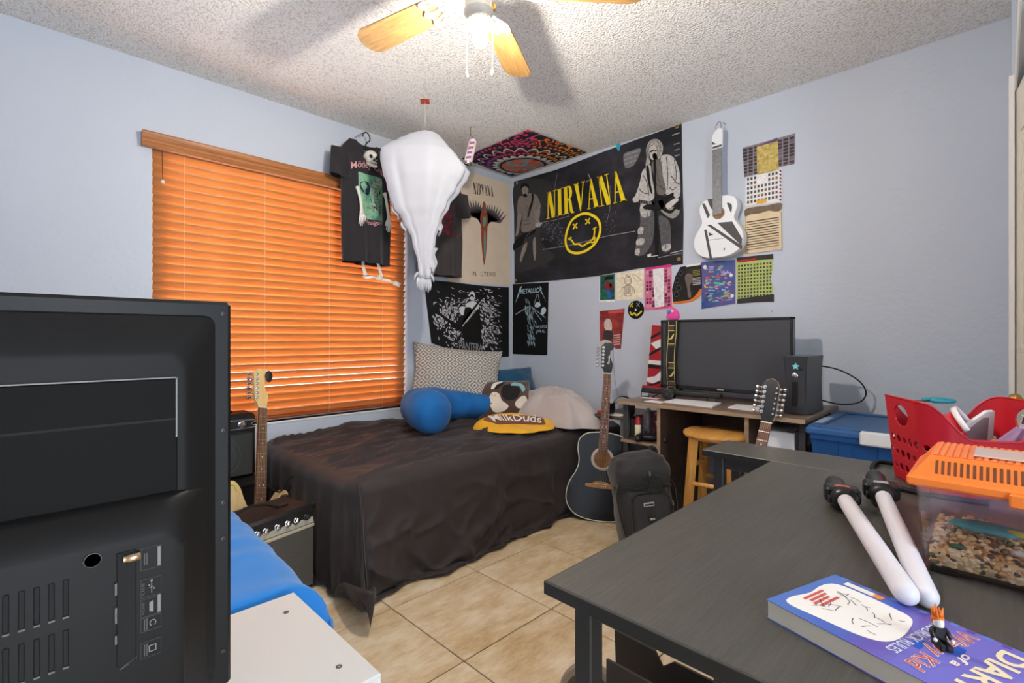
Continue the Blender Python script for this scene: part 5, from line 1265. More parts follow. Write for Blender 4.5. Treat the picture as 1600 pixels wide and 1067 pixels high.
# drink can on a ceiling wire
cn = thing('drink_can', 'pink and white drink can hanging on a black wire from the ceiling', 'can', (2.064, 2.445, 2.275))
Mc = Matrix.Rotation(math.radians(14), 4, Vector((S2, S2, 0)))
MB().lathe([(.018, -.085), (.024, -.083), (.027, -.072), (.027, .062), (.024, .075), (.0215, .080), (.0215, .084)], 28, Mc).build('can_body', m_splash('can_print', [(240, 234, 230), (238, 208, 204), (246, 240, 236)], 8, 2, kind='Object'), cn, 40)
MB().lathe([(.0215, -.0862), (.024, -.0842), (.0271, -.073), (.0273, -.066)], 28, Mc).build('can_base', M_chrome, cn, 40)
MB().lathe([(.0218, .079), (.0226, .084), (.0205, .0855), (.019, .082), (0, .082)], 28, Mc, cap=False).build('can_lid', M_chrome, cn, 40)
for k in range(4):
    def cf_(x, y, k=k):
        a = -2.6+.9*y*.55-.0; zz = .055-.030*k-.022*0+(.028)*(-x*.0)-.012*y
        an = math.radians(225)+(x-.5)*1.15; r = .0276
        return Mc @ Vector((r*math.cos(an), r*math.sin(an), .052-.032*k+.012*(x-.5)+.011*(y-.5)*1.6))
    MB().grid(lambda u, v: cf_(u, v), 10, 2).build('printed_stripe', ink('violetink', (150, 112, 160)), cn, fix=False)
MB().tube([Mc @ Vector((0, 0, .083)), Vector((0, 0, .12)), Vector((0, 0, ZC-2.275-.002))], .0018, 6).build('wire', M_blackpl, cn)

# ------------------------------------------------------------------ amplifiers by the window
TOLEX = plain('black_tolex', (30, 28, 29), .5, spec=.4, bump=.4, bscale=600)
GRILL = NT('grille_cloth'); _v = GRILL.coord('Object'); _c = GRILL.new('ShaderNodeTexChecker'); GRILL.lk(_v, _c.inputs[0]); _c.inputs['Scale'].default_value = 420
GRILL.col(GRILL.mix(_c.outputs[1], lin((104, 98, 90)), lin((44, 42, 40)))); GRILL.b.inputs['Roughness'].default_value = .8; GRM = GRILL.m
ang = math.radians(14)
am = thing('guitar_amplifier', 'black combo amplifier with a silver knob panel on the tiles beside the bed', 'amplifier', (.897, 2.095, 0), ang)
aw, ad, ah = .44, .21, .36
MB().box(-aw, 0, .0, ad, .012, ah, .012).build('cabinet', TOLEX, am, 40)
MB().box(-aw+.02, -.012, -.006, .004, .02, ah-.085, .003).build('grille', GRM, am)
PAN = plain('brushed_silver', (182, 178, 162), .4, .15)
Mpan = frame((0, -.002, ah-.078), (1, 0, 0), (0, .28, .96), (0, -.96, .28))
MB(Mpan).box(-aw+.012, -.010, 0, .062, -.004, .005, .002).build('control_panel', PAN, am)
MB().box(-aw+.012, -.010, -.010, 0, ah-.092, ah-.080, .002).build('trim_strip', plain('trim_champagne', (190, 182, 158), .4, .1), am)
for k, x in enumerate((-.045, -.092, -.132, -.178, -.228, -.262, -.305, -.345, -.385)):
    kb = MB().lathe([(.013, 0), (.013, .006), (.010, .008), (.0095, .018), (.007, .020), (0, .020)], 18, Mpan @ Matrix.Translation((x, .030, .005)))
    kb.build('knob', [M_chrome, M_blackpl][0] if k else M_blackpl, am, 40)
MB(Mpan).sheet([[(-.029, .034), (-.016, .034), (-.016, .052), (-.029, .052)]], .0056).build('badge', BK, am)
MB(Mpan).sheet([disc((x, .030), .017) for x in (-.092,)], .0054).build('dial_ring', M_blackpl, am)
hn = catmull([(-.325, .085, ah+.002), (-.30, .085, ah+.022), (-.24, .085, ah+.038), (-.18, .085, ah+.030), (-.135, .085, ah+.010), (-.11, .085, ah+.003)], 6, False)
MB().tube(hn, .010, 8, flat=.45).build('handle', M_rubber, am, True)
for x in (-.335, -.10): MB().box(x-.025, x+.025, .075, .097, ah-.001, ah+.008, .002).build('handle_bracket', M_blackpl, am)
for (x, y) in ((0, 0), (0, ad), (-aw, 0), (-aw, ad)):
    for z in (.012, ah):
        s1 = 1 if z < .1 else -1
        MB().box(x-.022 if x == 0 else x-.005, x+.005 if x == 0 else x+.022, y-.005 if y == 0 else y-.022, y+.022 if y == 0 else y+.005, z-.004*s1, z+.030*s1, .004).build('corner_guard', M_blackpl, am)
for (x, y) in ((-.04, .04), (-.04, .17), (-.40, .04), (-.40, .17)): MB().cyl((x, y, 0), (x, y, .013), .014, n=12).build('foot', M_rubber, am)
# older amplifier behind, on a black crate
cr = thing('black_crate', 'black plastic crate carrying the round-speaker amplifier under the window', 'crate', (.635, 2.80, 0))
cb = MB(); cb.box(-.24, .24, -.14, .14, 0, .018)
cb.build('bottom', M_blackmat, cr)
for nm, a in (('side_wall', (-.24, .24, -.14, -.128, .018, .345)), ('side_wall', (-.24, .24, .128, .14, .018, .345)), ('side_wall', (-.24, -.228, -.128, .128, .018, .345)), ('side_wall', (.228, .24, -.128, .128, .018, .345))): MB().box(*a).build(nm, M_blackmat, cr)
MB().box(-.246, .246, -.146, .146, .330, .348, .003).build('lid', M_blackmat, cr)
a2 = thing('practice_amplifier', 'black amplifier with one round speaker standing on the crate under the window', 'amplifier', (.635, 2.78, .348))
MB().box(-.24, .24, 0, .16, 0, .33, .014).build('cabinet', TOLEX, a2, 40)
MB().box(-.225, .225, -.004, .004, .012, .228, .006).build('front_panel', plain('panel_charcoal', (62, 64, 62), .55), a2, 40)
MB().box(-.225, .225, -.004, .004, .240, .312, .006).build('control_panel', plain('panel_black', (34, 33, 34), .4), a2, 40)
rp = catmull([(.205, -.006, .256), (.215, -.006, .276), (.205, -.006, .297), (-.205, -.006, .297), (-.215, -.006, .276), (-.205, -.006, .256)], 5)
MB().tube(rp, .0022, 6, closed=True).build('panel_outline', plain('outline_grey', (150, 150, 150), .4), a2, True)
Fa = lambda x, z: frame((x, -.004, z), (1, 0, 0), (0, 0, 1), (0, -1, 0))
for r in (.105, .082, .050, .030): MB().lathe([(r-.003, 0), (r-.001, .004), (r+.001, .004), (r+.003, 0)], 40, Fa(.06, .118), cap=False).build('speaker_ring', plain('ring_grey', (84, 86, 84), .5), a2, True)
MB().lathe([(.018, 0), (.014, .004), (0, .005)], 20, Fa(.06, .118)).build('speaker_badge', plain('badge_orange', (170, 84, 50), .5), a2, True)
for x in (.17, .05, -.07, -.17): MB().lathe([(.019, 0), (.019, .008), (.013, .010), (.012, .020), (0, .021)], 20, Fa(x, .276)).build('knob', M_chrome, a2, 40)
MB().tube(catmull([(-.05, .08, .332), (.0, .08, .352), (.10, .08, .356), (.15, .08, .332)], 5, False), .006, 8).build('handle', M_rubber, a2, True)
# cables by the amplifiers
def cable(name, label, pts, r=.003, mat=M_rubber):
    o = MB().tube(catmull(pts, 6, False), r, 8).build(name, mat, None, True); return tag(o, label, 'cable')
cable('power_cable', 'black cable looping on the tiles at the foot of the bed', [(.93, 2.22, .012), (1.0, 2.10, .006), (1.02, 2.0, .006), (.97, 1.99, .006), (.94, 2.08, .006)], .004)
cable('guitar_lead', 'yellow-green cord hanging from the natural guitar body', [(.60, 2.42, .40), (.63, 2.39, .425), (.655, 2.37, .43), (.665, 2.355, .405)], .004, plain('lime_cord', (196, 206, 60), .5))
cable('amp_cable', 'tangled dark cable behind the amplifier by the bed', [(.80, 2.45, .40), (.88, 2.46, .33), (.92, 2.44, .40), (.955, 2.46, .36), (.93, 2.50, .30), (.88, 2.52, .02)], .004)
# ------------------------------------------------------------------ brown computer desk on the right wall
DKW = wood('walnut_laminate', (70, 54, 44), (98, 78, 64), .45, 30, (8, 1.2, 8), kind='Pos')
DKT = wood('walnut_top', (104, 86, 74), (138, 118, 102), .35, 30, (8, 1.2, 8), kind='Pos')
EDG = wood('walnut_edge', (140, 116, 92), (168, 142, 114), .5, 30, (8, 1.2, 8), kind='Pos')
dk = thing('computer_desk', 'brown laminate computer desk with open shelves against the right wall', 'desk', (2.375, .60, 0))
def dbox(nm, x0, x1, y0, y1, z0, z1, m, r=.002): return MB().box(x0-2.375, x1-2.375, y0-.60, y1-.60, z0, z1, r).build(nm, m, dk)
top = dbox('top', 2.375, 2.975, .60, 1.535, .70, .72, DKT)
MB().box(-.0015, 0, .0, .935, .701, .719).build('edge_band', EDG, top)
pn = dbox('side_panel', 2.395, 2.93, 1.285, 1.303, 0, .70, DKW); MB().box(.018, .0201, .6845, .7035, .001, .699).build('edge_band', EDG, pn)
pn = dbox('side_panel', 2.395, 2.80, .838, .856, 0, .70, DKW); MB().box(.018, .0201, .2375, .2565, .001, .699).build('edge_band', EDG, pn)
dbox('back_panel', 2.90, 2.915, .856, 1.285, .52, .70, DKW)
sf = dbox('shelf', 2.40, 2.90, 1.303, 1.53, .485, .503, DKW); MB().box(.0225, .025, .703, .93, .486, .502).build('edge_band', EDG, sf)
sf = dbox('shelf', 2.40, 2.90, 1.303, 1.53, .20, .218, DKW)
dbox('shelf', 2.44, 2.78, .612, .838, .530, .546, DKW)
for y in (1.492,): dbox('post', 2.41, 2.436, y, y+.03, 0, .70, plain('post_charcoal', (58, 58, 60), .5))
dbox('post', 2.87, 2.896, 1.492, 1.522, 0, .70, plain('post_charcoal', (58, 58, 60), .5))
dbox('post', 2.86, 2.885, .612, .637, 0, .70, plain('post_charcoal', (58, 58, 60), .5))
dbox('post', 2.43, 2.455, .612, .637, 0, .70, plain('post_charcoal', (58, 58, 60), .5))
MB().tube([(.10, .03, .68), (.10, .23, .55)], .008, 8).build('brace', plain('post_charcoal', (58, 58, 60), .5), dk)
# white box on the small shelf
q = MB().box(2.46, 2.72, .665, .815, .5465, .640, .003).build('white_box', plain('carton_white', (226, 226, 228), .55)); tag(q, 'white carton on the small shelf under the brown desk', 'box')
# side table left of the desk
st = thing('side_table', 'low dark side table between bed and brown desk', 'table', (2.53, 1.60, 0))
MB().box(.02, .44, .0, .235, .575, .592, .003).build('top', DKW, st)
for (x, y) in ((.04, .02), (.40, .02), (.04, .20), (.40, .20)): MB().box(x, x+.022, y, y+.022, 0, .575).build('leg', plain('leg_greymetal', (140, 142, 146), .4, .6), st)
MB().box(.04, .42, .025, .215, .22, .232).build('lower_shelf', DKW, st)
# headphones lying on the side table
hp = thing('headphones', 'black and grey headphones lying on the low side table', 'headphones', M=Matrix.Translation((2.615, 1.665, .592)))
arc = [Vector((.02+.09*0, math.cos(t)*.075, .035+.075*max(0, math.sin(t)))) for t in [PI*k/16 for k in range(17)]]
MB().tube([p+Vector((.02*math.sin(i/16*PI), 0, 0)) for i, p in enumerate(arc)], .008, 8, flat=1.6).build('headband', M_blackpl, hp, True)
MB().tube([Vector((.018, p.y*.92, p.z-.008)) for p in arc[3:14]], .007, 8, flat=1.5).build('headband_pad', plain('pad_grey', (150, 148, 146), .8), hp, True)
for s in (-1, 1):
    MB().lathe([(.016, -.014), (.034, -.010), (.036, .006), (.028, .014), (.014, .016)], 22, frame((-.005, s*.070, .036), (1, 0, 0), (0, 0, 1), (0, s, 0))).build('ear_cup', M_blackpl, hp, 40)
tag(MB().box(2.57, 2.62, 1.775, 1.815, .5925, .614, .006).build('red_box', plain('red_gloss', (186, 44, 40), .35)), 'small red case on the low side table', 'box')
tag(MB().box(2.575, 2.66, 1.66, 1.76, .5922, .597, .001).build('white_card', plain('card_white', (226, 224, 218), .6), None, M=Matrix.Translation((-.012, -.02, 0))), 'flat white card on the low side table under the headphones', 'card')
# things on the upper shelf
def bottle(name, label, x, y, z, prof, mats, cap=None):
    t = thing(name, label, 'bottle', (x, y, z)); MB().lathe(prof, 20).build('body', mats[0], t, 40)
    if cap: MB().lathe(cap, 20).build('cap', mats[1], t, 40)
    return t
bottle('glue_bottle', 'cream bottle with a red cap on the desk shelf', 2.47, 1.462, .503, [(.016, 0), (.018, .003), (.018, .072), (.015, .078)], [plain('cream_plastic', (232, 218, 178), .4), plain('red_gloss', (186, 44, 40), .35)], [(.0165, .078), (.017, .082), (.016, .108), (.012, .122), (.0, .125)])
bottle('spray_can', 'grey spray can on the desk shelf behind the red-capped bottle', 2.57, 1.455, .503, [(.026, 0), (.028, .004), (.028, .13), (.020, .145), (.012, .15), (.012, .160), (0, .160)], [plain('can_grey', (170, 172, 176), .35, .4, vary=.3, vscale=60)])
q = MB().box(2.52, 2.58, 1.335, 1.40, .503, .655, .002).build('supplement_tub', m_splash('tub_print', [(230, 228, 226), (150, 40, 50), (60, 50, 60), (220, 214, 210)], 30, 4, kind='Object')); tag(q, 'white and red printed box on the desk shelf beside the spray can', 'box')
ct = thing('game_controller', 'black game controller lying on the desk shelf', 'controller', (2.46, 1.375, .503), .5)
b = MB().ball((0, 0, .022), .045, .075, .022, 20, 12); b.build('body', M_blackpl, ct, True)
for s in (-1, 1):
    MB().tube([(-.01, s*.05, .022), (-.045, s*.07, .018), (-.065, s*.072, .014)], [.022, .020, .013], 12).build('grip', M_blackpl, ct, True)
    MB().lathe([(.008, 0), (.008, .012), (.012, .014), (.010, .018), (0, .018)], 12, Matrix.Translation((-.008, s*.028, .036))).build('thumbstick', M_rubber, ct, 40)
cable('controller_cable', 'thin black cable on the desk shelf behind the bottles', [(2.45, 1.49, .51), (2.52, 1.50, .52), (2.60, 1.42, .507), (2.66, 1.36, .52), (2.70, 1.44, .51)], .0025)
# monitor
mo = thing('monitor', 'black flat screen television on the brown desk', 'monitor', (2.745, 1.105, .72))
mw, mh, mz = .72, .405, .052
fr_ = MB()
for a in ((-.012, .03, -mw/2, mw/2, mz, mz+.022), (-.012, .03, -mw/2, mw/2, mz+mh-.014, mz+mh), (-.012, .03, -mw/2, -mw/2+.014, mz, mz+mh), (-.012, .03, mw/2-.014, mw/2, mz, mz+mh)): fr_.box(*a, .003)
fr_.build('bezel', plain('bezel_black', (30, 30, 32), .25, coat=.3), mo)
MB().box(-.006, .025, -mw/2+.012, mw/2-.012, mz+.02, mz+mh-.012).build('screen', plain('screen_dark', (70, 71, 74), .25, spec=.5), mo)
MB().box(.025, .07, -.25, .25, mz+.04, mz+.30, .015).build('back_housing', M_blackpl, mo)
for y in (-.24, .24):
    MB().tube([(.0, y, mz+.004), (-.06, y-.01*(1 if y < 0 else -1), .004)], .006, 8).tube([(.0, y, mz+.004), (.09, y, .004)], .006, 8).build('stand_foot', M_blackpl, mo, True)
MB().box(-.0128, -.012, -.018, .018, mz+.008, mz+.014).build('logo_badge', plain('logo_silver', (216, 214, 206), .4), mo)
# soundbar and wire stand left of the monitor
sb = thing('sound_bar', 'thin black sound bar in front of the monitor base', 'speaker', (2.66, 1.31, .72))
MB().box(-.02, .02, -.24, .235, .022, .052, .008).build('bar', plain('bar_black', (40, 42, 46), .4), sb, 40)
for y in (-.20, .20): MB().tube([(-.028, y-.025, .002), (-.028, y-.025, .030), (.020, y-.025, .036)], .0025, 6).tube([(-.028, y-.025, .002), (-.028, y+.025, .002), (-.028, y+.025, .030), (.02, y+.025, .036)], .0025, 6).tube([(-.028, y-.025, .030), (-.028, y+.025, .030)], .0025, 6).build('wire_foot', M_blackpl, sb)
# round black disc speaker by the strap
sp3 = thing('desk_speaker', 'small round black speaker on the desk below the patterned strap', 'speaker', (2.595, 1.345, .72))
Ms3 = frame((0, 0, .032), (0, -1, 0), (0, 0, 1), (-1, 0, 0))
MB().lathe([(.014, .016), (.030, .014), (.033, .004), (.030, -.010), (.012, -.014)], 28, Ms3).build('housing', plain('housing_grey', (58, 60, 64), .5), sp3, 40)
MB().lathe([(.012, .0166), (.025, .0160)], 28, Ms3, cap=False).build('mesh_front', plain('mesh_dark', (36, 36, 38), .7), sp3)
MB().tube([(0, .03, .02), (.02, .06, .03), (-.02, .085, .01), (.02, .10, .004)], .003, 6).build('cord', M_rubber, sp3, True)
# papers
def paper(name, label, pts, z, n=1):
    mb = MB().prism(pts, z, z+.0006*n*4); o = mb.build(name, plain('paper_white', (232, 232, 234), .6)); return tag(o, label, 'paper')
paper('paper_stack', 'stack of white papers on the brown desk below the monitor', [(2.47, 1.30), (2.62, 1.31), (2.63, 1.06), (2.445, 1.03)], .7202, 3)
paper('loose_sheet', 'curling loose sheet of paper under the paper stack', [(2.43, 1.40), (2.50, 1.395), (2.485, 1.305), (2.42, 1.29)], .7202, 1)
paper('folded_sheet', 'white folded paper on the brown desk beside the guitar tuners', [(2.50, .975), (2.64, .985), (2.655, .86), (2.455, .825)], .7202, 2)
paper('paper_slip', 'thin white slip on the brown desk under the sound bar foot', [(2.56, 1.50), (2.60, 1.505), (2.605, 1.40), (2.57, 1.40)], .7202, 1)
# patterned guitar strap over the monitor
ss = thing('guitar_strap', 'black strap with yellow patches hanging over the monitor corner', 'strap', (2.722, 1.385, .745))
def strap(u, v):
    return Vector((-.006+.003*math.sin(v*9), (u-.5)*.052+.006*math.sin(v*5), .02+v*.405))
MB().grid(strap, 4, 30).build('webbing', plain('strap_black', (22, 21, 22), .7), ss); solidify(ss.children[0], .003)
for s in (0, 1): MB().tube([strap(s*.9+.05, k/20)+Vector((-.0022, 0, 0)) for k in range(21)], .0018, 5).build('edge_stitching', plain('stitch_yellow', (206, 190, 110), .7), ss)
for k in range(7):
    z = .04+k*.055
    if k % 2:
        pts = catmull([(-.017, z+.004), (-.002, z+.012), (.010, z+.030), (.018, z+.034), (.012, z+.014), (0, z+.002)], 4)
        MB().sheet([[(p[0], p[1]) for p in pts]], .0095, frame((0, 0, .0), (0, -1, 0), (0, 0, 1), (-1, 0, 0))).build('yellow_patch', plain('patch_yellow', (214, 200, 120), .7), ss)
    else:
        MB().sheet([[(-.016, z), (.016, z), (.016, z+.026), (-.016, z+.026)]], .0092, frame((0, 0, .0), (0, -1, 0), (0, 0, 1), (-1, 0, 0))).build('brown_patch', plain('patch_brown', (84, 56, 50), .7), ss)
        for zz in (z-.004, z+.028): MB().sheet([[(-.019, zz), (.019, zz), (.019, zz+.004), (-.019, zz+.004)]], .0094, frame((0, 0, .0), (0, -1, 0), (0, 0, 1), (-1, 0, 0))).build('yellow_bar', plain('patch_yellow', (214, 200, 120), .7), ss)
MB().tube([(-.012, -.03, .075), (-.014, -.03, .045), (-.014, .03, .045), (-.012, .03, .075)], .0035, 6, closed=True).build('buckle', M_blackpl, ss)
for s, o in ((-.036, .012), (.036, -.010)):
    MB().tube(catmull([(.0, s, .425), (-.006, s+o*.2, .32), (-.008, s+o, .20), (-.006, s, .10), (-.004, s*.6, .03)], 5, False), .004, 6, flat=.5).build('black_strap_tail', plain('strap_black', (22, 21, 22), .7), ss, True)
# pink plush on top of the monitor
pk = thing('pink_plush', 'small pink plush with a blue and orange bobble on the monitor top', 'toy', (2.748, 1.392, 1.1785))
b = MB().ball((0, 0, .028), .024, .040, .042, 18, 12); b.v = [Vector((p.x, p.y*(1.15 if p.z < .02 else 1), max(0, p.z))) for p in b.v]; b.build('body', fabric('pink_plush_cloth', (232, 70, 160), .9, .6), pk, True)
MB().ball((-.020, .016, .048), .013, n=12, m=8).build('blue_bobble', plain('bobble_blue', (84, 140, 210), .6), pk, True)
MB().ball((-.024, -.008, .050), .009, n=12, m=8).build('white_bobble', plain('bobble_white', (240, 220, 200), .6), pk, True)
MB().tube([(0, 0, .066), (.002, 0, .082)], [.008, .003], 8).build('orange_tuft', plain('tuft_orange', (240, 120, 40), .7), pk, True)
# games console standing upright
gc = thing('games_console', 'black upright games console with a teal star sticker on the brown desk', 'console', (2.50, .60, .72), math.radians(-2))
w_ = [(0, 1.0), (.12, .94), (.22, .88), (.5, .85), (.78, .88), (.88, .94), (1, 1.0)]
vs = []; rings = 13
for i in range(rings):
    v = i/(rings-1); s = interp(w_, v); cy = .075
    for (x, y) in ((0, .030), (0, .120), (.008, .126), (.242, .126), (.25, .120), (.25, .030), (.242, .024), (.008, .024)): vs.append((x+(1-s)*.03*(x < .1)-.0, cy+(y-cy)*(s if True else 1), .004+v*.262))
fs = []
for i in range(rings-1):
    for k in range(8): fs.append([i*8+k, i*8+(k+1) % 8, (i+1)*8+(k+1) % 8, (i+1)*8+k])
fs += [list(range(8)), [(rings-1)*8+k for k in range(8)]]
MB().add(vs, fs).build('case', plain('console_black', (52, 53, 55), .35), gc, 30)
Fc = frame((-.001, .075, 0), (0, -1, 0), (0, 0, 1), (-1, 0, 0))
MB().box(.002, .01, .062, .088, .02, .15, .002).build('disc_slot', M_blackpl, gc)
MB().lathe([(.013, .0), (.013, .004), (.010, .006), (0, .006)], 20, frame((.002, .075, .178), (0, -1, 0), (0, 0, 1), (-1, 0, 0))).build('power_button', M_chrome, gc, 40)
stp = []
for k in range(10): r = .017 if k % 2 == 0 else .008; a = PI/2+k*PI/5; stp.append((.004+r*math.cos(a), .220+r*math.sin(a)))
MB().prism(stp, -.0035, .0028, Fc).build('star_sticker', plain('sticker_teal', (120, 206, 212), .5), gc)
MB().box(-.0005, .006, .040, .058, .203, .211, .002).build('eject_button', M_blackpl, gc)
cable('console_cable', 'black cable looping from the games console on the right wall', [(2.752, .665, .94), (2.84, .575, .915), (2.90, .50, .86), (2.92, .475, .80), (2.90, .50, .755), (2.84, .57, .745), (2.752, .655, .775)], .0035)
MB().tube([on3 for on3 in catmull([(2.986, 1.965, 1.12), (2.984, 1.965, .95), (2.985, 1.955, .80), (2.984, 1.93, .66)], 5, False)], .0012, 5).build('loose_string', plain('string_grey', (120, 120, 124), .8)); tag(bpy.data.objects['loose_string'], 'thin loose guitar string hanging down the right wall', 'string')
# stool
so = thing('wooden_stool', 'round honey-coloured wooden stool tucked under the brown desk', 'stool', (2.43, 1.0, 0), math.radians(6))
OAK = wood('honey_oak', (196, 136, 62), (222, 168, 92), .35, 20, (1.5, 10, 10), coat=.2)
OAKV = wood('honey_oak_leg', (196, 136, 62), (222, 168, 92), .35, 20, (10, 10, 1.2), coat=.2)
MB().lathe([(0, .575), (.13, .575), (.150, .582), (.158, .595), (.156, .606), (.140, .614), (0, .616)], 40).build('seat', OAK, so, 40)
L4 = [(-1, -1), (1, -1), (1, 1), (-1, 1)]
for sx, sy in L4:
    MB(Matrix.Identity(4)).tube([(sx*.085, sy*.085, .578), (sx*.120, sy*.120, 0)], [.024, .022], 4).build('leg', OAKV, so)
def lp(s, z): t = (.578-z)/.578; return Vector((s[0]*(.085+.035*t), s[1]*(.085+.035*t), z))
for i, z in ((0, .20), (1, .36), (2, .20), (3, .36), (0, .44), (2, .44)): MB().cyl(lp(L4[i], z), lp(L4[(i+1) % 4], z), .011, n=12).build('rung', OAKV, so, 40)
# backpack
bpk = thing('backpack', 'black backpack with buckles standing before the brown desk', 'backpack', M=frame((2.24, 1.268, .002), (.80, -.60, 0), (.60, .80, 0), (0, 0, 1)) @ Matrix.Scale(.93, 4) @ Matrix.Rotation(math.radians(-5), 4, 'Y') @ Matrix.Rotation(math.radians(-6), 4, 'X'))
NYL = fabric('black_nylon', (46, 45, 46), .6, .3, .12, 800, .2); NYD = fabric('black_nylon_dark', (30, 30, 31), .6, .2)
def pack(u, v):
    th = u*2*PI; c, s = math.cos(th), math.sin(th)
    W = interp([(0, .125), (.08, .145), (.35, .155), (.6, .150), (.8, .160), (.92, .140), (1, .075)], v); Dp = interp([(0, .085), (.1, .10), (.5, .105), (.62, .09), (.8, .115), (.93, .09), (1, .035)], v)
    e = lambda q: abs(q)**.55*(1 if q > 0 else -1)
    x = W*e(c); y = Dp*e(s); z = .008+v*.515
    w = .008*nz(x*14, y*14, z*14)+.006*ridged(x*8+z*4, z*16, 2)*(v > .55)
    return Vector((x*(1+w*3), y*(1+w*3), z+w))
po = MB().grid(pack, 60, 44, True); n_ = len(po.v); po.f.append([44*60+k for k in range(60)]); po.mi.append(0); po.f.append([k for k in range(60)][::-1]); po.mi.append(0)
po.build('main_bag', NYL, bpk, True)
def pocket(u, v):
    x = (u*2-1); z = v*2-1; e = max(0, (1-x**6)*(1-z**6))**.5
    return Vector((x*.112, -.088-.040*e-.004*nz(x*3, z*3, 1)*e, .175+z*.160))
MB().grid(pocket, 26, 30).build('front_pocket', NYL, bpk, True)
zp = [pocket(.5+.47*math.copysign(abs(math.cos(a))**.35, math.cos(a)), .5+.47*math.copysign(abs(math.sin(a))**.35, math.sin(a)))+Vector((0, -.004, 0)) for a in [2*PI*k/40 for k in range(-3, 24)]]
MB().tube(zp, .0045, 6).build('zipper', NYD, bpk, True)
MB().box(-.045, .012, -.137, -.130, .262, .282, .002).build('name_patch', plain('patch_silver', (176, 176, 174), .5), bpk)
MB().box(-.040, .007, -.1378, -.1365, .268, .276).build('patch_inlay', M_blackmat, bpk)
for z in (.205, .155, .105):
    MB().box(-.028, .012, -.136, -.128, z-.022, z+.012, .003).build('webbing_loop', NYD, bpk)
    MB().box(-.022, .006, -.139, -.135, z-.014, z-.002, .002).build('reflector', plain('reflector_grey', (168, 168, 164), .4), bpk)
sm_ = [pack(u/40, .66)*1.0+Vector((0, 0, .004*math.sin(u))) for u in range(20, 41)]
MB().tube([Vector((p.x*1.03, p.y*1.03, p.z)) for p in sm_], .006, 6).build('lid_zipper', NYD, bpk, True)
mm = MB()
for k in range(9): mm.tube(catmull([(-.02+.011*k, -.112, .405), (-.01+.010*k, -.125, .36), (.0+.009*k, -.118, .315)], 4, False), .003, 5)
mm.tube([(-.028, -.112, .40), (.03, -.122, .41), (.078, -.105, .40)], .004, 6)
tag(mm.build('lace_fringe', NYD, bpk, True), kind='stuff')
for (x, y, z) in ((.012, -.122, .425), (.152, -.05, .42), (-.145, -.05, .36), (.135, -.085, .25)):
    MB().box(x-.007, x+.007, y-.008, y+.004, z-.014, z+.014, .003).build('buckle', M_steel, bpk)
for s in (-1, 1):
    MB().tube(catmull([(s*.135, -.07, .40), (s*.165, -.075, .33), (s*.162, -.08, .22), (s*.14, -.07, .10)], 5, False), .010, 6, flat=.3).build('compression_strap', NYD, bpk, True)
MB().tube(catmull([(.06, .0, .515), (.085, .0, .545), (.115, .0, .53), (.12, 0, .49)], 5, False), .008, 8, flat=.5).build('grab_handle', NYD, bpk, True)
# blue storage bins beside the desk
def bin_(name, label, z0, h, lid=True, clip=True):
    t = thing(name, label, 'storage bin', (2.62, .315, z0))
    BLU = plain('bin_blue', (16, 68, 124), .4, spec=.4)
    hw0, hw1, hd0, hd1 = .235, .262, .235, .262
    vs = []
    for (a, b, z) in ((hw0, hd0, 0), (hw1, hd1, h-.03), (hw1-.004, hd1-.004, h-.03), (hw0-.004, hd0-.004, .004)): vs += [(-a, -b, z), (a, -b, z), (a, b, z), (-a, b, z)]
    fs = [[3, 2, 1, 0]]
    for r in range(3):
        for k in range(4): fs.append([r*4+k, r*4+(k+1) % 4, (r+1)*4+(k+1) % 4, (r+1)*4+k])
    fs.append([12, 13, 14, 15])
    MB().add(vs, fs).build('tub', BLU, t)
    for y in (-.15, -.02, .11): MB().box(-.262, -.250, y, y+.055, .06, h-.05, .006).build('rib', BLU, t)
    MB().box(-.275, -.262, -.262, .262, h-.055, h-.03, .003).build('rim', BLU, t)
    LB_ = plain('bin_lid_blue', (44, 88, 138), .4, spec=.4)
    lo_ = MB().box(-.285, .285, -.278, .278, h-.034, h-.004, .008).build('lid', LB_, t, 30)
    fr2_ = MB()
    for a in ((-.275, .275, -.268, -.225), (-.275, .275, .225, .268), (-.275, -.225, -.225, .225), (.225, .275, -.225, .225)): fr2_.box(a[0], a[1], a[2], a[3], h-.008, h+.004, .003)
    fr2_.build('lid_rim', LB_, t)
    if clip:
        MB().box(-.298, -.262, -.085, .085, h-.052, h+.002, .006).build('latch', plain('latch_grey', (206, 206, 204), .45), t, 30)
        MB().box(-.20, .0, .232, .262, h+.0042, h+.006).build('tape_label', plain('tape_pale', (150, 170, 200), .5), t)
    return t
bin_('storage_bin', 'blue lidded storage bin with a white latch, top of the stack beside the brown desk', .352, .35)
bin_('storage_bin', 'lower blue storage bin hidden under the upper bin beside the brown desk', 0, .348, clip=False)
# ------------------------------------------------------------------ white cabinet with the television seen from behind
cab = thing('white_cabinet', 'white laminate cabinet standing before the blue mattress', 'cabinet', (-.85, .617, 0))
LAM = plain('white_laminate', (205, 204, 201), .4)
MB().box(0, 1.208, 0, .312, .572, .60, .0015).build('top', LAM, cab)
MB().box(.02, .040, .004, .308, 0, .572).build('side_panel', LAM, cab); MB().box(1.165, 1.185, .004, .308, 0, .572).build('side_panel', LAM, cab)
MB().box(.04, 1.165, .290, .306, .02, .572).build('back_panel', LAM, cab)
for z in (.05, .30): MB().box(.04, 1.165, .01, .29, z, z+.018).build('shelf', LAM, cab)
for (x, y) in ((1.172, .055), (1.172, .252), (1.02, .035)): MB().lathe([(.0045, 0), (.0045, .0006), (.002, .0008), (.002, -.001)], 12, Matrix.Translation((x, y, .60)), cap=False).build('screw_hole', plain('screw_dark', (84, 80, 76), .5, .5), cab)
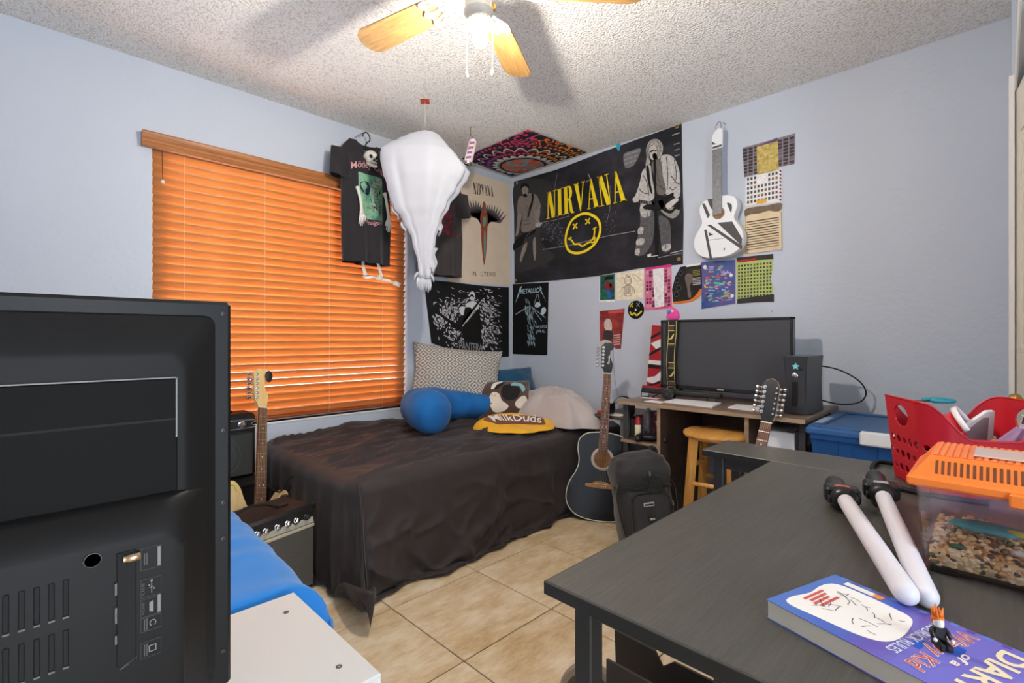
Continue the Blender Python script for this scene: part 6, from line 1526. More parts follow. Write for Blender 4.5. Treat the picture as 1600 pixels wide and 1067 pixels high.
tv = thing('television', 'black television seen from behind on the white cabinet', 'television', (.188, .70, .60))
TVP = plain('tv_shell', (26, 25, 24), .5, spec=.16, bump=.05, bscale=900); TVD = plain('tv_shell_dark', (17, 16, 15), .55, spec=.08)
tw, z0, z1 = .78, .035, .515
MB().box(-tw, 0, -.012, .012, z0, z1, .004).build('screen_frame', plain('tv_frame_black', (18, 18, 18), .4, spec=.2), tv, 30)
MB().box(-tw+.012, -.012, .012, .0135, z0+.014, z1-.012).build('screen', plain('tv_screen', (12, 12, 14), .1), tv)
def loft(rings, closed_end=True):
    vs = []; fs = []; n = len(rings[0])
    for r in rings: vs += r
    for k in range(len(rings)-1):
        for i in range(n): fs.append([k*n+i, k*n+(i+1) % n, (k+1)*n+(i+1) % n, (k+1)*n+i])
    if closed_end: fs.append([(len(rings)-1)*n+i for i in range(n)])
    return vs, fs
def rrect(x0, x1, za, zb, y, r, n=5):
    out = []
    for cx, cz, a0 in ((x1-r, zb-r, 0), (x0+r, zb-r, 90), (x0+r, za+r, 180), (x1-r, za+r, 270)):
        for k in range(n+1):
            a = math.radians(a0+90*k/n); out.append((cx+r*math.cos(a), y, cz+r*math.sin(a)))
    return out
sh1 = [rrect(-tw+.018, -.018, z0+.02, z1-.018, -.012, .012), rrect(-tw+.020, -.020, z0+.022, z1-.020, -.020, .012), rrect(-tw+.052, -.052, z0+.05, z1-.060, -.046, .020), rrect(-tw+.058, -.058, z0+.05, z1-.066, -.047, .02)]
MB().add(*loft(sh1)).build('back_shell', TVP, tv, 35)
MB().box(-tw+.07, -.064, -.0485, -.046, .30, .425, .001).build('recess_panel', TVD, tv)
MB().box(-tw+.07, -.064, -.0500, -.0480, .4255, .4268).build('recess_edge', plain('edge_light', (110, 108, 104), .4), tv)
MB().box(-.066, -.0645, -.0500, -.0480, .36, .4268).build('recess_edge', plain('edge_light', (110, 108, 104), .4), tv)
MB().box(-tw+.07, -.064, -.0490, -.0480, .379, .3815).build('groove', M_blackmat, tv)
sh2 = [rrect(-tw+.03, -.022, z0+.01, .300, -.018, .012), rrect(-tw+.05, -.046, z0+.012, .300, -.046, .014), rrect(-tw+.055, -.058, z0+.02, .296, -.060, .016), rrect(-tw+.07, -.064, z0+.03, .268, -.078, .020), rrect(-tw+.075, -.069, z0+.035, .264, -.079, .02)]
MB().add(*loft(sh2)).build('lower_housing', TVP, tv, 35)
yb = -.0795
for r in range(2):
    for k in range(12):
        x = -.158-.0098*k; zt = .262-.018-.048*r*.98
        MB().box(x-.0022, x+.0022, yb-.0006, yb+.002, zt-.034+.0, zt, .0008).build('vent_slot', M_blackmat, tv)
        MB().box(x-.0022, x+.0022, yb-.0012, yb, zt-.0360, zt-.0344).build('vent_lip', plain('lip_grey', (96, 94, 90), .5), tv)
MB().lathe([(.0, .0004), (.006, .0004)], 20, frame((-.139, yb, .256), (1, 0, 0), (0, 0, 1), (0, -1, 0))).build('mount_hole', plain('hole_black', (8, 8, 8), .8), tv)
MB().lathe([(.0062, -.001), (.0072, .0006), (.0062, .0012)], 20, frame((-.139, yb, .256), (1, 0, 0), (0, 0, 1), (0, -1, 0)), cap=False).build('mount_rim', plain('lip_grey', (96, 94, 90), .5), tv, True)
MB().box(-.122, -.104, yb-.0006, yb+.004, .142, .258, .002).build('port_recess', plain('hole_black', (8, 8, 8), .8), tv)
MB().lathe([(.0036, -.008), (.0042, -.007), (.0042, .002), (.0036, .003), (.0036, .006), (0, .006)], 14, frame((-.110, yb-.003, .250), (0, 0, 1), (0, 1, 0), (-1, 0, 0))).build('antenna_port', plain('port_gold', (176, 150, 120), .3, .9), tv, 40)
for z, h in ((.222, .012), (.196, .016), (.172, .009)): MB().box(-.1225, -.1205, yb-.0025, yb, z-h/2, z+h/2, .0004).build('port', plain('port_grey', (96, 94, 92), .5), tv)
LBL = plain('label_grey', (120, 118, 114), .5); LBL2 = plain('label_line', (74, 73, 71), .5)
Ft = frame((0, yb-.0003, 0), (1, 0, 0), (0, 0, 1), (0, -1, 0))
for zc, h in ((.244, .022), (.214, .018), (.194, .018), (.177, .014), (.151, .016)):
    MB().sheet(stroke([(-.1015, zc-h/2), (-.0845, zc-h/2), (-.0845, zc+h/2), (-.1015, zc+h/2)], .0004, True), .0, Ft).build('label_frame', LBL2, tv, fix=False)
MB().sheet([[(-.0875, .234), (-.0850, .234), (-.0850, .254), (-.0875, .254)]], .0002, Ft).build('label_bar', LBL, tv, fix=False)
MB().sheet([[(-.0875, .186), (-.0850, .186), (-.0850, .204), (-.0875, .204)]], .0002, Ft).build('label_bar', LBL, tv, fix=False)
MB().sheet(stroke([(-.0945, .214), (-.0905, .214)], .0006)+stroke([(-.0925, .208), (-.0925, .220)], .0006)+[disc((-.0925, .2205), .0011), disc((-.0945, .2165), .0008), disc((-.0905, .212), .0008)], .0002, Ft).build('usb_marking', LBL, tv, fix=False)
MB().sheet([[(-.0945, .1895), (-.0910, .1880), (-.0910, .2000), (-.0945, .1985)]], .0002, Ft).build('hdmi_marking', LBL, tv, fix=False)
MB().sheet(stroke([Vector((-.0915+.0025*math.cos(a), .177+.0030*math.sin(a))) for a in [math.radians(k) for k in range(-60, 241, 30)]], .0008), .0002, Ft).build('headphone_marking', LBL, tv, fix=False)
MB().sheet(stroke([(-.0945, .148), (-.0890, .148), (-.0890, .154), (-.0945, .154)], .0013, True), .0002, Ft).build('optical_marking', LBL, tv, fix=False)
for w in (.244, .177, .151):
    for dx in (-.0985, -.0965): MB().sheet(stroke([(dx, w-.006), (dx, w+.006)], .0009), .0002, Ft).build('label_marking', LBL2, tv, fix=False)
for zc, w in (('USB', .214), ('HDMI', .194)):
    text(MB(), zc, lambda x, y, w=w: Ft @ Vector((-.0985-.0022*y, w-.006+.012*x, .0002))).build('lettering', LBL2, tv, fix=False)
MB().add([(-.118, yb-.001, .142), (-.105, yb-.001, .148), (-.118, yb+.014, .118), (-.104, yb+.010, .13)], [[0, 1, 3, 2]]).build('cable_notch', plain('lip_grey', (96, 94, 90), .5), tv)
for z in (.08, .22, .265, .355, .50):
    MB().lathe([(.0028, 0), (.0028, .0012), (.0014, .0014), (0, .0010)], 12, frame((-.009, -.012, z), (1, 0, 0), (0, 0, 1), (0, -1, 0))).build('screw', plain('screw_black', (44, 43, 42), .35, .6), tv)
for x in (-.30, -.56): MB().lathe([(.0028, 0), (.0028, .0012), (0, .0010)], 12, frame((x, -.012, .506), (1, 0, 0), (0, 0, 1), (0, -1, 0))).build('screw', plain('screw_black', (44, 43, 42), .35, .6), tv)
for x in (-.62, -.16): MB().box(x-.012, x+.012, -.055, .10, 0, .008, .003).box(x-.008, x+.008, -.010, .010, .005, .045, .002).build('stand_foot', M_blackpl, tv)

# ------------------------------------------------------------------ black L-shaped desk
BD = NT('black_woodgrain'); _v = BD.coord('Pos')
_f = BD.noise(_v, 9, 5, .7, (.9, 16, 1)); _g = BD.noise(_v, 26, 4, .6, (.9, 22, 1))
BD.col(BD.mix(_f, lin((46, 44, 41)), lin((96, 92, 84)))); BD.b.inputs['Roughness'].default_value = .36; BD.b.inputs['Specular IOR Level'].default_value = .55
BD.bump(BD.math('ADD', _f, _g), .5, .0015); BDM = BD.m
FRM = plain('frame_charcoal', (44, 42, 40), .45, .2)
ld = thing('black_desk', 'black wood-grain L-shaped desk in front with slim square legs', 'desk', (.505, -.72, 0))
X_, Y_ = .505, -.72
def lbox(nm, x0, x1, y0, y1, za, zb, m, r=.002): return MB().box(x0-X_, x1-X_, y0-Y_, y1-Y_, za, zb, r).build(nm, m, ld)
lbox('desk_top', .505, 1.428, -.72, .442, .722, .74, BDM)
lbox('edge_band', .5035, .505, -.72, .442, .7225, .7385, plain('edge_black', (26, 25, 23), .45), 0); lbox('edge_band', .505, 1.428, .442, .4435, .7225, .7385, plain('edge_black', (26, 25, 23), .45), 0)
lbox('edge_band', 1.428, 1.4295, .4435, .632, .7225, .7385, plain('edge_black', (26, 25, 23), .45), 0)
lbox('wing_top', 1.4295, 1.615, -.72, .632, .722, .74, BDM)
for (x, y) in ((.535, .415), (.535, -.69), (1.38, -.69)): lbox('leg', x, x+.028 if x < 1 else x+.028, y-.028, y, 0, .722, FRM)
lbox('leg', 1.44, 1.468, .575, .603, 0, .722, FRM); lbox('leg', 1.572, 1.600, .575, .603, 0, .722, FRM); lbox('leg', 1.572, 1.600, -.69, -.662, 0, .722, FRM)
lbox('rail', .540, .556, -.662, .387, .694, .722, FRM); lbox('rail', .563, 1.428, .390, .410, .694, .722, FRM)
lbox('rail', 1.444, 1.460, .10, .575, .690, .722, FRM); lbox('rail', 1.58, 1.596, -.662, .575, .690, .722, FRM); lbox('rail', 1.468, 1.572, .580, .598, .690, .722, FRM)
for (y) in (.20, -.10): MB().lathe([(.006, 0), (.006, .003), (.002, .004)], 12, frame((.540-X_, y-Y_+.05, .708), (0, 1, 0), (0, 0, 1), (-1, 0, 0))).build('screw', M_blackpl, ld)
# book with a blue cover, lying upside down to the viewer
bkM = frame((.622, .198, .74), Vector((.121, -.040, 0)).normalized(), Vector((.040, .121, 0)).normalized(), (0, 0, 1))
book = thing('paperback_book', 'blue and purple paperback book lying on the black desk', 'book', M=bkM)
bw_, bl_, bt_ = .136, .205, .022
MB().box(.0015, bw_-.001, -bl_+.0015, -.0015, .0008, bt_-.0008).build('page_block', plain('book_pages', (236, 226, 206), .8, vary=.12, vscale=300, stretch=(1, 1, 60)), book)
CVR = NT('book_cover'); _v = CVR.coord('Object'); _s = CVR.new('ShaderNodeSeparateXYZ'); CVR.lk(_v, _s.inputs[0])
_n = CVR.noise(_v, 60, 2); _k = CVR.math('ADD', CVR.math('MULTIPLY', _s.outputs[1], -6.5), CVR.math('MULTIPLY', _n, .25))
CVR.col(CVR.ramp(_k, [(.25, lin((74, 112, 190))), (.62, lin((70, 96, 186))), (.80, lin((104, 84, 172))), (1.0, lin((112, 110, 200)))])); CVR.b.inputs['Roughness'].default_value = .3
MB().box(0, bw_, -bl_, 0, bt_-.0008, bt_, .0002).build('front_cover', CVR.m, book)
MB().box(0, bw_, -bl_, 0, 0, .0008).build('back_cover', CVR.m, book)
MB().box(bw_-.0008, bw_, -bl_, 0, .0008, bt_-.0008).build('spine', CVR.m, book)
zt = bt_+.0003
pan = catmull([(.014, -.018), (.030, -.010), (.060, -.014), (.090, -.010), (.110, -.016), (.114, -.040), (.112, -.075), (.106, -.098), (.080, -.108), (.050, -.112), (.030, -.106), (.020, -.085), (.016, -.050)], 4)
MB().sheet([[(p[0], p[1]) for p in pan]], zt).build('cover_panel', plain('cover_white', (240, 236, 230), .4), book, fix=False)
INK = plain('cover_ink', (60, 58, 62), .5); OR = plain('cover_red', (206, 92, 84), .5)
rng = random.Random(2); dl = []
for i in range(26):
    x = rng.uniform(.035, .095); y = rng.uniform(-.10, -.035); a = rng.uniform(0, PI); l = rng.uniform(.005, .018)
    dl += stroke([(x, y), (x+l*math.cos(a)*.6+rng.uniform(-.003, .003), y+l*math.sin(a)*.6), (x+l*math.cos(a), y+l*math.sin(a))], .0009)
tag(MB().sheet(dl, zt+.0002).build('sketch_marking', INK, book, fix=False), kind='stuff')
for k in range(4): MB().sheet([[(.040+.003*(k % 2), -.022-.006*k), (.080-.004*(k % 3), -.020-.006*k), (.080-.004*(k % 3), -.0162-.006*k), (.040+.003*(k % 2), -.0182-.006*k)]], zt+.0002).build('red_marking', OR, book, fix=False)
MB().sheet([[(.118, -.020), (.128, -.020), (.128, -.052), (.118, -.052)]], zt).build('badge_white', plain('cover_white', (240, 236, 230), .4), book, fix=False)
MB().sheet([[(.118, -.052), (.128, -.052), (.128, -.062), (.118, -.062)]], zt).build('badge_orange', plain('cover_orange', (240, 150, 60), .5), book, fix=False)
def btxt(s, x0, x1, y0, y1, m, bold=.01, shear=0, lift=.0002):
    # words read from the far end: their right is towards -x, their top towards -y
    return text(MB(), s, lambda a, b: Vector((x1-(x1-x0)*a, y0-(y0-y1)*b, zt+lift)), bold, shear).build('lettering', m, book, fix=False)
btxt('RODRICK RULES', .022, .114, -.113, -.124, plain('cover_paleblue', (216, 226, 236), .4))
btxt('Wimpy Kid', .012, .124, -.127, -.150, plain('cover_pinkwhite', (246, 226, 220), .4), .03, .2); btxt('Wimpy Kid', .013, .123, -.1275, -.1495, plain('cover_redtext', (200, 70, 60), .4), -.005, .2, .0004)
btxt('of a', .050, .080, -.153, -.163, plain('cover_pinkwhite', (246, 226, 220), .4), .03, .2)
btxt('DIARY', .014, .122, -.167, -.190, plain('cover_cream', (238, 224, 186), .4), .03)
for c in ((.060, -.1245), (.080, -.148)): MB().sheet([[(c[0]-.010, c[1]-.006), (c[0]+.010, c[1]-.004), (c[0]+.010, c[1]+.004), (c[0]-.010, c[1]+.003)]], zt).build('blue_patch', plain('cover_deepblue', (20, 84, 186), .4), book, fix=False)
for k in range(14): MB().sheet([[(.129, -.01-.014*k), (.136, -.01-.014*k), (.136, -.017-.014*k), (.129, -.017-.014*k)]], zt).build('pixel_marking', plain('cover_px%d' % (k % 2), ((96, 130, 214), (96, 80, 160))[k % 2], .4), book, fix=False)
# toy figure sitting on the book
tf = thing('toy_figure', 'tiny black toy figure with spiky orange hair sitting on the book', 'toy', (.652, .046, .762), math.radians(-58)); tf.scale = (.86, .86, .86)
TB = plain('toy_black', (22, 22, 24), .25); TC = plain('toy_cream', (228, 224, 212), .3); TO = plain('toy_orange', (250, 130, 30), .35, trans=.2)
MB().add([(-.0065, -.004, .008), (.0065, -.004, .008), (.0065, .004, .008), (-.0065, .004, .008), (-.0045, -.0035, .021), (.0045, -.0035, .021), (.0045, .0035, .021), (-.0045, .0035, .021)], [(0, 1, 2, 3), (4, 5, 6, 7), (0, 1, 5, 4), (1, 2, 6, 5), (2, 3, 7, 6), (3, 0, 4, 7)]).build('torso', TB, tf)
for s in (-1, 1):
    MB().box(s*.0035-.0030, s*.0035+.0030, -.016, .004, 0, .008, .0012).build('leg', TB, tf)
    MB().tube([(s*.0055, 0, .0195), (s*.0085, -.002, .015), (s*.0085, -.008, .011)], [.0026, .0026, .0022], 8).build('arm', TB, tf, True)
    MB().ball((s*.0085, -.0098, .0105), .0022, n=8, m=6).build('hand', TC, tf, True)
MB().lathe([(.003, .021), (.0048, .0222), (.0051, .024), (.0051, .0285), (.0045, .0302), (.0025, .031)], 18).build('head', TC, tf, 40)
hr = MB().ball((0, .0018, .0305), .0062, .0058, .0045, 14, 8)
for k in range(9):
    a = 2*PI*k/9; hr.tube([(math.cos(a)*.003, .002+math.sin(a)*.003, .032), (math.cos(a)*.0055, .0035+math.sin(a)*.0055, .0385+.0025*(k % 3))], [.0028, .0006], 6)
hr.ball((0, .0055, .0265), .0055, .003, .006, 10, 8)
hr.build('spiky_hair', TO, tf, True)
# two light batons
def baton(label, near, far, hlen, rz, red):
    near, far = Vector(near), Vector(far); ax = (far-near).normalized()
    up = Vector((0, 0, 1)); side = ax.cross(up).normalized(); up2 = side.cross(ax)
    t = thing('light_baton', label, 'baton', M=frame(near, side, up2, ax), group='light batons on the black desk')
    L_ = (far-near).length; r = .0132
    MB().lathe([(0, 0), (.007, .001), (.0115, .005), (r, .012), (r*1.0, L_)], 28).build('tube', plain('frosted_tube', (226, 222, 228), .35, spec=.4), t, 40)
    MB().lathe([(r+.001, L_-.014), (r+.007, L_-.009), (r+.010, L_+.003), (r+.008, L_+.014), (r+.002, L_+.018)], 28).build('collar', M_blackpl, t, 40)
    MB().box(-.029, .029, -.013, .018, L_+.010, L_+.050, .005).build('guard', M_blackpl, t, 30)
    MB().box(-.026, -.020, -.010, .004, L_-.004, L_+.040, .002).build('clip', M_blackpl, t)
    MB().lathe([(.011, L_+.04), (.0175, L_+.05), (.0175, L_+.052), (.0165, L_+.06), (.0170, L_+.06+hlen*.7), (.0185, L_+.064+hlen*.7), (.0165, L_+.06+hlen), (.006, L_+.066+hlen), (0, L_+.066+hlen)], 12).build('grip', plain('grip_grey', (44, 46, 50), .4), t, 30)
    MB().box(-.012, .012, .017, .0195, L_+.022, L_+.034, .001).build('switch', plain('switch_'+red, (196, 90, 60) if red == 'red' else (170, 172, 176), .4), t)
    MB().cyl((.024, 0, L_+.022), (.030, 0, L_+.022), .004, n=10).build('side_button', M_blackpl, t, 40)
    return t
baton('white light baton with a red switch resting its tip on the book', (.713, .076, .7755), (1.104, .213, .764), .070, 0, 'red')
baton('white light baton with a grey switch lying beside the orange-lidded tank', (.772, .064, .7540), (1.185, .166, .764), .075, 0, 'grey')
# small tank with orange lid
tk = thing('pet_tank', 'small clear plastic tank with a slotted orange lid on the black desk', 'tank', (.975, -.040, .74))
PLA = m_glass('tank_plastic', (1, .975, .98), .05, .12)
hx, hy, th_ = .076, .128, .128
def ring4(a, b, z): return [(-a, -b, z), (a, -b, z), (a, b, z), (-a, b, z)]
vs = ring4(hx-.008, hy-.008, .006)+ring4(hx, hy, th_)+ring4(hx-.002, hy-.002, th_)+ring4(hx-.010, hy-.010, .008)
fs = [[3, 2, 1, 0]]
for r in range(3):
    for k in range(4): fs.append([r*4+k, r*4+(k+1) % 4, (r+1)*4+(k+1) % 4, (r+1)*4+k])
fs.append([12, 13, 14, 15])
MB().add(vs, fs).build('clear_box', PLA, tk)
for (x, y) in ((-.05, .10), (-.05, -.10), (.05, .10), (.05, -.10)): MB().box(x-.014, x+.014, y-.016, y+.016, 0, .0065, .002).build('foot', PLA, tk)
# gravel: mixed beige and dark stones
gcols = [plain('gravel_beige', (246, 214, 160), .7, vary=.12, vscale=60), plain('gravel_cream', (246, 228, 192), .7), plain('gravel_brown', (110, 82, 66), .6), plain('gravel_olive', (124, 118, 78), .7), plain('gravel_tan', (232, 184, 124), .7)]
rng = random.Random(6); gm = MB()
tpl = []
for k in range(3):
    b = MB().ball((0, 0, 0), 1, .8, .65, 7, 5); tpl.append((b.v, b.f))
def stone(x, y, z, s, mi):
    R_ = Matrix.Rotation(rng.uniform(0, 6.3), 3, 'Z') @ Matrix.Rotation(rng.uniform(-.6, .6), 3, 'X'); v, f = tpl[rng.randrange(3)]
    gm.add([R_ @ p*s+Vector((x, y, z)) for p in v], f, mi)
def gh_(x, y): return .040+.008*nz(x*20, y*20, 1)+.012*(x/hx)
def wi(z): return .012 if z < .02 else .0085
for i in range(1500):
    f_ = rng.random(); 
    if f_ < .45: x = -(hx-.015)+rng.uniform(0, .006); y = rng.uniform(-1, 1)*(hy-.016); z = rng.uniform(.012, gh_(x, y))
    elif f_ < .6: y = (hy-.016)*(1)-rng.uniform(0, .005); x = rng.uniform(-1, 1)*(hx-.016); z = rng.uniform(.012, gh_(x, y))
    else: x = rng.uniform(-1, 1)*(hx-.017); y = rng.uniform(-1, 1)*(hy-.018); z = gh_(x, y)+rng.uniform(-.004, .004)
    stone(x, y, z, rng.uniform(.0030, .0058), rng.choices(range(5), [6, 4, 1.0, .5, 2.5])[0])
gm.box(-hx+.017, hx-.015, -hy+.018, hy-.018, .010, .030, mi=0)
tag(gm.build('gravel', gcols, tk, True), kind='stuff')
MB().ball((.010, .055, .056), .022, .044, .007, 20, 8, fn=lambda p: p*(1+.12*nz(p.x*90, p.y*90, 1))).build('turquoise_dish', plain('dish_turquoise', (96, 176, 184), .7, vary=.2, vscale=90), tk, True)
MB().ball((.0, .028, .058), .006, .012, .005, 12, 8).build('yellow_chip', plain('chip_yellow', (206, 190, 84), .7), tk, True)
MB().ball((-.055, .085, .040), .004, .010, .004, 12, 8).build('green_chip', plain('chip_green', (70, 116, 92), .7), tk, True)
MB().ball((-.058, .025, .050), .006, .009, .004, 12, 8).build('white_shell', plain('shell_white', (232, 226, 218), .6), tk, True)
ORA = plain('lid_orange', (255, 132, 48), .35, spec=.4)
hx2, hy2 = hx+.008, hy+.010
ld_ = MB().box(-hx2, hx2, -hy2, hy2, th_-.006, th_+.008, .003); lido = ld_.build('lid_flange', ORA, tk, 30)
b0, t0 = th_+.008, th_+.036
ax0, ay0, ax1, ay1 = hx2-.004, hy2-.004, hx2-.022, hy2-.024
lb = MB().add(ring4(ax0, ay0, b0)+ring4(ax1, ay1, t0), [[0, 1, 5, 4], [1, 2, 6, 5], [2, 3, 7, 6], [3, 0, 4, 7], [4, 5, 6, 7]]); lb.build('lid_dome', ORA, tk)
SL = plain('slot_dark', (120, 62, 30), .8)
for k in range(34):
    y = (k-16.5)*(2*ay1-.01)/34; h0, h1 = .2, .8
    p = lambda t, dy: Vector((-(ax0+(ax1-ax0)*t)-.0003, y+dy, b0+(t0-b0)*t+.0002))
    MB().add([p(h0, -.0016), p(h0, .0016), p(h1, .0016), p(h1, -.0016)], [[0, 1, 2, 3]]).build('lid_slot', SL, tk, fix=False)
for k in range(30):
    y = (k-14.5)*(2*ay1-.004)/30; MB().box(-ax1+.001, ax1-.001, y-.0022, y+.0022, t0-.001, t0+.0014).build('lid_rib', ORA, tk)
MB().box(-.040, .030, -.085, .070, t0+.0012, t0+.004, .002).build('lid_window', plain('window_smoke', (214, 186, 174), .25, spec=.5), tk)
MB().box(-.046, -.036, -.016, .010, t0+.001, t0+.006, .002).build('window_catch', ORA, tk)
MB().box(-hx2-.004, -hx2+.003, -.035, .035, th_-.014, th_+.004, .002).build('lid_latch', ORA, tk)
MB().box(-.030, .020, -.078, -.062, t0+.0042, t0+.0052).build('window_vent', ORA, tk)
# red perforated basket with odds and ends
RED = plain('basket_red', (196, 30, 46), .4, spec=.4)
bs = thing('red_basket', 'red plastic basket with round holes and raised handles at the back of the black desk', 'basket', (1.475, .065, .7412), math.radians(30))
bx_, by_ = .105, .118
def peri(t):
    """rounded rectangle walk, t in 0..1, starting at the +y side"""
    r = .045; segs = [(by_*2-2*r), PI*r/2, (bx_*2-2*r), PI*r/2]*2; tot = sum(segs); d = (t % 1)*tot
    x, y = bx_, by_-r; ang0 = 0
    p = Vector((bx_, by_-r)); dirs = [(0, -1), (-1, 0), (0, 1), (1, 0)]
    cs = [(bx_-r, -(by_-r)), (-(bx_-r), -(by_-r)), (-(bx_-r), by_-r), (bx_-r, by_-r)]
    for i in range(4):
        L0 = segs[i*2]; 
        if d <= L0: return p+Vector(dirs[i])*d
        d -= L0; p = p+Vector(dirs[i])*L0; c = Vector(cs[i])
        if d <= segs[1]:
            a = d/r; e1 = (p-c).normalized(); e2 = Vector(dirs[i]); return c+e1*r*math.cos(a)+e2*r*math.sin(a)
        d -= segs[1]; p = c+Vector(dirs[i])*r
    return p
def bh(t):
    p = peri(t); s = min(1, max(0, (abs(p.y)-.035)/(by_-.035))); s = s*s*(3-2*s)
    return .118+.072*s
NU, NV = 200, 48
holes = []
for i in range(30):
    t = i/30
    for j, z in enumerate((.03, .062, .094)): holes.append((t+(.5/30 if j % 2 else 0), z, .0085 if (i+j) % 3 else .0065))
ht = []
def hole_at(u, v):
    z = v*bh(u); p = peri(u)
    if abs(p.x) < .034 and abs(p.y) > .1 and ((p.x/.030)**2+((z-.150)/.024)**2) < 1: return True
    for t, hz, r in holes:
        du = abs((u-t+.5) % 1-.5)*.815
        if du*du+(z-hz)**2 < r*r: return True
    return False
def bsk(u, v):
    p = peri(u); k = .86+.14*v; return Vector((p.x*k, p.y*k, .002+v*bh(u)))
bo_ = MB().grid(bsk, NU*2, NV*2, True, skip=hole_at).build('perforated_wall', RED, bs, True); solidify(bo_, .0025)
MB().prism([(peri(k/40).x*.86, peri(k/40).y*.86) for k in range(40)], 0, .003).build('bottom', RED, bs)
rim = [bsk(k/120, 1) for k in range(120)]
MB().tube(rim, .0025, 6, closed=True).build('rim', RED, bs, True)
def odd(name, label, cat, mb, mat, smooth=None, parts=()):
    t = mb.build(name, mat, None, smooth); tag(t, label, cat); return t
bc_ = Vector((1.475, .065, .745))
# red and white shoe-like case: two curved shells
def shell(ax, w, h, ln):
    return [(x*w, y*ln, z*h) for x, y, z in ax]
cs = thing('red_white_case', 'glossy red and white curved plastic case in the basket', 'case', M=Matrix.Translation(bc_+Vector((-.012, .025, .095))) @ Matrix.Rotation(math.radians(-32), 4, 'X') @ Matrix.Rotation(math.radians(25), 4, 'Y'))
def arcsh(r0, a0, a1, y0, y1): return lambda u, v: Vector((r0*math.cos(a0+(a1-a0)*u), y0+(y1-y0)*v, r0*math.sin(a0+(a1-a0)*u)))
o = MB().grid(arcsh(.052, math.radians(40), math.radians(200), -.045, .06), 20, 6).build('red_shell', plain('gloss_red', (206, 22, 44), .12, coat=.6), cs, True); solidify(o, .002)
o = MB().grid(arcsh(.058, math.radians(30), math.radians(195), -.055, -.044), 20, 2).build('white_rim', plain('gloss_white', (236, 232, 232), .25), cs, True); solidify(o, .003)
ch_ = thing('white_cover', 'white angular plastic cover standing up in the basket', 'cover', M=Matrix.Translation(bc_+Vector((.035, -.005, .115))) @ Matrix.Rotation(math.radians(20), 4, 'X'))
MB().prism([(-.05, -.05), (.02, .055), (.035, .06), (.07, -.02), (.06, -.06)], -.004, .004, frame((0, 0, 0), (S2, -S2, 0), (0, 0, 1), (-S2, -S2, 0))).build('shell', plain('gloss_white', (236, 232, 232), .25), ch_)
MB().prism([(-.03, -.045), (.018, .040), (.028, .043), (.055, -.02), (.048, -.05)], .004, .006, frame((0, 0, 0), (S2, -S2, 0), (0, 0, 1), (-S2, -S2, 0))).build('inner_lining', plain('lining_taupe', (150, 136, 138), .4), ch_)
um = thing('glitter_wand', 'purple tulle wand with a glittery dark handle in the basket', 'wand', M=Matrix.Translation(bc_+Vector((-.02, -.052, .03))) @ Matrix.Rotation(math.radians(10), 4, 'Y') @ Matrix.Rotation(math.radians(22), 4, 'X'))
MB().cyl((0, 0, 0), (0, 0, .13), .006, n=10).build('shaft', plain('wand_lilac', (190, 168, 214), .5), um, 40)
MB().tube([(0, 0, .125), (0, 0, .15), (0, 0, .165), (.002, 0, .19)], [.008, .012, .016, .010], 12).build('handle', m_splash('glitter_dark', [(20, 18, 24), (90, 60, 110), (30, 26, 36), (200, 160, 70)], 200, 2, kind='Object'), um, True)
o = MB().grid(lambda u, v: Vector(((.012+.030*(1-v))*math.cos(2*PI*u)*(1+.12*math.sin(u*44)), (.012+.030*(1-v))*math.sin(2*PI*u)*(1+.12*math.sin(u*44)), .03+.085*v)), 60, 8, True).build('tulle', plain('tulle_lilac', (188, 160, 206), .8, alpha=.6), um, True)
def leaf_(name, label, pts, off, mat, rot, cat='paper'):
    o = MB().prism(pts, -.0008, .0008, frame((0, 0, 0), (S2, -S2, 0), (0, 0, 1), (-S2, -S2, 0))).build(name, mat, None, M=Matrix.Translation(bc_+Vector(off)) @ Matrix.Rotation(rot, 4, 'X')); return tag(o, label, cat)
leaf_('folded_paper', 'folded white paper standing in the basket corner', [(-.025, -.06), (.012, .085), (.045, .07), (.02, -.06)], (.01, -.085, .085), plain('paper_white', (232, 232, 234), .6), .05)
leaf_('white_envelope', 'white envelope leaning out of the basket beside the folded paper', [(-.02, -.06), (.03, .075), (.06, .055), (.03, -.06)], (-.015, -.082, .08), plain('paper_white', (232, 232, 234), .6), .10)
leaf_('yellow_marker', 'yellow marker standing in the red basket', [(-.007, -.05), (-.002, .045), (.008, .045), (.008, -.05)], (-.05, -.045, .07), plain('marker_yellow', (240, 184, 40), .4), .08, 'marker')
sc_ = thing('scissors', 'teal-handled scissors lying across the basket rim', 'scissors', M=Matrix.Translation((1.52, .145, .915)) @ Matrix.Rotation(math.radians(-45), 4, 'Z'))
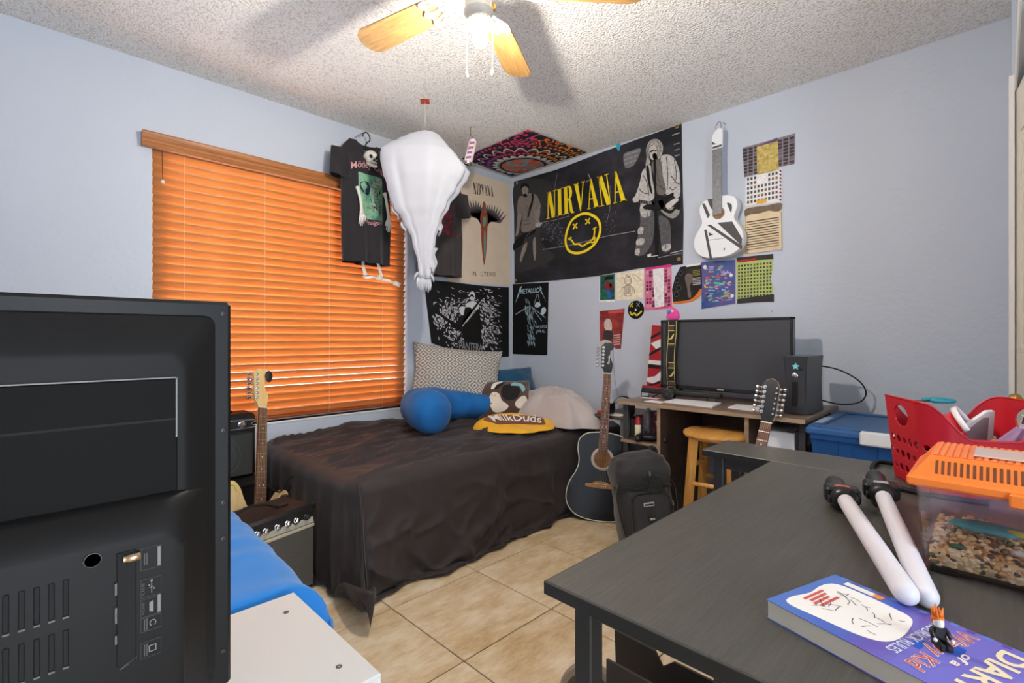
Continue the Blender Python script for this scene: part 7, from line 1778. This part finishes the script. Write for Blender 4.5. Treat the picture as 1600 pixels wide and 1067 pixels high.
for s in (-1, 1):
    MB().tube([Vector((.05+.024*math.cos(a), s*.012+.010*math.sin(a), .006)) for a in [2*PI*k/18 for k in range(18)]], .005, 8, closed=True).build('handle', plain('handle_teal', (40, 140, 156), .5), sc_, True)
    MB().add([(.03, s*.004, .004), (-.06, -s*.004, .004), (-.06, -s*.002, .006), (.03, s*.008, .006)], [[0, 1, 2, 3]]).build('scissor_blade', M_steel, sc_)
gd = thing('grey_device', 'small grey and black gadget inside the handle end of the basket', 'gadget', (1.47, .125, .745))
MB().box(-.03, .03, -.02, .02, 0, .155, .004).build('casing', plain('gadget_grey', (150, 150, 152), .5), gd); MB().box(-.034, -.012, -.012, .010, .06, .150, .002).build('dark_clip', M_blackpl, gd)
cable('desk_cable', 'thick black cable curling on the desk beside the basket', [(1.59, .17, .746), (1.59, .225, .746), (1.54, .235, .746), (1.47, .225, .746), (1.40, .200, .746), (1.345, .17, .746), (1.33, .10, .746), (1.34, .02, .746)], .0055)
# dark open box and round thing under the desk
ub = thing('storage_box', 'dark brown open cardboard box under the black desk', 'box', (.87, -.05, 0))
DBX = plain('dark_card', (44, 36, 34), .6)
for nm, a in (('front_wall', (0, .006, 0, .64, 0, .395)), ('side_wall', (.006, .13, 0, .006, 0, .395)), ('bottom', (.006, .13, .006, .64, 0, .006)), ('side_wall', (.006, .13, .634, .64, 0, .16))): MB().box(*a).build(nm, DBX, ub)
bwp = [(0, 0), (.69, 0), (.705, .376), (.600, .372), (.582, .345), (.555, .368), (0, .366)]
MB().prism(bwp, 0, .006, frame((.13, 0, 0), (0, 1, 0), (0, 0, 1), (1, 0, 0))).build('back_flap', DBX, ub)
rt_ = thing('round_speaker', 'round grey disc speaker standing behind the dark box under the black desk', 'speaker', M=Matrix.Translation((1.10, .80, .10)) @ Matrix.Rotation(math.radians(-60), 4, 'Z'))
Mr_ = frame((0, 0, 0), (1, 0, 0), (0, 0, 1), (0, -1, 0))
MB().lathe([(.05, -.03), (.075, -.02), (.082, 0), (.078, .012), (.066, .018), (.062, .010)], 36, Mr_).build('shell', plain('shell_taupe', (150, 136, 120), .4), rt_, 40)
MB().lathe([(0, .006), (.062, .010)], 36, Mr_).build('cone', M_blackmat, rt_, 40)
MB().box(-.05, .05, -.03, .03, -.10, -.06, .004).build('foot', M_blackpl, rt_)
